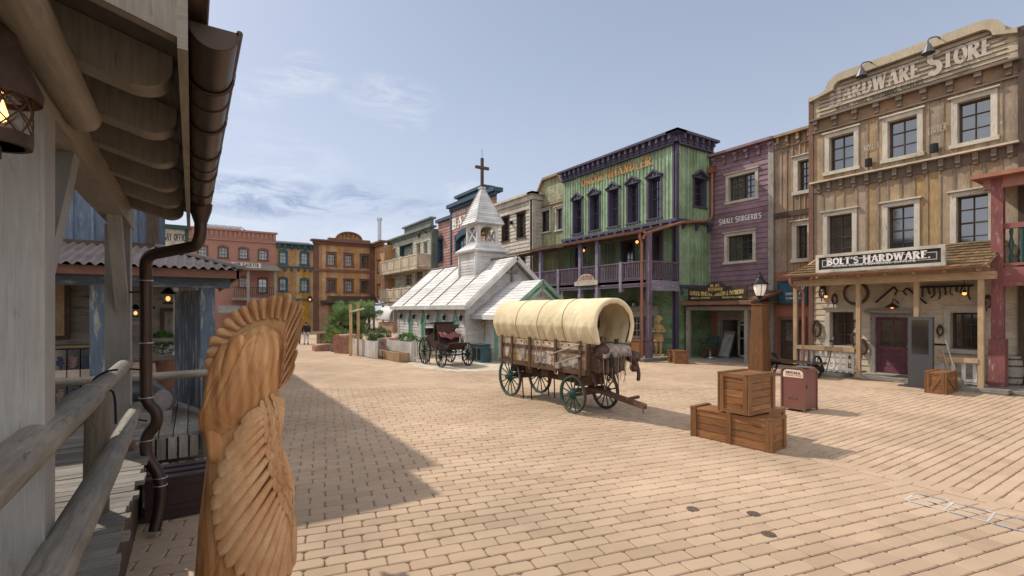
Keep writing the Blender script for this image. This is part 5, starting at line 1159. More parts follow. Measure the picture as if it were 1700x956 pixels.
for a in (d,): m.box((a[0]-.2,.01,0),(a[0],.06,a[3]),F); m.box((a[0]-.2,.01,a[3]),(d2[1]+.15,.06,a[3]+.2),F); m.box((d2[1],.01,0),(d2[1]+.15,.06,a[3]),F)
m.build('door_casing',M['darkwood'],lb)
b=wy(LY,314,322,507,545); m=MB(); m.box((b[0]-.2,.02,b[2]-.15),(b[1]+.3,.07,b[3]+.15),F); nb_=m.build('notice_frame',M['darkwood'],lb); m=MB(); m.box((b[0],.07,b[2]),(b[1]+.2,.08,b[3]),F); m.build('notice_board',M['newwood'],nb_)
m=MB(); m.quad((-9,30.8,4.05),(1.4,30.8,4.05),(1.4,LY,4.7),(-9,LY,4.7)); m.box((-9,30.8,3.85),(1.4,30.95,4.05)); m.build('porch_roof',M['greywood'],lb)
for px in (292,330): 
    u=PY(px,500,31)[0]; m=MB(); m.box((u-.11,30.9,0),(u+.11,31.1,3.9)); m.build('porch_post',M['greywood'],lb)
# ================================================================== LEFT: blue house with corrugated porch
bl=thing('blue_house','blue board house with rusty corrugated porch roof and flaking blue posts','house',(-2,12,0))
WY=12.3; F=FY(WY); bx=-.66; zb0=PY(150,399,WY)[1]
m=MB(); bt=MB(); planks(m,F,-8,bx,zb0,7.45,.3,[],(.05,.03,bt)); planks(m,FXL(bx),WY,17.4,3.3,7.45,.3,[],(.05,.03,bt)); wo_=m.build('wall',M['blueslat'],bl); bt.build('batten',M['blueslat'],wo_)
m=MB(); m.box((-8.2,WY-.2,7.45),(bx+.04,17.5,7.62)); m.box((bx-.1,WY-.06,zb0),(bx+.1,WY+.1,7.45)); m.box((-8,WY-.05,zb0-.12),(bx+.08,WY+.02,zb0)); m.build('roof',M['darkwood'],bl)
m=MB(); lx=PY(203,500,WY+1.4)[0]; clap(m,FY(WY+1.4),-8,lx,.5,3.6,.24,lap=.03); m.build('lower_wall',M['greywood'],bl)
# corrugated roof: eave towards the camera, hip on the street side
ex=PY(404,443,9.9)[0]; ez=PY(320,444,9.9)[1]; tzr=PY(262,411,12.2)[1]; hx_=PY(262,411,12.2)[0]; ty=12.25
m=MB(); amp=.024; wv_=.135
def cor(i,j,nx):
    x=-8+(ex+8)*i; xt=min(x,hx_+ (x-hx_)*0) if x>hx_ else x
    tmax=1 if x<=hx_ else max(0.0,(ex-x)/(ex-hx_)); t=j*tmax
    return Vector((x,9.9+(ty-9.9)*t,ez+(tzr-ez)*t+amp*math.sin(2*PI*x/wv_)))
m.grid(lambda u,v:cor(u,v,0),520,3)
# street-side slope of the hip
def cor2(u,v):
    y=9.9+(17-9.9)*u; tm=1 if y>=ty else (y-9.9)/(ty-9.9); t=v*tm
    return Vector((ex+(hx_-ex)*t,y,ez+(tzr-ez)*t+amp*math.sin(2*PI*y/wv_)))
m.grid(cor2,420,3); rf=m.build('porch_roof',M['corr'],bl,smooth=True)
m=MB(); m.obox((ex,9.9,ez+.03),(hx_,ty,tzr+.05),.12,.05); m.build('hip_cap',M['corr'],rf)
m=MB(); m.box((-8,9.98,ez-.16),(ex-.06,10.03,ez-.02)); m.box((ex-.1,9.98,ez-.16),(ex-.05,17,ez-.02)); m.build('fascia',M['rust'],rf)
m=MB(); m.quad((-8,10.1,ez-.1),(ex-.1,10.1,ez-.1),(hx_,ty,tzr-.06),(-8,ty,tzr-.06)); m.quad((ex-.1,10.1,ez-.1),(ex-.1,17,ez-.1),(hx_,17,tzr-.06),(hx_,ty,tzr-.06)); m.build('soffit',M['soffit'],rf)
zbm1=PY(300,456,10.4)[1]; zbm0=PY(300,477,10.4)[1]; xp=PY(345,500,10.4)[0]
m=MB(); m.box((-8,10.3,zbm0),(xp+.35,10.5,zbm1)); m.box((xp-.1,10.5,zbm0),(xp+.1,16.6,zbm1)); m.build('porch_beam',M['bluepost'],bl,bevel=.015)
m=MB()
for px in (322,): u=PY(px,500,10.2)[0]; m.box((u-.08,10.15,zbm1-.06),(u+.08,10.5,zbm1+.13))
m.build('beam_block',M['bluepost'],bl)
for px in (165,345):
    u=PY(px,500,10.4)[0]; m=MB(); m.box((u-.11,10.3,.5),(u+.11,10.5,zbm0)); m.build('post',M['bluepost'],bl,bevel=.015)
m=MB()
pa,pb_=Vector((xp-.02,10.55,0)),Vector((xp-.52,12.1,0))
for i in range(9):
    a,b=pa.lerp(pb_,i/9+.004),pa.lerp(pb_,(i+1)/9-.004); m.obox((*a.xy,(.55+zbm0)/2),(*b.xy,(.55+zbm0)/2),.03,zbm0-.6)
m.build('side_boarding',M['bluepost'],bl)
m=MB()
for z in (PY(280,564,12.6)[1],PY(280,595,12.6)[1]): m.tube([(-1.0,12.6,z),(xp-.1,12.6,z)],.045,7)
m.build('porch_rail',M['greywood'],bl)
m=MB()
for i in range(46): x=-8+i*.185; m.box((x,9.2,.44),(x+.17,17,.5)) if x<xp else None
m.box((-8,9.25,.2),(xp+.1,16.9,.44)); dko=m.build('porch_deck',M['deck'],bl)
m=MB()
for i in range(60): x=-8+i*.14; m.box((x,9.16,.12),(x+.11,9.2,.44)) if x<xp else None
m.build('skirting',M['deck'],dko)
# tall building behind it
tbk=thing('corner_house','tall plain board house beyond the blue house on the left of the street','house',(-5,23,0))
m=MB(); planks(m,FXL(-2.6),17.6,31.5,0,12.5,.3); planks(m,FY(17.6),-9,-2.6,0,12.5,.3); m.build('wall',M['narrow'],tbk); m=MB(); m.box((-9,17.5,12.5),(-2.4,31.6,12.8)); m.build('roof',M['darkwood'],tbk)

# solid bodies behind the fronts: side walls, backs and flat roofs
def body(par,x0,x1,y0,y1,h,mat):
    m=MB(); m.box((x0,y0,0),(x1,y1,h),skip='z-'); m.build('rear_body',M[mat],par)
body(hw,HX+.5,29,4.0,10.0,9.9,'narrow'); body(nb,NX+.5,30,9.7,12.45,10.4,'narrow'); body(pb,NX+1.4,30,12.6,15.7,10.5,'purple'); body(gr,GX+.6,30,16.3,24.8,10.6,'greenclap'); body(ag,AX+.5,30,25.0,27.6,9.0,'palegreen'); body(cb,CX+1.2,30,27.5,32.9,10.1,'cream'); body(bk,KX+.8,30,33.2,44.9,10.5,'bankred'); body(hb,YX+.9,30,45.2,57.8,10.6,'greige')
body(bb,xa[3]+.1,xa[4]-.1,EY+5.1,EY+9,9.5,'brown'); body(yb,xa[2]+.1,xa[3]-.1,EY+.8,EY+9,9.3,'ochre'); body(gz_,xa[1]-1.0,xa[2]-.1,EY+.6,EY+5.4,10.3,'brickpink'); body(tb,xa[0]-5.8,xa[1]-1.3,EY+.6,EY+8,10.0,'cream'); body(rb,HX+.9,29,-3,3.7,7.1,'reddark'); body(tbk,-9,-2.8,17.8,31.3,12.4,'narrow'); body(lb,-9,.7,LY+.5,LY+6,4.4,'greywood')
# ================================================================== CHAPEL
ch=thing('chapel','small white clapboard chapel with mint lancet windows and an open belfry','chapel',(13.6,25,0))
NXm=13.6; hwid=2.58; ny0,ny1=20.9,30.1; rz=5.1; eo=.5; slope=(rz-2.62)/(2.87)
wl0=NXm-hwid; wr0=NXm+hwid; wz=rz-slope*hwid-.08
FL=FX(wl0)
lw=[]
for px in (682,703.5,728.5,756.5):
    u=-PX(px,540,wl0)[0]; lw.append((u-.2,u+.2,.72,1.9))
m=MB(); clap(m,FL,-ny1,-ny0,0,wz,.17,lw,lap=.024); clap(m,FXL(wr0),ny0,ny1,0,wz,.17,lap=.024)
Ff=FY(ny0); ged=lambda z:(NXm-max(0,(rz-.1-z)/slope) if z>wz else wl0, NXm+max(0,(rz-.1-z)/slope) if z>wz else wr0)
clap(m,Ff,wl0,wr0,0,rz-.1,.17,edge=ged,lap=.024); m.build('wall',M['white'],ch)
trimbox('corner_board',ch,'white',FL,[((-ny0-.16,.01,0),(-ny0+.02,.05,wz)),((-ny1-.01,.01,0),(-ny1+.16,.05,wz))])
for w in lw:      # lancet: mint casing, louvred shutter
    u0,u1,z0,z1=w; uc=(u0+u1)/2; c=MB()
    zt=2.36; 
    for s in (-1,1):
        o0=uc+s*.2; o1=uc+s*.30
        c.prism([(o0,z0),(o1,z0),(o1,z1-.1),(o0,z1)],-.05,.04,FL)
        c.prism([(uc+s*.43,z1-.26),(uc+s*.30,z1-.22),(uc,zt-.14),(uc,zt+.05)],.005,.07,FL)
        c.prism([(uc+s*.19,z1-.06),(uc+s*.29,z1-.18),(uc,zt-.17),(uc,zt-.32)],.004,.045,FL)
    c.box((uc-.33,.004,z0-.07),(uc+.33,.08,z0),FL); wo2=c.build('lancet_window',M['mint'],ch)
    s=MB(); s.prism([(u0,z0),(u1,z0),(u1,z1-.05),(uc,zt-.3),(u0,z1-.05)],-.03,.012,FL)
    for k in range(11): z=z0+.05+k*.085; s.box((u0+.04,.011,z),(u1-.04,.022,z+.05),FL)
    s.build('shutter',M['mintdark'],wo2)
# nave roof with standing battens
def roofq(mb,side,y0,y1,zr,half,sl,rows=11,t=.03,x=NXm,lap=.0):
    for i in range(rows):
        a=i/rows; b=(i+1)/rows
        r=R()
        P=lambda f,y,o: (x+side*half*(1-f), y, zr-sl*half*(1-f)+o)
        mb.quad(P(a,y0,.035),P(a,y1,.035),P(b,y1,.012),P(b,y0,.012),rnd=r,grain=1); mb.quad(P(a,y0,.012),P(a,y1,.012),P(a,y1,.035),P(a,y0,.035),rnd=r*.5,grain=1)
half=2.87; ya,yb=20.35,30.75
m=MB()
for s in (-1,1): roofq(m,s,ya,yb,rz,half,slope,16)
rf=m.build('roof',M['whiteshingle'],ch)
m=MB()
for k in range(6):
    y=ya+.06+(yb-ya-.12)*k/5
    for s in (-1,1): m.obox((NXm+s*half,y,rz-slope*half+.05),(NXm,y,rz+.05),.035,.05)
m.obox((NXm,ya,rz+.06),(NXm,yb,rz+.06),.16,.06); m.build('roof_batten',M['greywood'],rf)
m=MB()
for s in (-1,1):
    x=NXm+s*half; m.box((x-.03,ya,rz-slope*half-.18),(x+.03,yb,rz-slope*half+.01))
    m.quad((x,ya,rz-slope*half-.16),(x,yb,rz-slope*half-.16),(NXm+s*hwid,yb,rz-slope*half-.16),(NXm+s*hwid,ya,rz-slope*half-.16))
    for y in (ya,yb): m.obox((x,y,rz-slope*half-.09),(NXm,y,rz-.09),.06,.22)
m.build('bargeboard',M['white'],rf)
def wcross(par,F,u,z,s,name='cross',mat='greywood'):
    m=MB(); m.box((u-.06*s,.02,z-.45*s),(u+.06*s,.10,z+.4*s),F); m.box((u-.26*s,.021,z+.05*s),(u+.26*s,.095,z+.17*s),F)
    for a,b in ((u-.26*s,z+.11*s),(u+.26*s,z+.11*s),(u,z+.4*s)): m.box((a-.09*s,.022,b-.09*s),(a+.09*s,.09,b+.09*s),F)
    return m.build(name,M[mat],par)
u,z=PY(850,500,ny0)[0],PY(850,455,ny0)[1]; wcross(ch,FY(ny0-.02),NXm,z,1.0)
# porch
PXm=13.45; py0,py1=18.45,20.9; pzr=3.8; ph=2.2; psl=.75; pwh=1.75
FPl=FX(PXm-pwh); m=MB(); pwz=pzr-psl*pwh-.06; clap(m,FPl,-py1,-py0,0,pwz,.2,lap=.024); clap(m,FXL(PXm+pwh),py0,py1,0,pwz,.2,lap=.024)
Fp=FY(py0); ged2=lambda z:(PXm-max(0,(pzr-.08-z)/psl) if z>pwz else PXm-pwh,PXm+max(0,(pzr-.08-z)/psl) if z>pwz else PXm+pwh)
clap(m,Fp,PXm-pwh,PXm+pwh,0,pzr-.08,.2,[(PXm-.6,PXm+.6,0,2.0)],edge=ged2,lap=.024); m.build('porch_wall',M['white'],ch)
m=MB(); m.box((PXm-.58,.0,0),(PXm-.02,.05,2.0),Fp); m.box((PXm+.02,.0,0),(PXm+.58,.05,2.0),Fp); m.build('door',M['mint'],ch)
m=MB(); 
for s in (-1,1): roofq(m,s,18.0,py1-.01,pzr,ph,psl,13,x=PXm)
prf=m.build('porch_roof',M['whiteshingle'],ch)
m=MB()
for s in (-1,1):
    x=PXm+s*ph; m.box((x-.03,18.0,pzr-psl*ph-.17),(x+.03,py1-.02,pzr-psl*ph+.01)); m.quad((x,18.0,pzr-psl*ph-.15),(x,py1-.02,pzr-psl*ph-.15),(PXm+s*pwh,py1-.02,pzr-psl*ph-.15),(PXm+s*pwh,18.0,pzr-psl*ph-.15)); m.build('eave_board',M['white'],prf); m=MB()
for s in (-1,1): m.obox((PXm+s*ph,18.0,pzr-psl*ph-.08),(PXm,18.0,pzr-.06),.06,.15); m.obox((PXm+s*1.1,18.08,2.55),(PXm,18.08,3.4),.05,.16)
m.build('bargeboard',M['mint'],prf)
wcross(ch,FY(py0-.3),PXm,PY(887,478,18.1)[1],.85)
trimbox('pilaster',ch,'mint',FPl,[((-19.35,.015,.1),(-19.02,.05,pwz))])
m=MB(); u=-20.25; z=1.75; m.tube([FPl(u,.05,1.7),FPl(u,.05,.9)],.012,5); m.lathe([(.02,.16),(.1,.1),(.1,.08),(.07,-.1),(.02,-.14)],FPl(u,.12,z),8); m.build('porch_lamp',M['brass'],ch)
# lanterns between the lancets
for px in (669.5,691,714.5,741.5,769.5):
    u=-PX(px,532,wl0)[0]; z=2.02; m=MB(); m.lathe([(.015,.2),(.1,.11),(.085,.1),(.07,-.1),(.03,-.13)],FL(u,.16,z),8); m.box((u-.015,.0,z+.06),(u+.015,.16,z+.1),FL); m.build('wall_lantern',M['iron'],ch)
# steeple
cx,cy=13.52,23.75; w=.92; zb=4.2; zt=5.62
m=MB(); clap(m,FX(cx-w),-cy-w,-cy+w,zb,zt,.16,lap=.02); clap(m,FY(cy-w),cx-w,cx+w,zb,zt,.16,lap=.02); clap(m,FXL(cx+w),cy-w,cy+w,zb,zt,.16,lap=.02); m.box((cx-w+.03,cy+w-.1,zb),(cx+w-.03,cy+w,zt))
for sx in(-1,1):
    for sy in (-1,1): m.box((cx+sx*w-.07,cy+sy*w-.07,zb),(cx+sx*w+.07,cy+sy*w+.07,zt))
stp=m.build('steeple_base',M['white'],ch)
def pyr(mb,cx,cy,z0,r0,z1,r1,rows):
    for i in range(rows):
        a=i/rows; b=(i+1)/rows
        ra,rb=r0+(r1-r0)*a,r0+(r1-r0)*b; za,zb_=z0+(z1-z0)*a,z0+(z1-z0)*b; e=.022
        for k in range(4):
            t=PI/4+k*PI/2; t2=t+PI/2; q=math.sqrt(2)
            A=lambda r,t,z:(cx+r*q*math.cos(t),cy+r*q*math.sin(t),z); rn=R()
            mb.quad(A(ra+e,t,za),A(ra+e,t2,za),A(rb+.004,t2,zb_),A(rb+.004,t,zb_),rnd=rn,grain=1); mb.quad(A(ra,t,za),A(ra,t2,za),A(ra+e,t2,za),A(ra+e,t,za),rnd=rn*.6,grain=1)
m=MB(); pyr(m,cx,cy,zt,w+.2,6.02,.66,4); m.box((cx-w-.2,cy-w-.2,zt-.06),(cx+w+.2,cy+w+.2,zt)); m.build('steeple_skirt',M['whiteshingle'],ch)
# belfry: four arched faces on posts, two with X bracing
b0,b1=6.02,7.12; r=.64
m=MB()
for k in range(4):
    rot=Matrix.Rotation(k*PI/2,3,'Z'); Fk=lambda u,o,z,rot=rot:(lambda p:(cx+p.x,cy+p.y,z))(rot@Vector((u,-r-o,0)))
    m.box((-r-.001*k,-.12,b0),(-r+.17,.02+.001*k,b1),Fk); m.box((r-.17,-.12,b0),(r+.001*k,.02+.001*k,b1),Fk)
    ar=[(.47*math.cos(PI*i/12),6.62+.36*math.sin(PI*i/12)) for i in range(13)]
    for i in range(12):
        p,q=ar[i],ar[i+1]; m.prism([p,(p[0],b1-.01),(q[0],b1-.01),q],-.06,.012,Fk)
    m.box((-.47,-.06,b0),(.47,.012,b0+.12),Fk)
    if k in (1,3):
        m.obox(Fk(-.45,-.03,b0+.12),Fk(.42,-.03,b1-.25),.06,.09,up=Fk(0,1,0) if 0 else (0,0,1)); m.obox(Fk(.45,-.045,b0+.12),Fk(-.42,-.045,b1-.25),.06,.09)
    else:
        m.obox(Fk(.0,-.3,b0+.1),Fk(.3,-.3,b0+.6),.05,.06); m.obox(Fk(.45,-.3,b0+.1),Fk(.25,-.3,b0+.6),.05,.06)
m.build('belfry',M['white'],ch)
m=MB(); m.lathe([(.02,.02),(.12,0),(.2,-.1),(.22,-.3),(.29,-.45),(.27,-.45),(.2,-.3)],(cx,cy,b1-.12),14); m.build('bell',M['brass'],ch,smooth=True)
m=MB(); pyr(m,cx,cy,b1,.87,9.15,.07,15); m.box((cx-.85,cy-.85,b1-.05),(cx+.85,cy+.85,b1+.001)); m.build('spire',M['whiteshingle'],ch)
m=MB()
for k in range(4):
    t=PI/4+k*PI/2; m.obox((cx+.89*1.414*math.cos(t),cy+.89*1.414*math.sin(t),b1+.02),(cx+.075*1.414*math.cos(t),cy+.075*1.414*math.sin(t),9.17),.07,.05)
m.box((cx-.16,cy-.16,9.14),(cx+.16,cy+.16,9.22)); m.build('hip_board',M['white'],ch)
m=MB(); m.box((cx-.075,cy-.06,9.2),(cx+.075,cy+.06,10.85)); m.box((cx-.11,cy-.09,9.2),(cx+.11,cy+.09,9.3)); m.box((cx-.42,cy-.061,10.24),(cx+.42,cy+.061,10.39)); m.build('spire_cross',M['darkwood'],ch,bevel=.01)
m=MB(); m.tube([(cx,cy,10.8),(cx,cy,11.35)],.012,5); m.build('lightning_rod',M['iron'],ch)
# ================================================================== NEAR PORCH ON THE LEFT
np_=thing('timber_porch','taupe timber porch with rounded rafter ends and a copper gutter close on the left','porch',(-1,4,0))
BXP=-.66; DZ=.85
def post_(x,y,w,z0,z1,name='post'):
    m=MB(); m.box((x-w/2,y-w/2,z0),(x+w/2,y+w/2,z1)); po=m.build(name,M['postpaint'],np_,bevel=.022); return po
p1=post_(-.66,3.14,.2,DZ,3.34); p2=post_(-.68,6.98,.22,DZ,3.34)
m=MB(); m.box((-.79,3.01,DZ),(-.53,3.27,DZ+.07)); m.build('post_foot',M['rust'],p1); m=MB(); m.box((-.82,6.84,DZ),(-.54,7.12,DZ+.06)); m.build('post_foot',M['rust'],p2)
m=MB(); m.box((BXP-.1,.6,3.34),(BXP+.1,7.25,3.56)); m.build('beam',M['porch'],np_,bevel=.018)
def brace(ya,za,yb,zb,w=.13):
    m=MB(); n=8; mid=((ya+yb)/2+(.10 if yb<ya else -.10)*-1,(za+zb)/2+.06)
    pts=[]
    for i in range(n+1):
        t=i/n; pts.append(((1-t)**2*ya+2*t*(1-t)*mid[0]+t*t*yb,(1-t)**2*za+2*t*(1-t)*mid[1]+t*t*zb))
    up=[];dn=[]
    for i,(y,z) in enumerate(pts):
        a=pts[max(i-1,0)];b=pts[min(i+1,n)]; dy,dz=b[0]-a[0],b[1]-a[1]; l=math.hypot(dy,dz); up.append((y-dz/l*w/2,z+dy/l*w/2)); dn.append((y+dz/l*w/2,z-dy/l*w/2))
    m.prism(up+dn[::-1],-.055,.055,lambda u,o,z:(BXP+.02+o,u,z)); return m.build('brace',M['postpaint'],np_,bevel=.01)
brace(3.2,2.48,4.0,3.40); brace(6.92,2.42,6.2,3.40)
m=MB(); m.tube([(-.50,.4,3.47),(-.50,1.8,3.47),(-.50,3.55,3.46)],[.082,.083,.08],16); m.build('log_purlin',M['porch'],np_,angle=50,bevel=.015)
SLP=.30; TIPX=-.075
for y in (2.9,3.62,4.35,5.2,6.02,6.82):
    m=MB(); h=.21; zt=3.60
    pts=[(-3.2,zt+SLP*(3.2+TIPX)),(-3.2,zt+SLP*(3.2+TIPX)-h),(TIPX-.16,zt+SLP*.16-h)]+[(TIPX-.16+.16*math.sin(PI/2*i/7)**1.0,zt+SLP*.16*(1-i/7)-h+.15*(1-math.cos(PI/2*i/7))) for i in range(1,8)]+[(TIPX,zt)]
    m.prism(pts,-.075,.075,lambda u,o,z,y=y:(u,y+o,z)); m.build('rafter',M['porch'],np_,bevel=.01)
m=MB()
zr=lambda x:3.605+SLP*(TIPX-x)
xs=[-3.2+i*.42 for i in range(8)]; xs[-1]=-.02
for a,b in zip(xs[:-1],xs[1:]): m.quad((a+.004,2.44,zr(a)),(a+.004,7.2,zr(a)),(b-.004,7.2,zr(b)),(b-.004,2.44,zr(b)),grain=2 if 0 else 1)
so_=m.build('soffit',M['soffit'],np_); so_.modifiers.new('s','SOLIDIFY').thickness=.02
m=MB(); m.quad((-3.3,2.2,zr(-3.3)+.05),(.06,2.2,zr(.06)+.05),(.06,7.28,zr(.06)+.05),(-3.3,7.28,zr(-3.3)+.05)); ro=m.build('roof',M['darkwood'],np_); ro.modifiers.new('s','SOLIDIFY').thickness=.022
m=MB(); m.prism([(-3.2,zr(-3.2)-.16),(-.045,zr(-.045)-.17),(-.045,zr(-.045)+.03),(-3.2,zr(-3.2)+.03)],-.03,.03,lambda u,o,z:(u,2.26+o,z)); m.build('bargeboard',M['porch'],np_,bevel=.006)
m=MB(); m.box((-.045,2.23,3.385),(-.012,7.22,3.585)); m.build('fascia',M['porch'],np_,bevel=.005)
# half-round gutter with brackets and end cap
gx,gz0,gr=.08,3.565,.09; ga_,gb_=2.36,6.25
m=MB(); n=14
def gprof(r): return [(gx+r*math.cos(PI+PI*i/n),gz0+r*1.0*math.sin(PI+PI*i/n)) for i in range(n+1)]
po_,pi_=gprof(gr),gprof(gr-.008)
m.grid(lambda u,v:(gx+gr*math.cos(PI+PI*v),ga_+(gb_-ga_)*u,gz0+gr*math.sin(PI+PI*v)),8,16,rnd=.5); m.grid(lambda u,v:(gx+(gr-.008)*math.cos(PI+PI*v),ga_+(gb_-ga_)*u,gz0+(gr-.008)*math.sin(PI+PI*v)),8,16,rnd=.3)
for y,rv in ((ga_,1),(gb_,0)):
    m.add([(a[0],y,a[1]) for a in po_],None,.4)
    m.tube([(a[0],y,a[1]) for a in po_],.005,5,rnd=.4)
m.tube([(gx+gr,ga_,gz0),(gx+gr,gb_,gz0)],.013,8,rnd=.4); gt_=m.build('gutter',M['copper'],np_,angle=40)
for y in (2.85,3.5,4.15,4.85,5.55):
    m=MB(); m.tube([(gx+(gr+.007)*math.cos(PI+PI*i/14),y,gz0+(gr+.007)*math.sin(PI+PI*i/14)) for i in range(15)]+[(gx+gr+.012,y,gz0+.03)],.008,6,rnd=.5); m.build('gutter_bracket',M['copper'],gt_)
for y in (3.1,4.5):
    m=MB(); m.tube([(gx+(gr+.003)*math.cos(PI+PI*i/14),y+.02,gz0+(gr+.003)*math.sin(PI+PI*i/14)) for i in range(15)],.004,5,rnd=.3); m.build('gutter_joint',M['copper'],gt_)
dpx,dpy=-.41,6.58
pp=roundcorner([(gx,6.12,3.52),(gx,6.12,3.20),(gx-.03,6.14,3.08),(dpx,6.5,2.98),(dpx,dpy,2.75),(dpx,dpy,1.42),(dpx+.10,dpy-.05,1.30),(dpx+.10,dpy-.05,1.18),(dpx,dpy,1.05),(dpx,dpy,.82),(dpx+.13,dpy-.08,.62),(dpx+.13,dpy-.1,.30),(dpx+.08,dpy-.16,.06)],.12,6)
m=MB(); m.tube(pp,.058,14,rnd=.5); m.lathe([(.11,0),(.10,-.07),(.06,-.2)],(gx,6.12,3.52),14,rnd=.5); dp=m.build('downpipe',M['copper'],np_,angle=45)
m=MB()
for z,x,y in ((2.72,dpx,dpy),(2.05,dpx,dpy),(1.46,dpx,dpy),(1.0,dpx,dpy),(.60,dpx+.13,dpy-.08),(.52,dpx+.13,dpy-.09)): m.tube([(x+.062*math.cos(2*PI*i/14),y+.062*math.sin(2*PI*i/14),z) for i in range(14)],.007,5,closed=True,rnd=.9)
m.build('pipe_collar',M['steel'],dp)
m=MB()
for z in (2.6,1.75,1.2): m.tube([(dpx,dpy+.05,z),(-.62,6.95,z)],.01,6)
m.build('pipe_bracket',M['iron'],dp)
# deck
m=MB(); y=.9
while y<7.9:
    w=U(.12,.15); m.box((-3.2,y,DZ-.04),(-.40+U(-.035,.045),y+w-.012,DZ+U(-.004,.004))); y+=w
dk=m.build('deck',M['deck'],np_,bevel=.006)
m=MB(); m.box((-3.2,.9,DZ-.22),(-.47,7.85,DZ-.042)); m.box((-.52,.9,.0),(-.5,7.85,DZ-.22)); m.box((-3.2,7.83,0),(-.5,7.86,DZ-.1)); m.build('deck_frame',M['darkwood'],dk)
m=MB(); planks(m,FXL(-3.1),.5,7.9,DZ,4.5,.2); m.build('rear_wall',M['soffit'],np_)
# pole railing
rl=thing('pole_railing','peeled grey pole railing of the near porch, two rails on round posts','railing',(-.55,4.5,DZ))
def pole(pts,rs,name,mat='rail',n=14):
    m=MB(); sm=smooth_path(pts,6); k=len(sm)
    rr=[]
    for i in range(k):
        t=i/(k-1)*(len(rs)-1); a=int(min(t,len(rs)-2)); rr.append((rs[a]+(rs[a+1]-rs[a])*(t-a))*(1+.05*mnoise.noise(sm[i]*3)))
    rr[-1]*=.82
    m.tube(sm,rr,n); return m.build(name,M[mat],rl,angle=60)
pole([(-.60,1.2,1.80),(-.60,2.6,1.79),(-.585,3.9,1.815),(-.60,4.62,1.79)],[.085,.088,.086,.08],'upper_rail')
pole([(-.59,4.45,1.83),(-.60,5.2,1.80),(-.595,6.3,1.82),(-.60,6.98,1.81)],[.062,.066,.064,.055],'upper_rail')
pole([(-.50,1.4,1.27),(-.50,2.9,1.29),(-.49,4.6,1.32),(-.505,6.0,1.33),(-.50,6.86,1.335)],[.085,.088,.078,.066,.055],'lower_rail')
pole([(-.61,4.86,DZ),(-.605,4.87,1.3),(-.60,4.86,1.80)],[.082,.08,.076],'rail_post',mat='postwood')
m=MB(); m.tube(smooth_path([(-.52,5.28,1.9),(-.60,5.3,1.885),(-.68,5.3,1.82),(-.67,5.28,1.72),(-.55,5.25,1.72),(-.53,5.25,1.45)],5),.009,6); m.build('cable',M['iron'],rl)
# porch lantern
ln=thing('porch_lantern','rusty porch lantern with glowing flame and wire cage hung beside the near post','lantern',(-.585,2.46,3.0))
c=(-.585,2.46,0); q_=.84; LZ=lambda z:2.985+(z-2.955)*1.0
def Ll(pr,n=20): return [(r*q_,LZ(z)) for r,z in pr]
m=MB(); m.lathe(Ll([(.03,3.47),(.05,3.44),(.055,3.40),(.10,3.27),(.155,3.155),(.15,3.125),(.12,3.15)]),c,20); m.tube([(c[0],c[1],LZ(3.46)),(c[0],c[1],3.6)],.008,6); m.build('hood',M['rustiron'],ln,angle=50)
m=MB(); m.lathe(Ll([(.118,2.955),(.122,2.975),(.122,3.0),(.095,3.01),(.095,2.955)]),c,20); m.build('base_ring',M['rustiron'],ln,angle=50)
m=MB()
for k in range(9):
    a=2*PI*k/9
    for s in (1,-1): m.tube([(c[0]+.118*q_*math.cos(a+s*t*1.25),c[1]+.118*q_*math.sin(a+s*t*1.25),LZ(2.99+.15*t)) for t in [i/6 for i in range(7)]],.003,5)
m.build('cage',M['rustiron'],ln)
t=NT('lantern_glass'); gl=t.n('ShaderNodeBsdfGlass'); gl.inputs['IOR'].default_value=1.05; gl.inputs['Roughness'].default_value=.08; tr=t.n('ShaderNodeBsdfTransparent'); mx=t.n('ShaderNodeMixShader'); mx.inputs[0].default_value=.35; t.l(tr.outputs[0],mx.inputs[1]); t.l(gl.outputs[0],mx.inputs[2]); t.l(mx.outputs[0],t.out.inputs[0]); M['lglass']=t.m
m=MB(); m.lathe(Ll([(.088,2.99),(.09,3.05),(.085,3.13)]),c,20); g_=m.build('glass',M['lglass'],ln,smooth=True)
m=MB(); m.lathe([(.001,LZ(3.04)),(.012,LZ(3.05)),(.015,LZ(3.07)),(.008,LZ(3.095)),(.001,LZ(3.12))],(c[0]+.02,c[1],0),10); m.build('flame',M['flame'],ln,smooth=True)
m=MB(); m.lathe(Ll([(.04,2.995),(.04,3.015),(.02,3.02)]),c,12); m.build('burner',M['brass'],ln)
m=MB(); m.box((c[0]-.016,c[1]-.01,2.94),(c[0]+.016,c[1]+.01,3.03)); m.build('fixing_strap',M['rustiron'],ln)
# dark chest under the downpipe, kerb stones
chs=thing('storage_chest','dark maroon chest with ridged lid on the paving behind the downpipe','chest',(0,7.2,0))
m=MB(); m.box((-.44,6.84,.02),(.42,7.5,.40)); m.build('body',M['chestbrown'],chs,bevel=.01)
m=MB(); m.box((-.46,6.81,.40),(.44,7.53,.46))
for k in range(3): m.box((-.46,6.84+k*.23,.46),(.44,6.98+k*.23,.49))
m.build('lid',M['chestbrown'],chs,bevel=.006)
m=MB(); m.box((-.44,6.815,.12),(.42,6.84,.17)); m.build('batten',M['chestbrown'],chs)
for i in range(9):
    x=-.45+i*.11+U(-.02,.02); m=MB(); m.ell((x,8.93+U(-.05,.05),.05),(U(.06,.085),U(.06,.09),U(.055,.08)),9,6,jit=.35); props(m.build('cobble_stone',M['cobble'],smooth=True),'rounded grey cobble in the stone row under the blue porch skirting','stone','cobbles along the porch skirting')
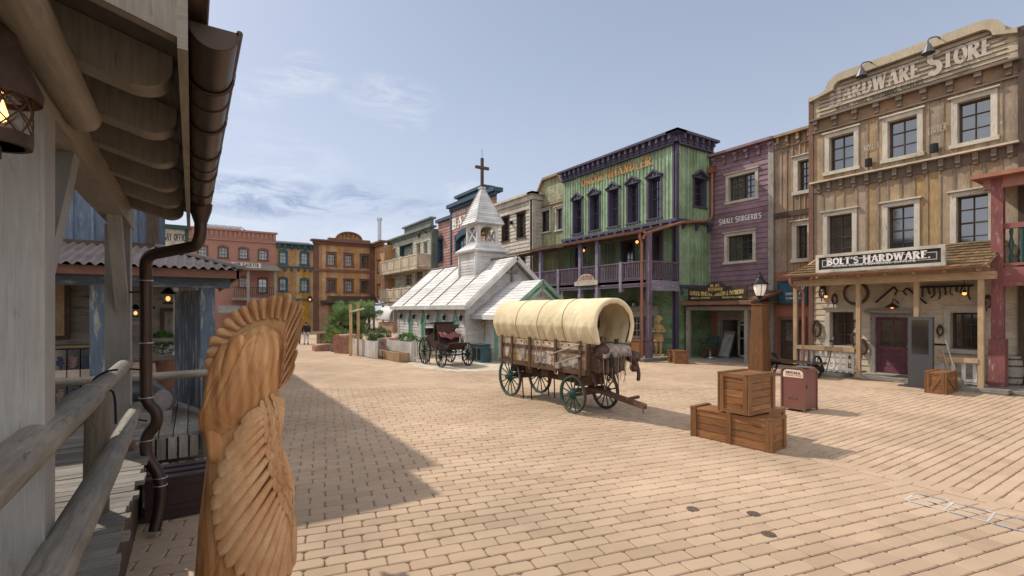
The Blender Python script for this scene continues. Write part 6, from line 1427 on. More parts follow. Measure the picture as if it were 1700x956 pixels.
# ================================================================== CARVED STATUE
SX_,SY_=.28,3.76; vd=Vector((SX_,SY_,0)).normalized(); rt=Vector((vd.y,-vd.x,0)); sc=thing('carved_statue','tall chainsaw-carved wooden statue with feathered headdress and folded wing in the foreground','statue',(SX_,SY_,0))
O=Vector((SX_,SY_,0))
def L_(x,y,z): return O+rt*x-vd*y+Vector((0,0,z))      # x right, y toward the viewer
def pq(px,py): return ((px-400)/282,EYE-(py-515)/247)
def trunk_r(z):
    cxl=[(0,(.02,.305)),(.5,(.02,.29)),(1.0,(.02,.262)),(1.45,(.025,.225)),(1.75,(.03,.20)),(2.0,(.04,.18))]
    for (z0,a),(z1,b) in zip(cxl[:-1],cxl[1:]):
        if z<=z1: t=max(0,(z-z0)/(z1-z0)); return a[0]+(b[0]-a[0])*t,a[1]+(b[1]-a[1])*t
    return cxl[-1][1]
def surf(x,z):
    c,r=trunk_r(z); d=min(.999,abs(x-c)/r); return .92*r*math.sqrt(1-d*d)
m=MB()
def tr_(u,v):
    z=1.95*v; c,r=trunk_r(z); a=2*PI*u
    q=1+.10*mnoise.noise(Vector((math.cos(a)*1.4,math.sin(a)*1.4,z*1.1)))+.035*math.sin(a*7+2.2*z)*(.4+.6*abs(mnoise.noise(Vector((a,z,2)))))
    return L_(c+r*q*math.cos(a),.92*r*q*math.sin(a),z)
m.grid(tr_,72,60,cu=True); m.build('trunk',M['carved'],sc,smooth=True)
# head with long smooth hair swept to the lower left
m=MB()
hpth=smooth_path([L_(.125,.05,2.30),L_(.105,.085,2.22),L_(.075,.115,2.10),L_(.035,.13,1.95),L_(-.02,.135,1.80),L_(-.075,.12,1.66),L_(-.11,.09,1.57)],7)
hr_=[(.02,.02),(.115,.085),(.150,.10),(.175,.11),(.19,.11),(.18,.095),(.13,.07),(.04,.03)]
def hd(u,v):
    i=v*(len(hpth)-1); k=int(min(i,len(hpth)-2)); p=hpth[k].lerp(hpth[k+1],i-k); f=v*(len(hr_)-1); j=int(min(f,len(hr_)-2)); w=hr_[j][0]+(hr_[j+1][0]-hr_[j][0])*(f-j); d=hr_[j][1]+(hr_[j+1][1]-hr_[j][1])*(f-j)
    a=2*PI*u; ca_,sa_=math.cos(a),math.sin(a); e=math.sin(PI*min(1,v*1.3))
    strand=-.085*max(0,1-abs(mnoise.noise(Vector((ca_*3.2,sa_*3.2,v*1.1+3)))*6))*e
    q=1+.07*mnoise.noise(Vector((ca_*2,sa_*2,v*3)))+strand+.025*mnoise.noise(Vector((ca_*8,sa_*8,v*2.2)))
    return p+rt*(w*q*ca_*(1+.12*(abs(ca_)**4)*v))-vd*(d*q*sa_)
m.grid(hd,140,60,cu=True); m.build('head',M['carved'],sc,smooth=True)
m=MB(); m.tube(smooth_path([L_(.0,.17,2.24),L_(-.05,.16,2.12),L_(-.075,.16,1.98),L_(-.08,.15,1.80),L_(-.09,.13,1.68)],6),[.015,.03]+[.042]*16+[.03,.012],9); m.tube(smooth_path([L_(-.06,.10,2.18),L_(-.13,.11,2.0),L_(-.16,.12,1.80),L_(-.15,.12,1.60),L_(-.13,.12,1.42)],6),[.02]+[.055]*18+[.04,.015],9); m.build('hair',M['carved'],sc,smooth=True)
# headdress: a dish of feathers, its right side folded towards the viewer
m=MB()
rimc=smooth_path([(357,652,-.04),(347,628,-.06),(342,602,-.08),(345,576,-.10),(355,553,-.12),(370,534,-.13),(390,516,-.13),(412,503,-.12),(435,495,-.10),(460,490,-.07),(484,490,-.02),(504,501,.05),(506,520,.10),(500,552,.15),(493,585,.18),(486,615,.20),(478,645,.20)],6)
innc=smooth_path([(388,652,.02),(384,628,.0),(382,602,-.02),(386,580,-.04),(394,566,-.06),(404,556,-.07),(416,550,-.07),(428,547,-.06),(440,545,-.05),(452,545,-.03),(463,547,.0),(471,552,.04),(474,562,.07),(473,584,.10),(470,606,.12),(467,626,.13),(463,645,.13)],6)
def hp(u,r,off=0):
    sk=.075*max(0,min(1,(u-.55)/.2)); uu=max(0,min(1,u-sk*(r-.3))); A_=along_(innc,uu); B_=along_(rimc,uu); p=A_+(B_-A_)*r
    x,z=pq(p.x,p.y); return L_(x,p.z-.05*math.sin(PI*min(1,max(0,r)))+off,z)
def along_(c,t): i=t*(len(c)-1); k=int(min(i,len(c)-2)); return c[k].lerp(c[k+1],i-k)
def dish(u,v): return hp(u,-.25+1.12*v,.012*mnoise.noise(Vector((u*9,v*2,0)))-.006+.008*math.sin(u*23*2*PI)*max(0,v-.3))
m.grid(dish,180,16)
def dishb(u,v): return hp(u,-.25+1.12*v,-.06)
m.grid(dishb,80,6)
NF=21
for k in range(NF):
    uc=(k+.5+U(-.1,.1))/NF; du=.60/NF; lng=U(.97,1.10); rgt=uc>.66
    def fe(u,v,uc=uc,du=du,lng=lng,rgt=rgt):
        t=v; th=2*PI*u; r0=.30 if not rgt else .05
        r=r0+(lng-r0)*t; wd=du*(.70+.30*t)*(math.sqrt(max(0,1-max(0,(t-.62)/.38)**2.0)))
        thk=.036*(.3+.8*math.sin(PI*min(1,.15+t*.8)))*math.sqrt(max(0,1-max(0,(t-.8)/.2)**2))
        return hp(uc+wd*math.cos(th),r,thk*math.sin(th)*(1-.4*abs(math.cos(th)))-.004+(.016 if rgt else .010)*math.cos(th))
    m.grid(fe,18,18,cu=True)
m.build('headdress',M['feather'],sc,smooth=True)
# folded wing: long primaries fanning from the leading edge to the lower left
m=MB()
NW=16
def bez(p,q,r_,t): return ((1-t)**2*p[0]+2*t*(1-t)*q[0]+t*t*r_[0],(1-t)**2*p[1]+2*t*(1-t)*q[1]+t*t*r_[1])
roots=smooth_path([(440,672,0),(443,700,0),(445,750,0),(456,806,0),(472,842,0),(488,868,0)],8); tips=smooth_path([(405,700,0),(376,748,0),(357,804,0),(359,850,0),(372,898,0),(405,928,0),(442,946,0),(482,958,0)],8)
def along(c,t): i=t*(len(c)-1); a=int(min(i,len(c)-2)); return c[a].lerp(c[a+1],i-a)
for k in range(NW):
    t=k/(NW-1); rp=along(roots,t); tp=along(tips,t); mid=((rp.x+tp.x)/2-6+10*t,(rp.y+tp.y)/2-10*(1-t)); lw_=10.6-1.6*t
    def fe(u,v,rp=rp,tp=tp,mid=mid,k=k,lw_=lw_):
        q=bez((rp.x,rp.y),mid,(tp.x,tp.y),v); s=u*2-1
        dx,dy=tp.x-rp.x,tp.y-rp.y; l=math.hypot(dx,dy); nx,ny=-dy/l,dx/l
        w=lw_*(.42+.72*v**.8)*math.sqrt(max(0,1-max(0,(v-.88)/.12)**2))
        x,z=pq(q[0]+nx*s*w,q[1]+ny*s*w)
        prof=(1-((s+.25)/1.25)**2 if s>-.25 else 1-((s+.25)/.75)**2)
        ridge=.030*max(0,prof)-.004*math.exp(-((s+.2)/.10)**2)
        return L_(x,surf(x,z)+.022+.020*math.sin(PI*min(1,v*1.15))+ridge,z)
    m.grid(fe,12,44,rnd=.45+.1*R())
wg=m.build('wing',M['feather'],sc,smooth=True,solid=.014)
m=MB()   # smooth shoulder and flank of the wing right of the leading edge
edge=smooth_path([(428,662,0),(436,680,0),(440,712,0),(444,760,0),(456,808,0),(472,846,0),(486,872,0)],8); edg2=smooth_path([(452,656,0),(474,668,0),(472,705,0),(470,740,0),(484,782,0),(492,820,0),(489,874,0)],8)
def fl(u,v):
    p=along(edge,v).lerp(along(edg2,v),u); x,z=pq(p.x,p.y); return L_(x,surf(x,z)+.03+.035*math.sin(PI*(.12+.76*u))*math.sin(PI*(.1+.85*v)),z)
m.grid(fl,12,40); m.build('wing_shoulder',M['feather'],sc,smooth=True)
m=MB()   # covert feathers along the leading edge
for row in range(3):
    for k in range(10):
        t=.03+k/10.5; c=along(edge,t); x0,y0=c.x+3+row*9-2*(row>0),c.y-6-row*4; c2=along(edge,min(1,t+.12)); ang=math.atan2(c2.y-c.y,c2.x-c.x)+math.radians(12-9*row); ln_=27-4*row
        def fe(u,v,x0=x0,y0=y0,ang=ang,ln_=ln_,row=row):
            s=u*2-1; w=(5.0-row*.5)*math.sin(PI*min(1,.10+.90*v))**.75
            px=x0+math.cos(ang)*ln_*v-math.sin(ang)*s*w; py=y0+math.sin(ang)*ln_*v+math.cos(ang)*s*w
            px=min(px,485+3*u); x,z=pq(px,py); return L_(x,surf(min(x,.26),z)+.060+.004*row+.012*(1-s*s)*(.4+.6*v)-.006*v,z)
        m.grid(fe,8,10)
m.build('covert_feather',M['feather'],sc,smooth=True)['kind']='stuff'
# ================================================================== THINGS ON THE SQUARE
def crate(label,x0,x1,y0,y1,z0,z1,rot=0,diag=False,group='wooden crates on the square',rows=5,mid=False,cat='crate'):
    cx,cy=(x0+x1)/2,(y0+y1)/2; hx,hy,h=(x1-x0)/2,(y1-y0)/2,z1-z0
    t=thing('wooden_crate',label,cat,(cx,cy,z0),rot,group,local=True); tk=.03; fw=.085
    for nm,(ax,sg) in {'side_panel':(0,-1),'end_panel':(1,-1),'side_panel.':(0,1),'end_panel.':(1,1)}.items():
        m=MB(); L=(hy-.0305) if ax==0 else hx; D=(hx if ax==0 else hy)-tk
        Fm=(lambda u,o,z,sg=sg,D=D:(sg*(D+o),u,z)) if ax==0 else (lambda u,o,z,sg=sg,D=D:(u,sg*(D+o),z))
        for i in range(rows): a=.02+(h-.04)*i/rows; m.box((-L+tk,-.02,a+.004),(L-tk,U(-.002,.002),a+(h-.04)/rows-.004),Fm)
        ob=m.build(nm.strip('.'),M['crate'],t,bevel=.003)
        m=MB(); us=[-L,L-fw]+([-fw/2] if mid and ax==0 else [])
        for u in us: m.box((u,-.01,0),(u+fw,tk,h),Fm)
        if not(mid): 
            m.box((-L+fw,-.01,0),(L-fw,tk-.004,.06),Fm); m.box((-L+fw,-.01,h-.06),(L-fw,tk-.004,h),Fm)
        else:
            m.box((-L+fw,-.01,0.0),(L-fw,tk-.012,.03),Fm)
        if diag: 
            p=Vector((-L+fw,0,h-.07)); q=Vector((L-fw,0,.07)); m.obox(Fm(p.x,.006,p.z),Fm(q.x,.006,q.z),.03,.085)
        m.build('frame',M['cratetrim'],ob,bevel=.004)
    m=MB(); n=max(3,int(2*hx/.16))
    for i in range(n): m.box((-hx+.01+(2*hx-.02)*i/n+.003,-hy+.01,h-.035),(-hx+.01+(2*hx-.02)*(i+1)/n-.003,hy-.01,h-.012))
    lid=m.build('lid',M['crate'],t,bevel=.003); m=MB(); m.box((-hx-.005,-hy-.005,h-.012),(hx+.005,-hy+fw,h+.014)); m.box((-hx-.005,hy-fw,h-.012),(hx+.005,hy+.005,h+.014)); 
    if mid: m.box((-hx-.004,-fw/2,h-.012),(hx+.004,fw/2,h+.013))
    m.build('lid_batten',M['cratetrim'],lid,bevel=.004); return t
crate('long low varnished crate at the front of the stack, lying on the paving',8.06,8.62,4.52,6.03,0,.555,math.radians(5),rows=4,mid=True)
crate('square varnished crate resting on top of the two low crates',8.05,8.88,4.85,5.46,.572,1.27,0)
crate('low varnished crate half hidden behind the long crate and under the square one',8.80,9.42,4.95,5.95,0,.545,math.radians(2),rows=4)
crate('varnished crate beside the grey kiosk in front of the hardware porch',17.9,18.85,4.92,5.42,0,.62,0,diag=True)
crate('small varnished crate with diagonal brace in front of the surgery porch',18.3,18.95,14.2,15.1,0,.57,math.radians(-32),diag=True)
crate('brown crate on the boardwalk beside the covered wagon and shop window',18.3,19.2,16.6,17.4,.18,.95,0)
# litter bin
bn=thing('litter_bin','brown red litter bin with cream DRÜCKEN label on its flap','litter bin',(12.3,6.15,0))
bx0,bx1,by0,by1,bh=12.0,12.6,5.86,6.43,1.04
def bprof(i,s=0): 
    r=.13-s; a=by0+s; b=by1-s; t=bh-s
    return [(a,.05+s)]+[(b,.05+s)]+[(b-r+r*math.cos(PI/2*k/7),t-r+r*math.sin(PI/2*k/7)) for k in range(8)]+[(a+r-r*math.sin(PI/2*k/7),t-r+r*math.cos(PI/2*k/7)) for k in range(8)]
FBn=lambda u,o,z:(o,u,z)
m=MB(); m.prism(bprof(0,.018),bx0+.02,bx1-.02,FBn); m.build('body',M['binred'],bn,bevel=.006)
m=MB()
for xx in (bx0,bx1-.035):
    o_=bprof(0); i_=bprof(0,.03); n=len(o_)
    for k in range(n): k2=(k+1)%n; m.prism([o_[k],o_[k2],i_[k2],i_[k]],xx,xx+.035,FBn,rnd=.5)
for yy in (by0,by1-.035):
    for xx in (bx0+.001,bx1-.034): m.box((xx,yy,0),(xx+.033,yy+.035,.07))
m.build('edge_frame',M['bintrim'],bn)
Fbl=FX(bx0+.02); r=.1; a,b,c,d=-by1+.05,-by0-.05,.80,.985
m=MB(); m.prism([(a,c),(b,c)]+[(b-r+r*math.cos(PI/2*k/6),d-r+r*math.sin(PI/2*k/6)) for k in range(7)]+[(a+r-r*math.sin(PI/2*k/6),d-r+r*math.cos(PI/2*k/6)) for k in range(7)],-.01,.006,Fbl); lb_=m.build('label_plate',M['bincream'],bn)
words_('lettering',lb_,'textblack','DRÜCKEN',Fbl,a+.06,b-.05,.885,.058,o=.009,bold=1.3); words_('lettering',lb_,'textred','PRESSING & PUSH',Fbl,a+.05,b-.04,.835,.026,o=.009,serif=False,bold=1.3)
m=MB(); cu=(a+b)/2
for k in range(7):
    t=math.radians(8+164*k/6); m.prism([(cu+.10*math.cos(t)-.012,.27),(cu+.10*math.cos(t)+.012,.27),(cu+.085*math.cos(t)+.018,.30+.085*math.sin(t)),(cu+.085*math.cos(t)-.018,.30+.085*math.sin(t))],.0,.004,Fbl)
m.prism([(cu+.11*math.cos(PI*k/14),.31+.085*math.sin(PI*k/14)) for k in range(15)],-.002,.003,Fbl); m.build('emblem',M['bintrim'],bn)
m=MB(); m.box((12.12,by0+.05,bh-.002),(12.36,by0+.3,bh+.022)); m.build('ash_tray',M['steel'],bn,bevel=.006); m=MB(); m.box((12.09,by0+.012,.55),(12.13,by0+.02,.64)); m.build('lock',M['black'],bn)
# lamp on a tapered timber pedestal
lx,ly=17.95,10.4; lp=thing('pedestal_lamp','street lantern with frosted bowl on a tall tapered brown timber pedestal','street lamp',(lx,ly,0))
m=MB(); w0,w1,hp_=.30,.205,2.6
for k in range(4):
    rot=Matrix.Rotation(k*PI/2,3,'Z')
    for i in range(3):
        f0,f1=-1+2*i/3+.01,-1+2*(i+1)/3-.01; P=[rot@Vector((f0*w0,-w0,0)),rot@Vector((f1*w0,-w0,0)),rot@Vector((f1*w1,-w1,hp_)),rot@Vector((f0*w1,-w1,hp_))]; m.quad(*[Vector((lx,ly,0))+p for p in P],grain=2)
m.box((lx-w1-.03,ly-w1-.03,hp_),(lx+w1+.03,ly+w1+.03,hp_+.05)); m.box((lx-w0-.02,ly-w0-.02,0),(lx+w0+.02,ly+w0+.02,.08)); m.build('pedestal',M['pedestal'],lp)
zb=hp_+.05
m=MB(); m.lathe([(.15,zb),(.15,zb+.03),(.08,zb+.06),(.09,zb+.1),(.05,zb+.14),(.05,zb+.2),(.12,zb+.27),(.13,zb+.30)],(lx,ly,0),16); m.build('lamp_foot',M['iron'],lp,angle=40)
m=MB(); m.lathe([(.12,zb+.29),(.17,zb+.4),(.215,zb+.55),(.23,zb+.68),(.22,zb+.74)],(lx,ly,0),18); m.build('lamp_bowl',M['lampglass'],lp,smooth=True)
m=MB()
for k in range(4):
    a=PI/4+k*PI/2; m.tube([(lx+r_*1.02*math.cos(a),ly+r_*1.02*math.sin(a),zb+z) for r_,z in ((.12,.29),(.17,.4),(.215,.55),(.23,.68),(.22,.74))],.012,5)
m.lathe([(.3,zb+.72),(.31,zb+.75),(.22,zb+.84),(.13,zb+.92),(.11,zb+.99),(.12,zb+1.0),(.06,zb+1.05),(.03,zb+1.14),(.035,zb+1.17),(.005,zb+1.22)],(lx,ly,0),18); m.build('lamp_cap',M['iron'],lp,angle=45)
# information kiosk
kx=18.82; kya,kyb=PX(1548,500,kx)[0],PX(1507,500,kx)[0]; kz=2.2
ks=thing('info_kiosk','grey upright information kiosk with a black screen leaning toward the plum door','kiosk',(kx,(kya+kyb)/2,0))
m=MB(); m.box((kx,kya,0),(kx+.16,kyb,kz)); m.build('housing',M['kiosk'],ks,bevel=.02); m=MB(); m.box((kx-.006,kya+.1,1.05),(kx+.01,kyb-.1,kz-.1)); m.build('screen',M['screen'],ks,bevel=.004)
m=MB(); m.box((kx-.06,kya-.05,0),(kx+.22,kyb+.25,.035)); m.build('base_plate',M['kiosk'],ks)
# ------------------------------------------------------------------ wheels
def wheel(par,c,r,w,nsp,mat,axis='X',hub=.09,rim=.055,name='wheel',tyre='rustiron'):
    c=Vector(c)
    ax=Vector((1,0,0)) if axis=='X' else (Vector((0,1,0)) if axis=='Y' else Vector(axis).normalized())
    e1=Vector((0,0,1)); e2=ax.cross(e1)
    P=lambda rr,a,o: c+e1*(rr*math.cos(a))+e2*(rr*math.sin(a))+ax*o
    m=MB(); n=40
    for i in range(n):
        a,b=2*PI*i/n,2*PI*(i+1)/n; rn=.3+.4*((i*nsp//(2*n))%2)
        q=[(r-.014,-w/2),(r-.014,w/2),(r-rim,w/2-.006),(r-rim,-w/2+.006)]
        for k in range(4):
            (r0,o0),(r1,o1)=q[k],q[(k+1)%4]; m.quad(P(r0,a,o0),P(r0,b,o0),P(r1,b,o1),P(r1,a,o1),rnd=rn,grain=1)
    wo=m.build(name,M[mat],par)
    m=MB()
    for i in range(n):
        a,b=2*PI*i/n,2*PI*(i+1)/n; q=[(r,-w/2-.002),(r,w/2+.002),(r-.013,w/2+.002),(r-.013,-w/2-.002)]
        for k in range(4):
            (r0,o0),(r1,o1)=q[k],q[(k+1)%4]; m.quad(P(r0,a,o0),P(r0,b,o0),P(r1,b,o1),P(r1,a,o1),rnd=.5)
    m.build('tyre',M[tyre],wo)
    m=MB()
    for i in range(nsp):
        a=2*PI*(i+.5)/nsp; m.tube([P(hub*.7,a,0.015),P((hub+r)*.5,a,.005),P(r-rim+.01,a,0)],[.022,.016,.019],6)
    m.build('spokes',M[mat],wo)
    m=MB(); m.lathe([(.03,-.13),(hub*.62,-.13),(hub*.7,-.09),(hub,-.05),(hub,.05),(hub*.7,.09),(hub*.62,.14),(.03,.14)],c,14,axis=ax); m.build('hub',M[mat],wo,angle=40)
    return wo
# ================================================================== COVERED WAGON
cw=thing('covered_wagon','covered wagon with cream canvas top and dark green wheels on the open square','covered wagon',(8,10,0))
wxl,wxr,wyf,wyr=7.5,8.5,8.43,12.02; wz0,wz1=.98,1.66
for nm,(x,y,r) in {'a':(7.45,8.82,.445),'b':(8.48,8.82,.445),'c':(7.5,11.6,.545),'d':(8.5,11.55,.545)}.items(): wheel(cw,(x,y,r),r,.065,12 if r<.5 else 14,'wheelgreen',hub=.10)
m=MB()
for s,x in ((-1,wxl),(1,wxr)):
    for i in range(3): m.box((x-.016,wyf,wz0+.04+i*.205),(x+.016,wyr,wz0+.235+i*.205))
for y in (wyf,wyr):
    for i in range(3): m.box((wxl+.02,y-.016,wz0+.04+i*.205),(wxr-.02,y+.016,wz0+.235+i*.205))
m.build('side_boards',M['wagonwood'],cw,bevel=.004)
m=MB()
for x,s in ((wxl,-1),(wxr,1)):
    m.box((x+s*.012,wyf-.05,wz0-.06),(x+s*.07,wyr+.05,wz0+.06)); m.box((x+s*.016,wyf,wz0+.42),(x+s*.045,wyr,wz0+.50))
    for y in (wyf+.12,9.45,10.55,11.4,wyr-.1): m.box((x+s*.045,y-.04,wz0-.12),(x+s*.085,y+.04,wz1+.04))
for y,s in ((wyf,-1),(wyr,1)):
    for x in (wxl+.06,8.0,wxr-.06): m.box((x-.05,y+s*.016,wz0-.08),(x+.05,y+s*.06,wz1+.06))
m.box((wxl-.02,wyf-.05,wz0-.06),(wxr+.02,wyf+.05,wz0+.0)); m.build('stakes',M['wagondark'],cw,bevel=.004)
m=MB(); m.box((wxl,wyf,wz0-.02),(wxr,wyr,wz0+.03)); m.build('wagon_bed',M['wagondark'],cw)
m=MB(); m.box((7.5,8.74,.40),(8.45,8.90,.56)); m.box((7.6,8.72,.62),(8.36,8.92,.86)); m.box((7.52,11.52,.48),(8.46,11.66,.64)); m.box((7.6,11.5,.68),(8.4,11.68,.94)); m.obox((8,8.8,.66),(8,11.6,.66),.1,.12); m.box((7.62,8.55,.86),(8.38,9.1,.93)); m.build('undercarriage',M['wagondark'],cw,bevel=.006)
m=MB(); m.obox((8.03,8.9,.55),(8.03,7.15,.36),.10,.11); m.obox((7.85,8.75,.55),(8.0,7.9,.45),.05,.07); m.obox((8.2,8.75,.55),(8.05,7.9,.45),.05,.07); m.obox((7.9,7.55,.47),(8.35,7.62,.47),.05,.06); m.tube([(8.03,7.22,.32),(8.03,7.2,.2)],.012,5); m.build('draw_pole',M['wagondark'],cw,bevel=.008)
m=MB()
for x,y in ((7.55,11.1),(7.62,10.75),(8.4,11.0),(8.36,10.7)): m.tube([(x,y,.9),(x+U(-.03,.03),y+U(-.12,.12),0)],.018,6)
m.build('prop_leg',M['iron'],cw)
m=MB()
for y in (9.2,9.9,10.6): m.box((7.55,y,.72),(7.75,y+.3,.9))
m.build('tool_box',M['wagondark'],cw)
# canvas: horseshoe bows, cloth sagging between them and gathered at the rail
bows=[8.12,9.15,10.12,11.12,12.12]
def cov(u,v):
    y=8.02+(12.32-8.02)*v; a=math.radians(-24+228*u)
    k=min(range(len(bows)-1),key=lambda i:abs((bows[i]+bows[i+1])/2-y)); t=min(1,max(0,(y-bows[k])/(bows[k+1]-bows[k]))); sag=math.sin(PI*t)
    top=math.sin(a); ed=1-abs(2*u-1)
    w=.615+ .035*math.sin(a*1.0)-.006*sag; 
    fold=.034*math.sin(y*15+4*mnoise.noise(Vector((y*2,u*3,0))))*max(0,1-ed*3.2)+.03*mnoise.noise(Vector((y*2.2,u*6,1.3)))+.012*sag*mnoise.noise(Vector((y*9+u*14,u*5-y*3,4)))
    diag=.022*math.sin((y-bows[k])*14-u*26)*sag*max(0,.75-ed)
    x=8.0-(w+fold+diag)*math.cos(a)*(1.0 if top>0 else 1.0-.14*(-top)/.42); z=2.02+.66*top-.006*sag*max(0,top)+fold*.4*top
    if top<0: z=2.02+.94*top
    return (x,y,z+.05*(y>12.1)*0)
m=MB(); m.grid(cov,110,170); m.build('canvas_cover',M['canvas'],cw,smooth=True,solid=.006)
m=MB()   # turned-back hem at the front mouth
def hem(u,v):
    p=Vector(cov(u,.0)); ctr=Vector((8.0,p.y,1.98)); d=(p-ctr); a=PI*v
    return p+d.normalized()*(.012*math.sin(a)+.02*math.sin(u*60)*v*.25)-d*(.17*v)+Vector((0,-.035*math.sin(a)+.02*v,0))
m.grid(hem,60,8); m.build('canvas_hem',M['canvas'],cw,smooth=True,solid=.006)
m=MB()
for y in bows:
    v=(y-8.02)/(12.32-8.02); pts=[]
    for i in range(31):
        p=Vector(cov(i/30,min(.995,max(.0,v)))); d=(p-Vector((8,p.y,1.98))); pts.append(p-d.normalized()*.03)
    m.tube(pts,.018,6)
m.build('bow',M['wagondark'],cw)
m=MB()
for y in bows[1:4]:
    v=(y-8.02)/(12.32-8.02); m.tube([Vector(cov(i/30,v))+ (Vector(cov(i/30,v))-Vector((8,y,1.98))).normalized()*.008 for i in range(31)],.007,5)
m.build('tie_rope',M['rope'],cw)
m=MB()
for i in range(15): y=8.5+i*.25; m.ell((wxl-.022,y,wz1-.08),.02,6,4)
m.build('cover_hook',M['iron'],cw)
def hide(cy,cz,ry,rz,sd,o):
    m=MB(); n=22; pts=[]
    for i in range(n):
        t=2*PI*i/n; q=1+.45*mnoise.noise(Vector((math.cos(t)*1.6+sd,math.sin(t)*1.6,sd)))+.2*mnoise.noise(Vector((math.cos(t)*5,math.sin(t)*5+sd,1))); pts.append((-(cy+ry*q*math.cos(t)),cz+rz*q*math.sin(t)))
    m.prism(pts,-.004,.006,lambda u,oo,z:(wxl-.024-o-oo,-u,z)); m.build('painted_hide',M['hide'],cw)
for k,(cy,cz,ry,rz) in enumerate(((11.75,1.33,.16,.22),(10.98,1.32,.20,.22),(10.0,1.18,.42,.14),(8.95,1.18,.40,.15),(9.75,1.40,.22,.08))): hide(cy,cz,ry,rz,k*3.7,.002*k)
for y in (10.2,10.0,10.75):
    m=MB(); m.tube([(wxl-.09,y,1.66),(wxl-.1,y,1.16)],.014,6); m.box((wxl-.12,y-.04,1.1),(wxl-.07,y+.04,1.22)); m.build('hung_tool',M['greywood'],cw)
for p,q in (((wxl-.1,8.52,1.62),(wxl-.1,9.45,1.36)),((wxl-.1,8.5,1.36),(wxl-.1,9.35,1.12))):
    m=MB(); m.tube([p,q],.019,7); m.box((wxl-.13,q[1]-.1,q[2]-.12),(wxl-.06,q[1]+.05,q[2]+.02)) if p[2]<1.5 else None; m.build('hung_tool',M['greywood'],cw)
# load at the wagon mouth: box seat, saddle cloths, ropes, lantern
m=MB(); m.box((7.62,8.1,1.0),(8.42,8.4,1.42)); m.build('front_box',M['wagondark'],cw,bevel=.01)
m=MB()
def sad(u,v): 
    x=7.62+.9*u; a=PI*v; return (x,8.3-.26*math.cos(a)*.9-.08,1.44+.16*math.sin(a)+.05*mnoise.noise(Vector((u*5,v*4,2)))-.25*max(0,abs(2*v-1)-.6))
m.grid(sad,20,12); m.build('hide_cover',M['hide'],cw,smooth=True,solid=.02)
m=MB(); m.ell((7.72,8.12,1.45),(.16,.16,.2),12,8,jit=.4); m.ell((7.78,8.2,1.68),(.1,.1,.13),10,7,jit=.5); m.build('leather_bag',M['leather'],cw,smooth=True)
m=MB()
for i in range(22):
    x=7.56+.95*R(); l=U(.25,.8); y=8.0+U(-.06,.05); m.tube(smooth_path([(x,y,1.42),(x+U(-.04,.04),y-.04,1.42-l*.5),(x+U(-.05,.05),y-.02,1.42-l)],3),U(.004,.010),5)
m.build('rope_fringe',M['rope'],cw)
m=MB()
for i in range(18):
    x=7.6+.9*R(); l=U(.15,.3); m.tube([(x,8.36,.98),(x+U(-.03,.03),8.3,.98-l)],U(.008,.02),5)
m.build('leather_fringe',M['leather'],cw)
m=MB(); m.lathe([(.05,1.12),(.055,1.16),(.04,1.18),(.05,1.26),(.04,1.34),(.055,1.35),(.02,1.42)],(7.86,7.98,0),12); m.tube([(7.81,7.98,1.2),(7.79,7.98,1.35),(7.86,7.98,1.46),(7.93,7.98,1.35),(7.91,7.98,1.2)],.006,5); m.build('lantern',M['black'],cw)
m=MB(); m.tube(smooth_path([(8.3,8.1,1.5),(8.62,8.0,1.25),(8.74,7.98,.95),(8.72,7.98,.75)],5),[.02,.03]+[.045]*13+[.02],7); m.ell((8.7,8.1,1.3),(.12,.2,.14),10,7,jit=.5); m.ell((8.66,8.05,1.05),(.08,.1,.1),9,6,jit=.5); m.tube([(8.35,8.02,1.52),(8.72,7.95,.98)],.008,5); m.build('harness',M['leather'],cw,smooth=True)
# ================================================================== BLACK CARRIAGE BY THE CHAPEL
A,D_,B_,C_=G(701.5,604),G(750.6,601.5),G(729.7,610),G(779,607)
rearc=(A+D_)/2; frontc=(B_+C_)/2; ctr=(rearc+frontc)/2; dirv=(frontc-rearc).normalized(); side=Vector((-dirv.y,dirv.x,0)); trk=((A-D_).length+(B_-C_).length)/2*.92; wb=(frontc-rearc).length
if side.dot(A-rearc)<0: side=-side
ca=thing('horse_carriage','open black horse carriage with tall spoked wheels parked beside the chapel wall','carriage',ctr)
def K(l,s,z): return ctr+dirv*l+side*s+Vector((0,0,z))
rr_,rf_=.60,.505; hw2=trk/2
for l,s,r in ((-wb/2,1,rr_),(-wb/2,-1,rr_),(wb/2,1,rf_),(wb/2,-1,rf_)): wheel(ca,K(l,s*hw2,r),r,.05,14,'black',axis=side,hub=.085,rim=.05,tyre='iron')
m=MB(); m.tube([K(-wb/2,-hw2,rr_),K(-wb/2,hw2,rr_)],.03,7); m.tube([K(wb/2,-hw2,rf_),K(wb/2,hw2,rf_)],.03,7); m.obox(K(-wb/2,0,.62),K(wb/2,0,.62),.07,.07)
for l,z in ((-wb/2,.62),(wb/2,.56)):
    for s in (-.3,.3): m.tube(smooth_path([K(l-.4,s,z+.22),K(l,s,z+.06),K(l+.4,s,z+.22)],5),.02,6); m.tube(smooth_path([K(l-.4,s,z+.22),K(l,s,z+.34),K(l+.4,s,z+.22)],5),.02,6)
for l in (-wb/2+.35,wb/2-.35):
    for s in (-.55,.55): m.tube([K(l,s,.7),K(l,s,0)],.016,6)
m.build('running_gear',M['black'],ca)
m=MB()
tub=[(-1.15,1.02),(-.9,.80),(-.25,.72),(.3,.70),(.9,.72),(1.2,.98),(1.15,1.0),(.85,.80),(.3,1.0),(-.1,1.02),(-.2,1.30),(-.6,1.28),(-.75,1.15),(-1.12,1.22)]
m.prism(tub,-.42,.42,lambda u,o,z:K(u,o,.72+(z-.72)*1.17)); m.build('carriage_body',M['maroon'],ca,bevel=.01)
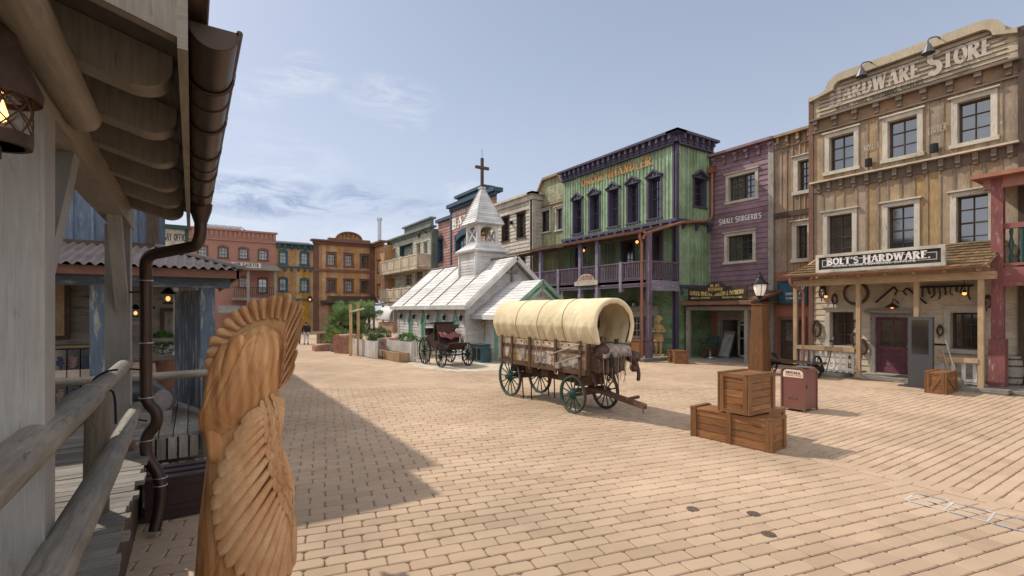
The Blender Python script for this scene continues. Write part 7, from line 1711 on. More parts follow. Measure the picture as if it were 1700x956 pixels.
m=MB(); m.prism([(.28,.98),(.36,.98),(.22,1.62),(.14,1.62)],-.5,.5,lambda u,o,z:K(u,o,.72+(z-.72)*1.17)); m.build('seat_back',M['maroon'],ca,bevel=.01); m=MB(); m.prism([(-.35,1.28),(-.28,1.28),(-.15,1.72),(-.22,1.72)],-.46,.46,lambda u,o,z:K(u,o,.72+(z-.72)*1.17)); m.prism([(-1.2,1.2),(-1.12,1.2),(-1.2,1.46),(-1.27,1.46)],-.44,.44,lambda u,o,z:K(u,o,.72+(z-.72)*1.17)); m.build('seat_back',M['maroon'],ca,bevel=.01)
m=MB()
for s in (-.44,.44): m.tube(smooth_path([K(-1.2,s,1.77),K(-.7,s,1.82),K(-.2,s,1.86)],4),.02,6); m.tube([K(-.2,s,1.1),K(-.2,s,1.86)],.025,6)
m.prism([(-1.25,1.6),(-.2,1.66),(-.2,1.7),(-1.25,1.64)],-.46,.46,lambda u,o,z:K(u,o,.72+(z-.72)*1.17)); m.build('canopy_frame',M['black'],ca)
m=MB(); m.box((0,0,0),(0.001,.001,.001)) if 0 else None; m.grid(lambda u,v:K(.25+.3*v,-.5+1.0*u,1.42+.05*math.sin(u*9)-.22*v*v+.02*math.sin(v*7+u*20)),24,8); m.build('seat_blanket',M['clothred'],ca,smooth=True,solid=.02)
m=MB(); m.ell(K(.42,-.38,1.45),(.14,.14,.16),10,7,jit=.4); m.ell(K(.5,-.55,1.2),(.1,.1,.2),10,7,jit=.5); m.ell(K(.36,.3,1.35),(.1,.12,.1),10,7,jit=.5); m.build('cloth_bundle',M['hide'],ca,smooth=True)
m=MB(); m.box((0,0,0),(.0,.0,.0)) if 0 else None
m.tube(smooth_path([K(.9,.2,.8),K(1.3,.2,.72),K(1.6,.2,.68)],4),.02,6); m.tube([K(.7,.48,1.1),K(.85,.5,.55)],.012,5); m.build('step',M['iron'],ca)
# ================================================================== AROUND THE CHAPEL
def fence(label,p,q,h,solid=True,gap=.012,group=None):
    p,q=Vector(p),Vector(q); d=(q-p); L=d.length; d.normalize(); n=Vector((d.y,-d.x,0)); t=thing('picket_fence',label,'fence',(p+q)/2,0,group)
    Fm=lambda u,o,z:p+d*u+n*o+Vector((0,0,z)); m=MB(); w=.11 if solid else .07; st=w+gap if solid else .14; k=int(L/st)
    for i in range(k): a=i*L/k; zt=h+U(-.012,.012); m.box((a,0,.03),(a+w,.02,zt),Fm)
    m.build('boards',M['white'],t); m=MB(); m.box((0,-.05,.15),(L,-.005,.23),Fm); m.box((0,-.05,h-.25),(L,-.005,h-.17),Fm); m.build('rails',M['white'],t)
    m=MB(); m.box((-.05,-.09,0),(.04,.0,h+.03),Fm); m.box((L-.04,-.09,0),(L+.05,.0,h+.03),Fm); m.build('posts',M['white'],t); return t
fence('low white board fence panel beside the red boulder and the two peeled poles',(7.35,27.1,0),(7.6,23.95,0),.86)
fence('white board fence behind the timber trough in front of the chapel',(8.3,24.3,0),(8.55,21.6,0),.92)
fence('short open white picket fence between the trough and the carriage wheel',(8.6,21.5,0),(8.9,20.8,0),.95,solid=False)
tr=thing('timber_trough','hollowed square timber trough standing in front of the white fence','trough',(8.1,23,0))
t0,t1=Vector((7.85,24.3,0)),Vector((8.0,21.75,0)); d=(t1-t0).normalized(); nn=Vector((-d.y,d.x,0)); L=(t1-t0).length
FT=lambda u,o,z:t0+d*u-nn*-o+Vector((0,0,z))
m=MB(); m.box((0,0,.02),(L,.1,.42),FT); m.box((0,.42,.02),(L,.52,.42),FT); m.box((0,.1,.02),(.12,.42,.421),FT); m.box((L-.12,.1,.02),(L,.42,.421),FT); m.box((.1,.1,.02),(L-.1,.42,.2),FT); m.build('basin',M['newwood'],tr,bevel=.02)
m=MB(); m.box((.5,-.012,.05),(.58,.0,.4),FT); m.build('strap',M['rustiron'],tr)
st=thing('pump_post','old square timber post with spout beside the trough','post',(8.0,24.45,0)); m=MB(); m.box((7.9,24.4,0),(8.12,24.62,.98)); m.build('shaft',M['greywood'],st,bevel=.02); m=MB(); m.tube([(8.0,24.4,.8),(8.0,24.15,.76),(8.0,24.1,.68)],.03,8); m.build('spout',M['rustiron'],st)
def boulder(label,c,r,seed,flat=1.0,rot=0,name='boulder'):
    bm=bmesh.new(); bmesh.ops.create_icosphere(bm,subdivisions=4,radius=1); rm=Matrix.Rotation(rot,3,'Z')
    for v in bm.verts:
        p=v.co.copy(); k=1+.22*mnoise.noise(p*1.2+Vector((seed,0,0)))+.08*mnoise.noise(p*3.1+Vector((seed,4,0)))+.03*mnoise.noise(p*8+Vector((0,seed,0)))
        c_=Vector([max(-.72,min(.72,x*k*1.05)) for x in p]); v.co=Vector(c)+rm@Vector((c_.x*r[0]*1.3,c_.y*r[1]*1.3,c_.z*r[2]*1.3))
    me=bpy.data.meshes.new(name); bm.to_mesh(me); bm.free(); me.materials.append(M['rock']); me.polygons.foreach_set('use_smooth',[True]*len(me.polygons))
    at=me.attributes.new('rnd','FLOAT','FACE'); at.data.foreach_set('value',[.5]*len(me.polygons)); me.set_sharp_from_angle(angle=math.radians(28))
    o=bpy.data.objects.new(name,me); COL.objects.link(o); return props(o,label,'boulder','red sandstone boulders')
boulder('tall slanted red sandstone boulder at the corner of the white board fence',(7.35,28.35,.42),(.62,.5,.66),3.1,rot=.5); boulder('low flat red sandstone boulder lying apart in front of the wooden planter',(6.6,30.7,.17),(.62,.45,.24),8.4); boulder('small red boulder in the planting behind the white fence',(8.6,24.9,.5),(.45,.35,.5),5.2)
# plants made of many small leaf blades
def blade(mb,p,d,l,w,rn,up=Vector((0,0,1))):
    s=d.cross(up); 
    if s.length<1e-3: s=Vector((1,0,0))
    s=s.normalized()*w; mid=p+d*l*.5+up*l*.06; tip=p+d*l
    mb.add([p,mid+s,tip,mid-s],[(0,0),(0,1),(1,1),(1,0)],rn)
def rv3():
    while True:
        v=Vector((U(-1,1),U(-1,1),U(-1,1)))
        if .05<v.length<1: return v.normalized()
pn=thing('pine_shrub','spreading dark green pine shrub behind the two peeled poles','pine',(8.6,31.2,0))
pc=Vector((8.6,31.0,0)); lf=MB(); br=MB()
for i in range(125):
    a=U(0,2*PI); el=U(-.12,1.15); rr_=U(.35,1.0)**.6; ext=Vector((math.cos(a)*1.95*math.cos(el*.9),math.sin(a)*1.6*math.cos(el*.9),.35+2.3*math.sin(max(0,el))))
    tip=pc+Vector((ext.x*rr_,ext.y*rr_,.35+ext.z*(.55+.45*rr_))); tip.z=max(.25,tip.z+U(-.2,.2)); base=pc+Vector((U(-.1,.1),U(-.1,.1),U(.15,.7)))
    if i<48: br.tube(smooth_path([base,base.lerp(tip,.5)+Vector((0,0,-.12)),tip],3),[.045,.04,.035,.03,.025,.02,.012],5)
    R0=U(.22,.40); tone=U(0,.5)+.35*(tip.z/2.4)
    for k in range(170):
        v=rv3(); p=tip+Vector((v.x*R0,v.y*R0,v.z*R0*.55))*U(.3,1); d=(v*.7+Vector((0,0,.75))).normalized(); blade(lf,p,d,U(.10,.2),U(.012,.024),min(1,max(0,tone+U(-.22,.22))))
lf.build('needles',M['leafpine'],pn); br.build('branches',M['bark'],pn)
def tuft(label,c,rx,rz,n,mat,name='shrub',cat='shrub',group=None,ll=(.12,.25),lw=(.02,.045),flowers=None,stems=True):
    t=thing(name,label,cat,c,0,group); c=Vector(c); m=MB(); s=MB()
    for i in range(n):
        v=rv3(); p=c+Vector((v.x*rx,v.y*rx,rz*.55+v.z*rz*.5))*1.0; d=(v+Vector((0,0,.6))).normalized(); blade(m,p,d,U(*ll),U(*lw),U(0,1))
    m.build('foliage',M[mat],t)
    for i in range(9): v=rv3(); s.tube([c,c+Vector((v.x*rx*.7,v.y*rx*.7,rz*.8))],.012,5)
    s.build('stems',M['bark'],t)
    if flowers:
        f=MB()
        for i in range(flowers[1]): v=rv3(); q=c+Vector((v.x*rx*1.05,v.y*rx*1.05,rz*.6+v.z*rz*.5)); [blade(f,q,(Vector((math.cos(k*2.1),math.sin(k*2.1),.4))).normalized(),.05,.03,U(0,1)) for k in range(3)]
        f.build('flowers',M[flowers[0]],t)
    return t
tuft('bright green bush between the pine and the chapel wall',(9.9,25.6,0),.75,.95,900,'leafgreen'); tuft('yellow green low bush against the chapel corner',(10.3,23.6,0),.6,.75,600,'leafyellow'); tuft('orange flowering ground plants under the pine behind the fence',(8.6,26.2,0),.9,.62,700,'leafgreen',flowers=('petalorange',60))
pp_=thing('wooden_planter','dark wooden box planter behind the low red boulder','planter',(7.7,35,0)); m=MB()
for i in range(4): m.box((7.2,34.6,.02+i*.2),(8.6,34.64,.2+i*.2)); m.box((7.2,35.6,.02+i*.2),(8.6,35.64,.2+i*.2)); m.box((7.2,34.64,.02+i*.2),(7.24,35.6,.2+i*.2)); m.box((8.56,34.64,.02+i*.2),(8.6,35.6,.2+i*.2))
m.build('boards',M['pedestal'],pp_); m=MB(); m.box((7.24,34.64,.5),(8.56,35.6,.74)); m.build('soil',M['soil'],pp_)
pt=thing('flower_pot','grey stone pot with yellow green plant between the two boulders','pot plant',(6.95,29.5,0)); m=MB(); m.lathe([(.22,0),(.26,.2),(.3,.4),(.3,.42),(.24,.42),(.2,.3)],(6.95,29.5,0),14); m.build('pot',M['slate'],pt,angle=40); m=MB()
for i in range(260): v=rv3(); blade(m,Vector((6.95,29.5,.45))+Vector((v.x*.3,v.y*.3,.35+v.z*.42)),(v+Vector((0,0,.8))).normalized(),U(.1,.22),U(.015,.035),U(0,1))
m.build('foliage',M['leafyellow'],pt)
gp=thing('rustic_gateway','two upright peeled yellow poles joined by a short pale crossbar','gateway',(8.1,26.2,0)); 
yA=26.3
for px,top in ((582,505),(594.5,502)):
    x,z=PY(px,top,yA); m=MB(); m.tube([(x,yA,0),(x+.02,yA,z*.5),(x,yA,z)],[.085,.08,.075],9); m.build('pole',M['pole'],gp,angle=50)
xa_,za_=PY(583,518,yA); xb_,zb_=PY(600,512.5,yA); m=MB(); m.tube([(xa_-.1,yA-.1,za_),(xb_+.1,yA-.1,zb_)],.055,8); m.build('crossbar',M['trim'],gp,angle=50)
# pale covered wagon behind the chapel
w2=thing('covered_wagon','distant pale covered wagon half hidden between the pine and the chapel','covered wagon',(13.3,36,0)); wx0,wy0=12.9,36.0
m=MB(); m.grid(lambda u,v:(wx0-.95*math.cos(math.radians(-15+210*u)),wy0-1.6+3.2*v,1.85+.85*math.sin(math.radians(-15+210*u))+.03*math.sin(v*19)),24,20); m.build('canvas_cover',M['white'],w2,smooth=True,solid=.02)
m=MB(); m.box((wx0-.75,wy0-1.6,.85),(wx0+.75,wy0+1.6,1.5)); m.build('wagon_body',M['wagonwood'],w2)
for x in (-.85,.85):
    for y in (-1.1,1.1): wheel(w2,(wx0+x,wy0+y,.5),.5,.06,10,'wagondark')
# teal cabinet at the chapel porch
tc_=thing('electric_cabinet','small teal cabinet with two dark louvred panels against the chapel porch','cabinet',(11.2,19.9,0)); m=MB(); m.box((11.05,19.5,.0),(11.5,20.4,.78)); m.build('housing',M['teal'],tc_,bevel=.015)
for y in (19.58,20.02):
    m=MB(); m.box((11.035,y,.12),(11.05,y+.3,.66)); 
    for k in range(7): m.box((11.02,y+.02,.15+k*.07),(11.04,y+.28,.18+k*.07))
    m.build('louvre_panel',M['iron'],tc_)
m=MB(); m.box((11.02,19.47,.78),(11.53,20.43,.83)); m.build('lid',M['tealtrim'],tc_)
# ================================================================== PEOPLE AND CARVED FIGURE
def figure(name,label,cat,loc,rot,h,mats,pose,group=None):
    """one continuous skinned body; clothing shells and hair are its children"""
    t=thing(name,label,cat,loc,rot,group,local=True); s=h/1.75
    J=pose; vs=[];es=[];rs=[]
    def v(n,p,r): vs.append(tuple(x*s for x in p)); rs.append(r*s); return len(vs)-1
    pel=v('pel',(0,0,.95),.13); ab=v('ab',(0,0,1.1),.125); chst=v('ch',(0,0,1.30),.14); nk=v('nk',(0,-.01,1.47),.055); hd=v('hd',(0,-.03,1.56),.075); tp=v('tp',(0,-.02,1.69),.07)
    es+=[(pel,ab),(ab,chst),(chst,nk),(nk,hd),(hd,tp)]
    for sd in (-1,1):
        k='L' if sd<0 else 'R'
        hip=v('hip',(sd*.09,0,.88),.095); kn=v('kn',J['kn'+k],.062); an=v('an',J['an'+k],.042); to=v('to',(J['an'+k][0],J['an'+k][1]-.15,.035),.04)
        es+=[(pel,hip),(hip,kn),(kn,an),(an,to)]
        sh=v('sh',(sd*.17,0,1.39),.062); el=v('el',J['el'+k],.043); wr=v('wr',J['wr'+k],.03); hn=v('hn',J['hn'+k],.036); es+=[(chst,sh),(sh,el),(el,wr),(wr,hn)]
        for f in range(4):
            hv=Vector(J['hn'+k]); wv=Vector(J['wr'+k]); dr=(hv-wv).normalized(); off=Vector((sd*0,(f-1.5)*.02,0)); es.append((hn,v('f',tuple(hv+dr*(.07+.008*(f in(1,2)))+off),.011)))
        hv=Vector(J['hn'+k]); es.append((hn,v('th',(hv.x-sd*.03,hv.y-.045,hv.z-.02),.011)))
    me=bpy.data.meshes.new('body'); me.from_pydata(vs,es,[]); o=bpy.data.objects.new('body',me); COL.objects.link(o); o.parent=t
    sk=o.modifiers.new('skin','SKIN'); me.skin_vertices if me.skin_vertices else None
    if not me.skin_vertices:
        bm=bmesh.new(); bm.from_mesh(me); ly=bm.verts.layers.skin.verify(); bm.to_mesh(me); bm.free()
    for d,r in zip(me.skin_vertices[0].data,rs): d.radius=(r,r)
    me.skin_vertices[0].data[0].use_root=True
    sk.use_smooth_shade=True; ss=o.modifiers.new('sub','SUBSURF'); ss.levels=1; ss.render_levels=2; me.materials.append(mats[0])
    # face and hair
    fm=MB(); fm.ell((0,-.10*s,1.585*s),(.012*s,.025*s,.022*s),7,5); [fm.ell((sx*.032*s,-.095*s,1.61*s),.009*s,6,4) for sx in (-1,1)]; fm.ell((0,-.094*s,1.54*s),(.024*s,.01*s,.007*s),7,4); [fm.ell((sx*.082*s,-.02*s,1.59*s),(.012*s,.022*s,.032*s),7,5) for sx in (-1,1)]; fm.build('face',mats[4] if len(mats)>4 else mats[0],o,smooth=True)
    hr=MB(); hr.ell((0,.012*s,1.645*s),(.088*s,.098*s,.088*s),12,8,jit=.15); hr.build('hair',mats[3],o,smooth=True)
    tm=MB(); tm.grid(lambda u,vv:((.185+.01*math.sin(9*u*6.28))*s*math.cos(2*PI*u)*(1-.22*abs(vv-.8)),.135*s*math.sin(2*PI*u)*(1-.15*abs(vv-.7)),(.93+.53*vv)*s),20,8,cu=True); tm.build('jacket',mats[1],o,smooth=True)
    for sd,k in ((-1,'L'),(1,'R')):
        lm=MB(); lm.tube(smooth_path([(sd*.09*s,0,.95*s),tuple(x*s for x in J['kn'+k]),tuple(x*s for x in (J['an'+k][0],J['an'+k][1],.09))],4),[.108*s,.1*s,.09*s,.082*s,.076*s,.068*s,.064*s,.06*s,.06*s],10); lm.build('trouser_leg',mats[2],o,smooth=True)
        lm=MB(); lm.tube(smooth_path([(sd*.165*s,0,1.41*s),tuple(x*s for x in J['el'+k]),tuple(x*s for x in J['wr'+k])],4),[.075*s,.07*s,.066*s,.06*s,.056*s,.052*s,.05*s,.046*s,.044*s],10); lm.build('sleeve',mats[1],o,smooth=True)
        sm=MB(); ax_,ay_,_=J['an'+k]; sm.ell((ax_*s,(ay_-.07)*s,.045*s),(.048*s,.135*s,.05*s),10,6); sm.build('shoe',mats[5] if len(mats)>5 else M['black'],o,smooth=True)
    return t
walk=dict(knL=(-.10,-.10,.50),anL=(-.10,-.02,.08),knR=(.10,.02,.50),anR=(.10,.16,.10),elL=(-.25,.05,1.12),wrL=(-.25,-.10,.93),hnL=(-.25,-.14,.88),elR=(.25,.06,1.12),wrR=(.26,0,.90),hnR=(.26,-.02,.83))
stand=dict(knL=(-.10,-.02,.50),anL=(-.11,0,.08),knR=(.10,-.02,.50),anR=(.11,0,.08),elL=(-.25,.02,1.12),wrL=(-.15,-.22,1.10),hnL=(-.10,-.27,1.12),elR=(.25,.02,1.12),wrR=(.15,-.22,1.12),hnR=(.10,-.27,1.14))
q1=G(508.5,571.5); q2=G(495,571.5)
figure('person','person in white trousers and navy top with dark backpack walking on the far square','person',(q1.x,q1.y,0),math.radians(150),1.62,[M['skin'],M['clothdark'],M['clothwhite'],M['hair']],walk)
bp=MB(); bp.ell((q1.x+.12,q1.y-.16,1.12),(.16,.12,.24),10,7); props(bp.build('backpack',M['black'],smooth=True),'dark backpack on the walker in white trousers','backpack')
figure('person','person in blue jeans and patterned pink top walking beside the headdress feathers','person',(q2.x,q2.y,0),math.radians(165),1.6,[M['skin'],M['clothpink'],M['clothblue'],M['hair']],walk)
fg=figure('carved_figure','life-size carved wooden figure with headdress holding a tray outside the shop window','carved figure',(19.2,16.25,.26),math.radians(-60),1.72,[M['statwood'],M['statwood'],M['statwood'],M['statwood'],M['statwood'],M['statwood']],stand)
m=MB(); m.box((-.3,-.28,-.08),(.3,.28,.0)); m.build('plinth',M['statwood'],fg)
m=MB(); m.box((-.32,-.42,1.10),(.32,-.2,1.125)); m.build('tray',M['trim'],fg)
m=MB()
for k in range(9):
    a=math.radians(20+140*k/8); m.tube([(.08*math.cos(a),.02,1.62+.06*math.sin(a)),(.2*math.cos(a),.08,1.62+.26*math.sin(a))],[.02,.028],6)
m.grid(lambda u,v:(.2*math.cos(2*PI*u)*(1+.25*v),.15*math.sin(2*PI*u)*(1+.25*v),1.02-.4*v),20,5,cu=True); m.build('headdress',M['statwood'],fg,smooth=False)
# ================================================================== IN FRONT OF THE SHOPS
bc=thing('wheel_bench','dark timber bench carried on two black iron spoked wheels before the hardware porch','bench',(18.45,9.4,0))
for y in (8.62,10.22): wheel(bc,(18.45,y,.40),.40,.06,10,'black',axis='Y',hub=.08,rim=.06,tyre='iron')
m=MB()
for x in (18.22,18.4,18.58): m.box((x,8.4,.50),(x+.15,10.45,.56))
m.build('seat',M['darkwood'],bc,bevel=.01)
m=MB(); m.tube([(18.45,8.6,.4),(18.45,10.25,.4)],.035,8)
for y in (8.8,10.05): m.box((18.2,y-.04,.4),(18.75,y+.04,.5))
m.build('axle_frame',M['iron'],bc)
bch=thing('barber_chair','old green upholstered barber chair on the surgery porch','chair',(21.7,15.2,.035)); c=Vector((21.7,15.15,.035))
m=MB(); m.lathe([(.26,0),(.24,.05),(.07,.1),(.06,.38)],c,14); m.build('pedestal_base',M['steel'],bch,angle=40); m=MB(); m.box((c.x-.27,c.y-.27,.44),(c.x+.27,c.y+.27,.56)); m.build('seat',M['leather'],bch,bevel=.03); m=MB(); m.obox((c.x+.24,c.y,.56),(c.x+.4,c.y,1.12),.5,.09,up=(1,0,0)); m.build('backrest',M['tealtrim'],bch,bevel=.02)
m=MB(); 
for s in (-.3,.3): m.box((c.x-.25,c.y+s-.03,.72),(c.x+.3,c.y+s+.03,.77)); m.tube([(c.x-.2,c.y+s,.5),(c.x-.2,c.y+s,.73)],.02,6)
m.obox((c.x-.3,c.y,.45),(c.x-.55,c.y,.12),.35,.04); m.build('armrest',M['rustiron'],bch)
mr=thing('mirror_panel','pale framed mirror leaning beside the surgery entrance','mirror',(22.3,14.6,0)); m=MB(); m.obox((22.2,14.75,.05),(22.7,14.7,1.35),.6,.04,up=(1,0,0)); m.build('frame',M['steel'],mr); m=MB(); m.obox((22.17,14.75,.12),(22.66,14.7,1.28),.5,.01,up=(1,0,0)); m.build('mirror_glass',M['curtain'],mr)
br_=thing('barrel','old oak barrel standing behind the flaking red post','barrel',(20.6,4.35,.13)); c=(20.55,PX(1674,500,20.55)[0],.13); m=MB()
m.lathe([(.27,0),(.31,.2),(.335,.45),(.31,.7),(.27,.9),(.25,.9),(.25,.86)],c,20); m.build('staves',M['greywood'],br_,angle=50); m=MB()
for h_,r_ in ((.08,.292),(.28,.326),(.62,.325),(.82,.292)): m.lathe([(r_,h_-.025),(r_+.004,h_-.025),(r_+.004,h_+.025),(r_,h_+.025)],c,20)
m.build('hoop',M['rustiron'],br_)
def leaning(label,p,q,mat='newwood',head=None,name='hand_tool'):
    t=thing(name,label,'tool',p); m=MB(); m.tube([p,q],.016,7); m.build('handle',M[mat],t)
    if head:
        m=MB(); q=Vector(q); p=Vector(p); 
        if head=='shovel': m.ell((p.x,p.y,p.z+.1),(.02,.1,.14),8,6)
        elif head=='broom': m.lathe([(.12,0),(.09,.18),(.03,.25)],p,10)
        else: m.box((q.x-.02,q.y-.15,q.z-.03),(q.x+.02,q.y+.15,q.z+.03))
        m.build('tool_head',M['iron' if head!='broom' else 'rope'],t)
leaning('pale broom leaning on the right porch post by the crate',(19.1,4.95,.15),(19.2,5.3,1.5),'trim','broom'); leaning('second pole leaning beside the broom at the right porch post',(19.0,5.05,.15),(19.18,5.42,1.35),'newwood','rake'); leaning('shovel with dark blade leaning left of the wooden porch post',(19.1,8.75,.15),(19.25,8.42,1.45),'greywood','shovel'); leaning('pitchfork shaft leaning against the post right of the shovel',(19.08,8.6,.15),(19.22,8.4,1.3),'darkwood','rake')
leaning('long dark iron bar behind the red post beside the barrel',(20.8,3.95,.13),(21.1,3.7,1.5),'rustiron'); leaning('worn spade behind the red post right of the barrel',(20.7,3.75,.13),(21.1,3.5,1.4),'darkwood','shovel')
sx_=HX-.07
def wp(px,py,X=sx_): a,b=PX(px,py,X); return Vector((X,a,b))
def hung(name,label,cat,parts):
    t=thing(name,label,cat,parts[0][1]); 
    for nm,_,mb,mat in parts: mb.build(nm,M[mat],t)
c=wp(1421,487); m=MB(); [m.tube([(c.x-.02*k,c.y+(.42-.02*k)*math.cos(2*PI*i/28),c.z+(.42-.02*k)*math.sin(2*PI*i/28)) for i in range(28)],.03,6,closed=True) for k in range(3)]; m.ell((c.x,c.y,c.z+.44),.04,6,4); props(m.build('rope_coil',M['darkwood'],smooth=True),'big dark rope coil hung on the hardware wall right of the window','rope coil')
p,q=wp(1454,502),wp(1484,476); m=MB(); m.obox(p,q,.04,.09,up=(1,0,0)); m.tube([q,q+Vector((0,-.1,-.15)),q+Vector((0,-.02,-.3))],.025,6); props(m.build('wall_saw',M['iron']),'long dark saw hung slanting on the wall above the plum door','tool')
p,q=wp(1506,478),wp(1538,504); m=MB(); m.obox(p,q,.04,.09,up=(1,0,0)); m.tube([p,p+Vector((0,.12,-.12)),p+Vector((0,.02,-.25))],.025,6); props(m.build('wall_saw',M['iron']),'long dark saw slanting behind the middle porch post','tool')
p=wp(1570,475); m=MB(); m.box((p.x-.18,p.y-.7,p.z-.04),(p.x,p.y+.7,p.z+.02)); sh_=thing('tool_rack','dark shelf with hanging irons on the wall over the right hardware window','tool rack',p); m.build('shelf',M['iron'],sh_); m=MB()
for i in range(9): y=p.y-.6+i*.15; l=U(.15,.5); m.tube(smooth_path([(p.x-.06,y,p.z-.04),(p.x-.07,y+U(-.06,.06),p.z-.04-l*.6),(p.x-.06,y+U(-.1,.1),p.z-l)],3),U(.015,.035),6)
m.build('hanging_iron',M['rustiron'],sh_)
def lampb(px,py,label):
    p=wp(px,py,HX-.35); t=thing('bulb_lamp',label,'lamp',p); m=MB(); m.ell(p,.06,8,6); m.build('bulb',M['bulb'],t); m=MB(); m.tube([(p.x,p.y,p.z+.06),(p.x,p.y,p.z+.5)],.01,5); m.lathe([(.03,.12),(.05,.05),(.05,.03)],p,8); m.build('cord',M['iron'],t)
lampb(1601,487,'bare glowing bulb hanging over the right hardware window'); lampb(1371,492,'bare glowing bulb hanging over the left hardware window')
p=wp(1481,508,HX-.25); t=thing('door_lamp','rusty shaded wall lamp above the plum door','lamp',p); m=MB(); m.lathe([(.03,.1),(.09,.06),(.22,-.05),(.2,-.05)],p,12); m.tube(smooth_path([(p.x,p.y,p.z+.1),(p.x,p.y-.05,p.z+.25),(HX-.02,p.y-.12,p.z+.1)],4),.018,6); m.build('shade',M['rustiron'],t); m=MB(); m.ell((p.x,p.y,p.z-.04),.05,8,6); m.build('bulb',M['bulb'],t)
def horse_collar(px,py,s,label):
    p=wp(px,py); m=MB(); m.tube([(p.x-.03,p.y+.11*s*math.cos(2*PI*i/16)*(1-.3*math.sin(2*PI*i/16)),p.z+.24*s*math.sin(2*PI*i/16)) for i in range(16)],.035*s,6,closed=True); m.tube([(p.x-.04,p.y+.05,p.z),(p.x-.05,p.y+.02,p.z-.4*s)],.02,5); m.box((p.x-.05,p.y-.09*s,p.z+.1*s),(p.x-.01,p.y+.09*s,p.z+.2*s)); props(m.build('wall_harness',M['rustiron']),label,'harness','rusty tackle hung on the hardware wall')
horse_collar(1366,484,1.0,'rusty harness hung high at the left end of the hardware wall'); horse_collar(1386,496,.8,'small rusty harness left of the first porch post'); horse_collar(1356,545,1.3,'tall rusty tackle hung low between corner board and window'); horse_collar(1420,537,.6,'rusty pulley left of the plum door'); horse_collar(1419,562,.9,'rusty bridle below the light switch by the plum door'); horse_collar(1433,575,1.1,'rusty iron hoop nearest the plum door casing'); horse_collar(1411,600,.9,'rusty chains in the row below the left window'); horse_collar(1561,548,.7,'rusty hook right of the grey kiosk'); horse_collar(1640,500,.8,'dark kettle and chain left of the red post')
# shop shelf goods on the saloon shop front
for i,(px,py,s,mm,lb2) in enumerate(((1044,508,.5,'darkwood','dark wicker basket left on the shop-front ledge'),(1052,510,.3,'steel','grey metal can on the shop-front ledge'),(1067,508,.55,'newwood','honey coloured wooden box on the shop-front ledge'))):
    p=wp(px,py,19.95); m=MB(); m.box((p.x-.02,p.y-.28*s*1.2,2.625),(p.x+.2,p.y+.28*s*1.2,2.625+.6*s)); [m.box((p.x-.03,p.y-.3*s*1.2,2.63+.18*s*k),(p.x-.02,p.y+.3*s*1.2,2.63+.18*s*k+.1*s)) for k in range(3)]; props(m.build('goods_box',M[mm]),lb2,'box')
p=wp(1062,496,19.95); m=MB(); [m.tube([(p.x+.1,p.y-.3+.07*k,2.9),(p.x+.1+U(-.05,.05),p.y-.3+.07*k+U(-.1,.1),3.45+U(0,.2))],.02,5) for k in range(9)]; props(m.build('tool_bundle',M['greywood']),'bundle of wooden handles standing in the box on the shop-front ledge','tools')
# ================================================================== LEFT PORCH THINGS
pf=thing('pole_fence','single grey pole rail on short posts in front of the blue porch','fence',(-1,9.0,0)); zr=PY(290,623,9.05)[1]
m=MB(); m.tube(smooth_path([(-3.2,9.05,zr+.02),(-1.2,9.05,zr),(.28,9.05,zr+.01)],6),[.05,.052,.055,.055,.056,.056,.058,.058,.06,.06,.06,.06,.05],10); m.build('rail',M['rail'],pf,angle=60)
for x in (-2.6,.2): m=MB(); m.tube([(x,9.08,0),(x,9.08,zr+.05)],.06,9); m.build('post',M['postwood'],pf,angle=60)
fp=thing('flower_pot','terracotta pot of white petunias and green leaves at the blue porch rail','pot plant',(-1,14.6,.5)); c=Vector((PY(277,500,14.6)[0],14.6,.5)); zt=.78; m=MB(); m.lathe([(.15,0),(.2,.3),(.23,.66),(.25,.67),(.25,.74),(.21,.74),(.2,.6)],c,16); m.build('pot',M['terracotta'],fp,angle=40)
m=MB(); fl=MB()
for i in range(900): v=rv3(); q=c+Vector((v.x*.34-.1,v.y*.28,zt+.2+v.z*.34)); blade(m,q,(v+Vector((0,0,.5))).normalized(),U(.06,.14),U(.015,.03),U(0,1))
for i in range(34): v=rv3(); q=c+Vector((v.x*.36-.03,-abs(v.y)*.3,zt+.06+v.z*.2)); [blade(fl,q,Vector((math.cos(k*1.26),-.4,math.sin(k*1.26))).normalized(),.05,.035,U(0,1)) for k in range(5)]
m.build('foliage',M['leafgreen'],fp); fl.build('flowers',M['petal'],fp)
gb_=thing('canvas_roll','grey rolled canvas bolster lying on the blue porch deck','roll',(-.9,10.8,.5)); a=PY(243,577,10.9); b=PY(272,600,10.0); m=MB(); m.tube([(a[0]-.5,11.3,.98),(a[0],11.0,.95),(b[0],10.2,.88)],[.2,.2,.19],16); m.build('roll',M['kiosk'],gb_,angle=50,bevel=.03); m=MB(); m.lathe([(.19,0),(.12,.012),(.02,.015)],(b[0],10.2,.88),14,axis=(.4,-.85,-.07)); m.build('end_cap',M['slate'],gb_); m=MB(); m.box((b[0]-.5,10.0,.5),(b[0]+.1,11.3,.69)); m.build('cradle',M['greywood'],gb_)
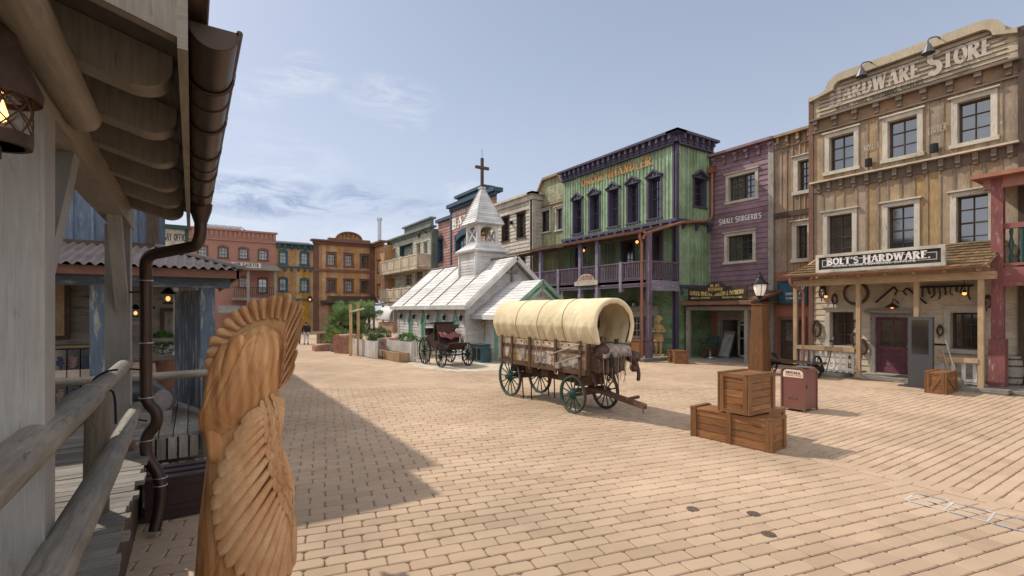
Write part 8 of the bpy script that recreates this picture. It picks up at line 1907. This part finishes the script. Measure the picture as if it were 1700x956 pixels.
def hlamp(label,px,py,Y,s=1.0,wall=False):
    x,z=PY(px,py,Y); t=thing('hanging_lantern',label,'lantern',(x,Y,z)); m=MB(); m.lathe([(.02,.2*s),(.05*s,.17*s),(.13*s,.08*s),(.12*s,.07*s)],(x,Y,z),10); m.lathe([(.08*s,-.12*s),(.09*s,-.1*s),(.08*s,-.09*s)],(x,Y,z),10)
    if wall: m.box((x-.02,Y,z+.1),(x+.02,Y+.25,z+.14))
    else: m.tube([(x,Y,z+.2*s),(x,Y,z+.2*s+.35)],.012,5)
    m.build('frame',M['iron'],t); m=MB(); m.ell((x,Y,z-.02),(.038*s,.038*s,.05*s),10,7); m.build('bulb',M['bulb'],t)
hlamp('glowing lantern hanging under the blue porch roof between pipe and corner post',279,494,11.6); hlamp('small glowing wall lantern right beside the copper downpipe',248.5,517,12.4,.8,True); hlamp('small glowing wall lantern between the near post and the copper downpipe',225,518,12.4,.8,True); hlamp('pink globe lamp glowing at the foot of the ochre building',514.5,497,59.0,2.2,True)
sv=thing('sweet_shelf','wooden shelf with glazed sweet boxes against the wall behind the porch','shelf',(-4,13.2,.5)); Ys=13.2; Fs=FY(Ys)
x0,x1=PY(60,500,Ys)[0],PY(163,500,Ys)[0]; z0,z1=PY(120,682,Ys)[1],PY(120,573,Ys)[1]
m=MB()
for z in (z0,(z0+z1)/2-.02,z1): m.box((x0,-.3,z-.05),(x1,.12,z),Fs)
m.box((x0,-.3,.5),(x0+.05,.1,z1-.05),Fs); m.box((x1-.05,-.3,.5),(x1,.1,z1-.05),Fs); m.build('frame',M['newwood'],sv)
for r_ in range(2):
    zb=(z0,(z0+z1)/2-.02)[r_]; hh=(z1-z0)/2-.07
    for k in range(4):
        a=x0+.06+(x1-x0-.12)*k/4; b=a+(x1-x0-.12)/4-.02; bx=MB(); bx.box((a,-.25,zb),(b,.06,zb+hh*.32),Fs); bo=bx.build('box_front',M['bincream'],sv); bx=MB(); bx.box((a,-.25,zb+hh*.32),(b,.03,zb+hh),Fs); bx.build('display_glass',M['glassdark'],sv)
        sw=MB(); [sw.ell(Fs(U(a+.05,b-.05),.032,zb+hh*(.4+.35*R())),(.03,.008,.025),6,4) for _ in range(22)]; sw.build('sweets',M['clothpink' if (k+r_)%2 else 'clothblue'],sv)['kind']='stuff'
pi_=thing('poster_frame','weathered framed poster on the wall above the sweet shelf','poster',(-4,13.6,1.8)); Fp_=FY(13.62); u0,u1=PY(70,500,13.62)[0],PY(108,500,13.62)[0]; z0,z1=PY(96,557,13.62)[1],PY(96,468,13.62)[1]; m=MB(); m.box((u0-.08,.0,z0-.08),(u1+.08,.06,z1+.08),Fp_); m.build('frame',M['darkwood'],pi_); m=MB(); m.box((u0,.06,z0),(u1,.066,z1),Fp_); m.build('poster_sheet',M['narrow'],pi_)
# ================================================================== MARKS ON THE PAVING
for (px,py),lb3 in zip(((1150,845),(1251,853),(1276,887)),('small round iron cover set in the paving, nearest the crates side left','small round iron cover beside the blue chalk, between the other two','small round iron cover lowest in the view, closest to the camera')):
    c=G(px,py); m=MB(); m.lathe([(.075,.003),(.072,.007),(.064,.005),(.001,.005)],c,20); [m.lathe([(.013,.009),(.001,.010)],c+Vector((.04*math.cos(k),.04*math.sin(k),0)),6) for k in range(6)]; props(m.build('drain_cover',M['ironcover']),lb3,'drain cover','iron covers in the paving')
ck=thing('chalk_grid','hopscotch-like grid of faded white and blue chalk lines on the paving','chalk drawing',G(1600,860)); pts={k:G(*v) for k,v in dict(a=(1500,833),b=(1548,822),c=(1700,866),d=(1700,893),e=(1620,868),f=(1585,866),g=(1668,845),h=(1580,838)).items()}
def cl(mb,p,q,w=.03,z=.004,n=7):
    n=max(2,n//2)
    p,q=Vector(p),Vector(q); d=(q-p); s=Vector((-d.y,d.x,0)).normalized()
    for i in range(n):
        a,b=p+d*(i/n),p+d*((i+.985)/n); w_=w*U(.6,1.1); j=s*U(-.002,.002); mb.add([a+j-s*w_/2+Vector((0,0,z)),b+j-s*w_/2+Vector((0,0,z)),b+j+s*w_/2+Vector((0,0,z)),a+j+s*w_/2+Vector((0,0,z))],None,R())
O_=Vector((7.55,2.48,0)); ax_=Vector((0,-1,0)); ay_=Vector((.97,.05,0))
m=MB(); 
for i in range(5): cl(m,O_+ax_*(.38*i),O_+ax_*(.38*i)+ay_*.42,z=.0045)
for j in (0,.21,.42): cl(m,O_+ay_*j,O_+ay_*j+ax_*1.55,z=.0052+j*.001,n=16)
m.build('white_lines',M['chalkwhite'],ck); m=MB()
for i in range(4):
    cl(m,O_+ax_*(.38*i+.06)+ay_*.0+Vector((-.02,0,0)),O_+ax_*(.38*i+.26)+Vector((-.02,0,0)),.035,.0062,3); cl(m,O_+ax_*(.38*i+.1)+ay_*.44,O_+ax_*(.38*i+.3)+ay_*.44,.035,.0064,3)
m.build('blue_lines',M['chalkblue'],ck)
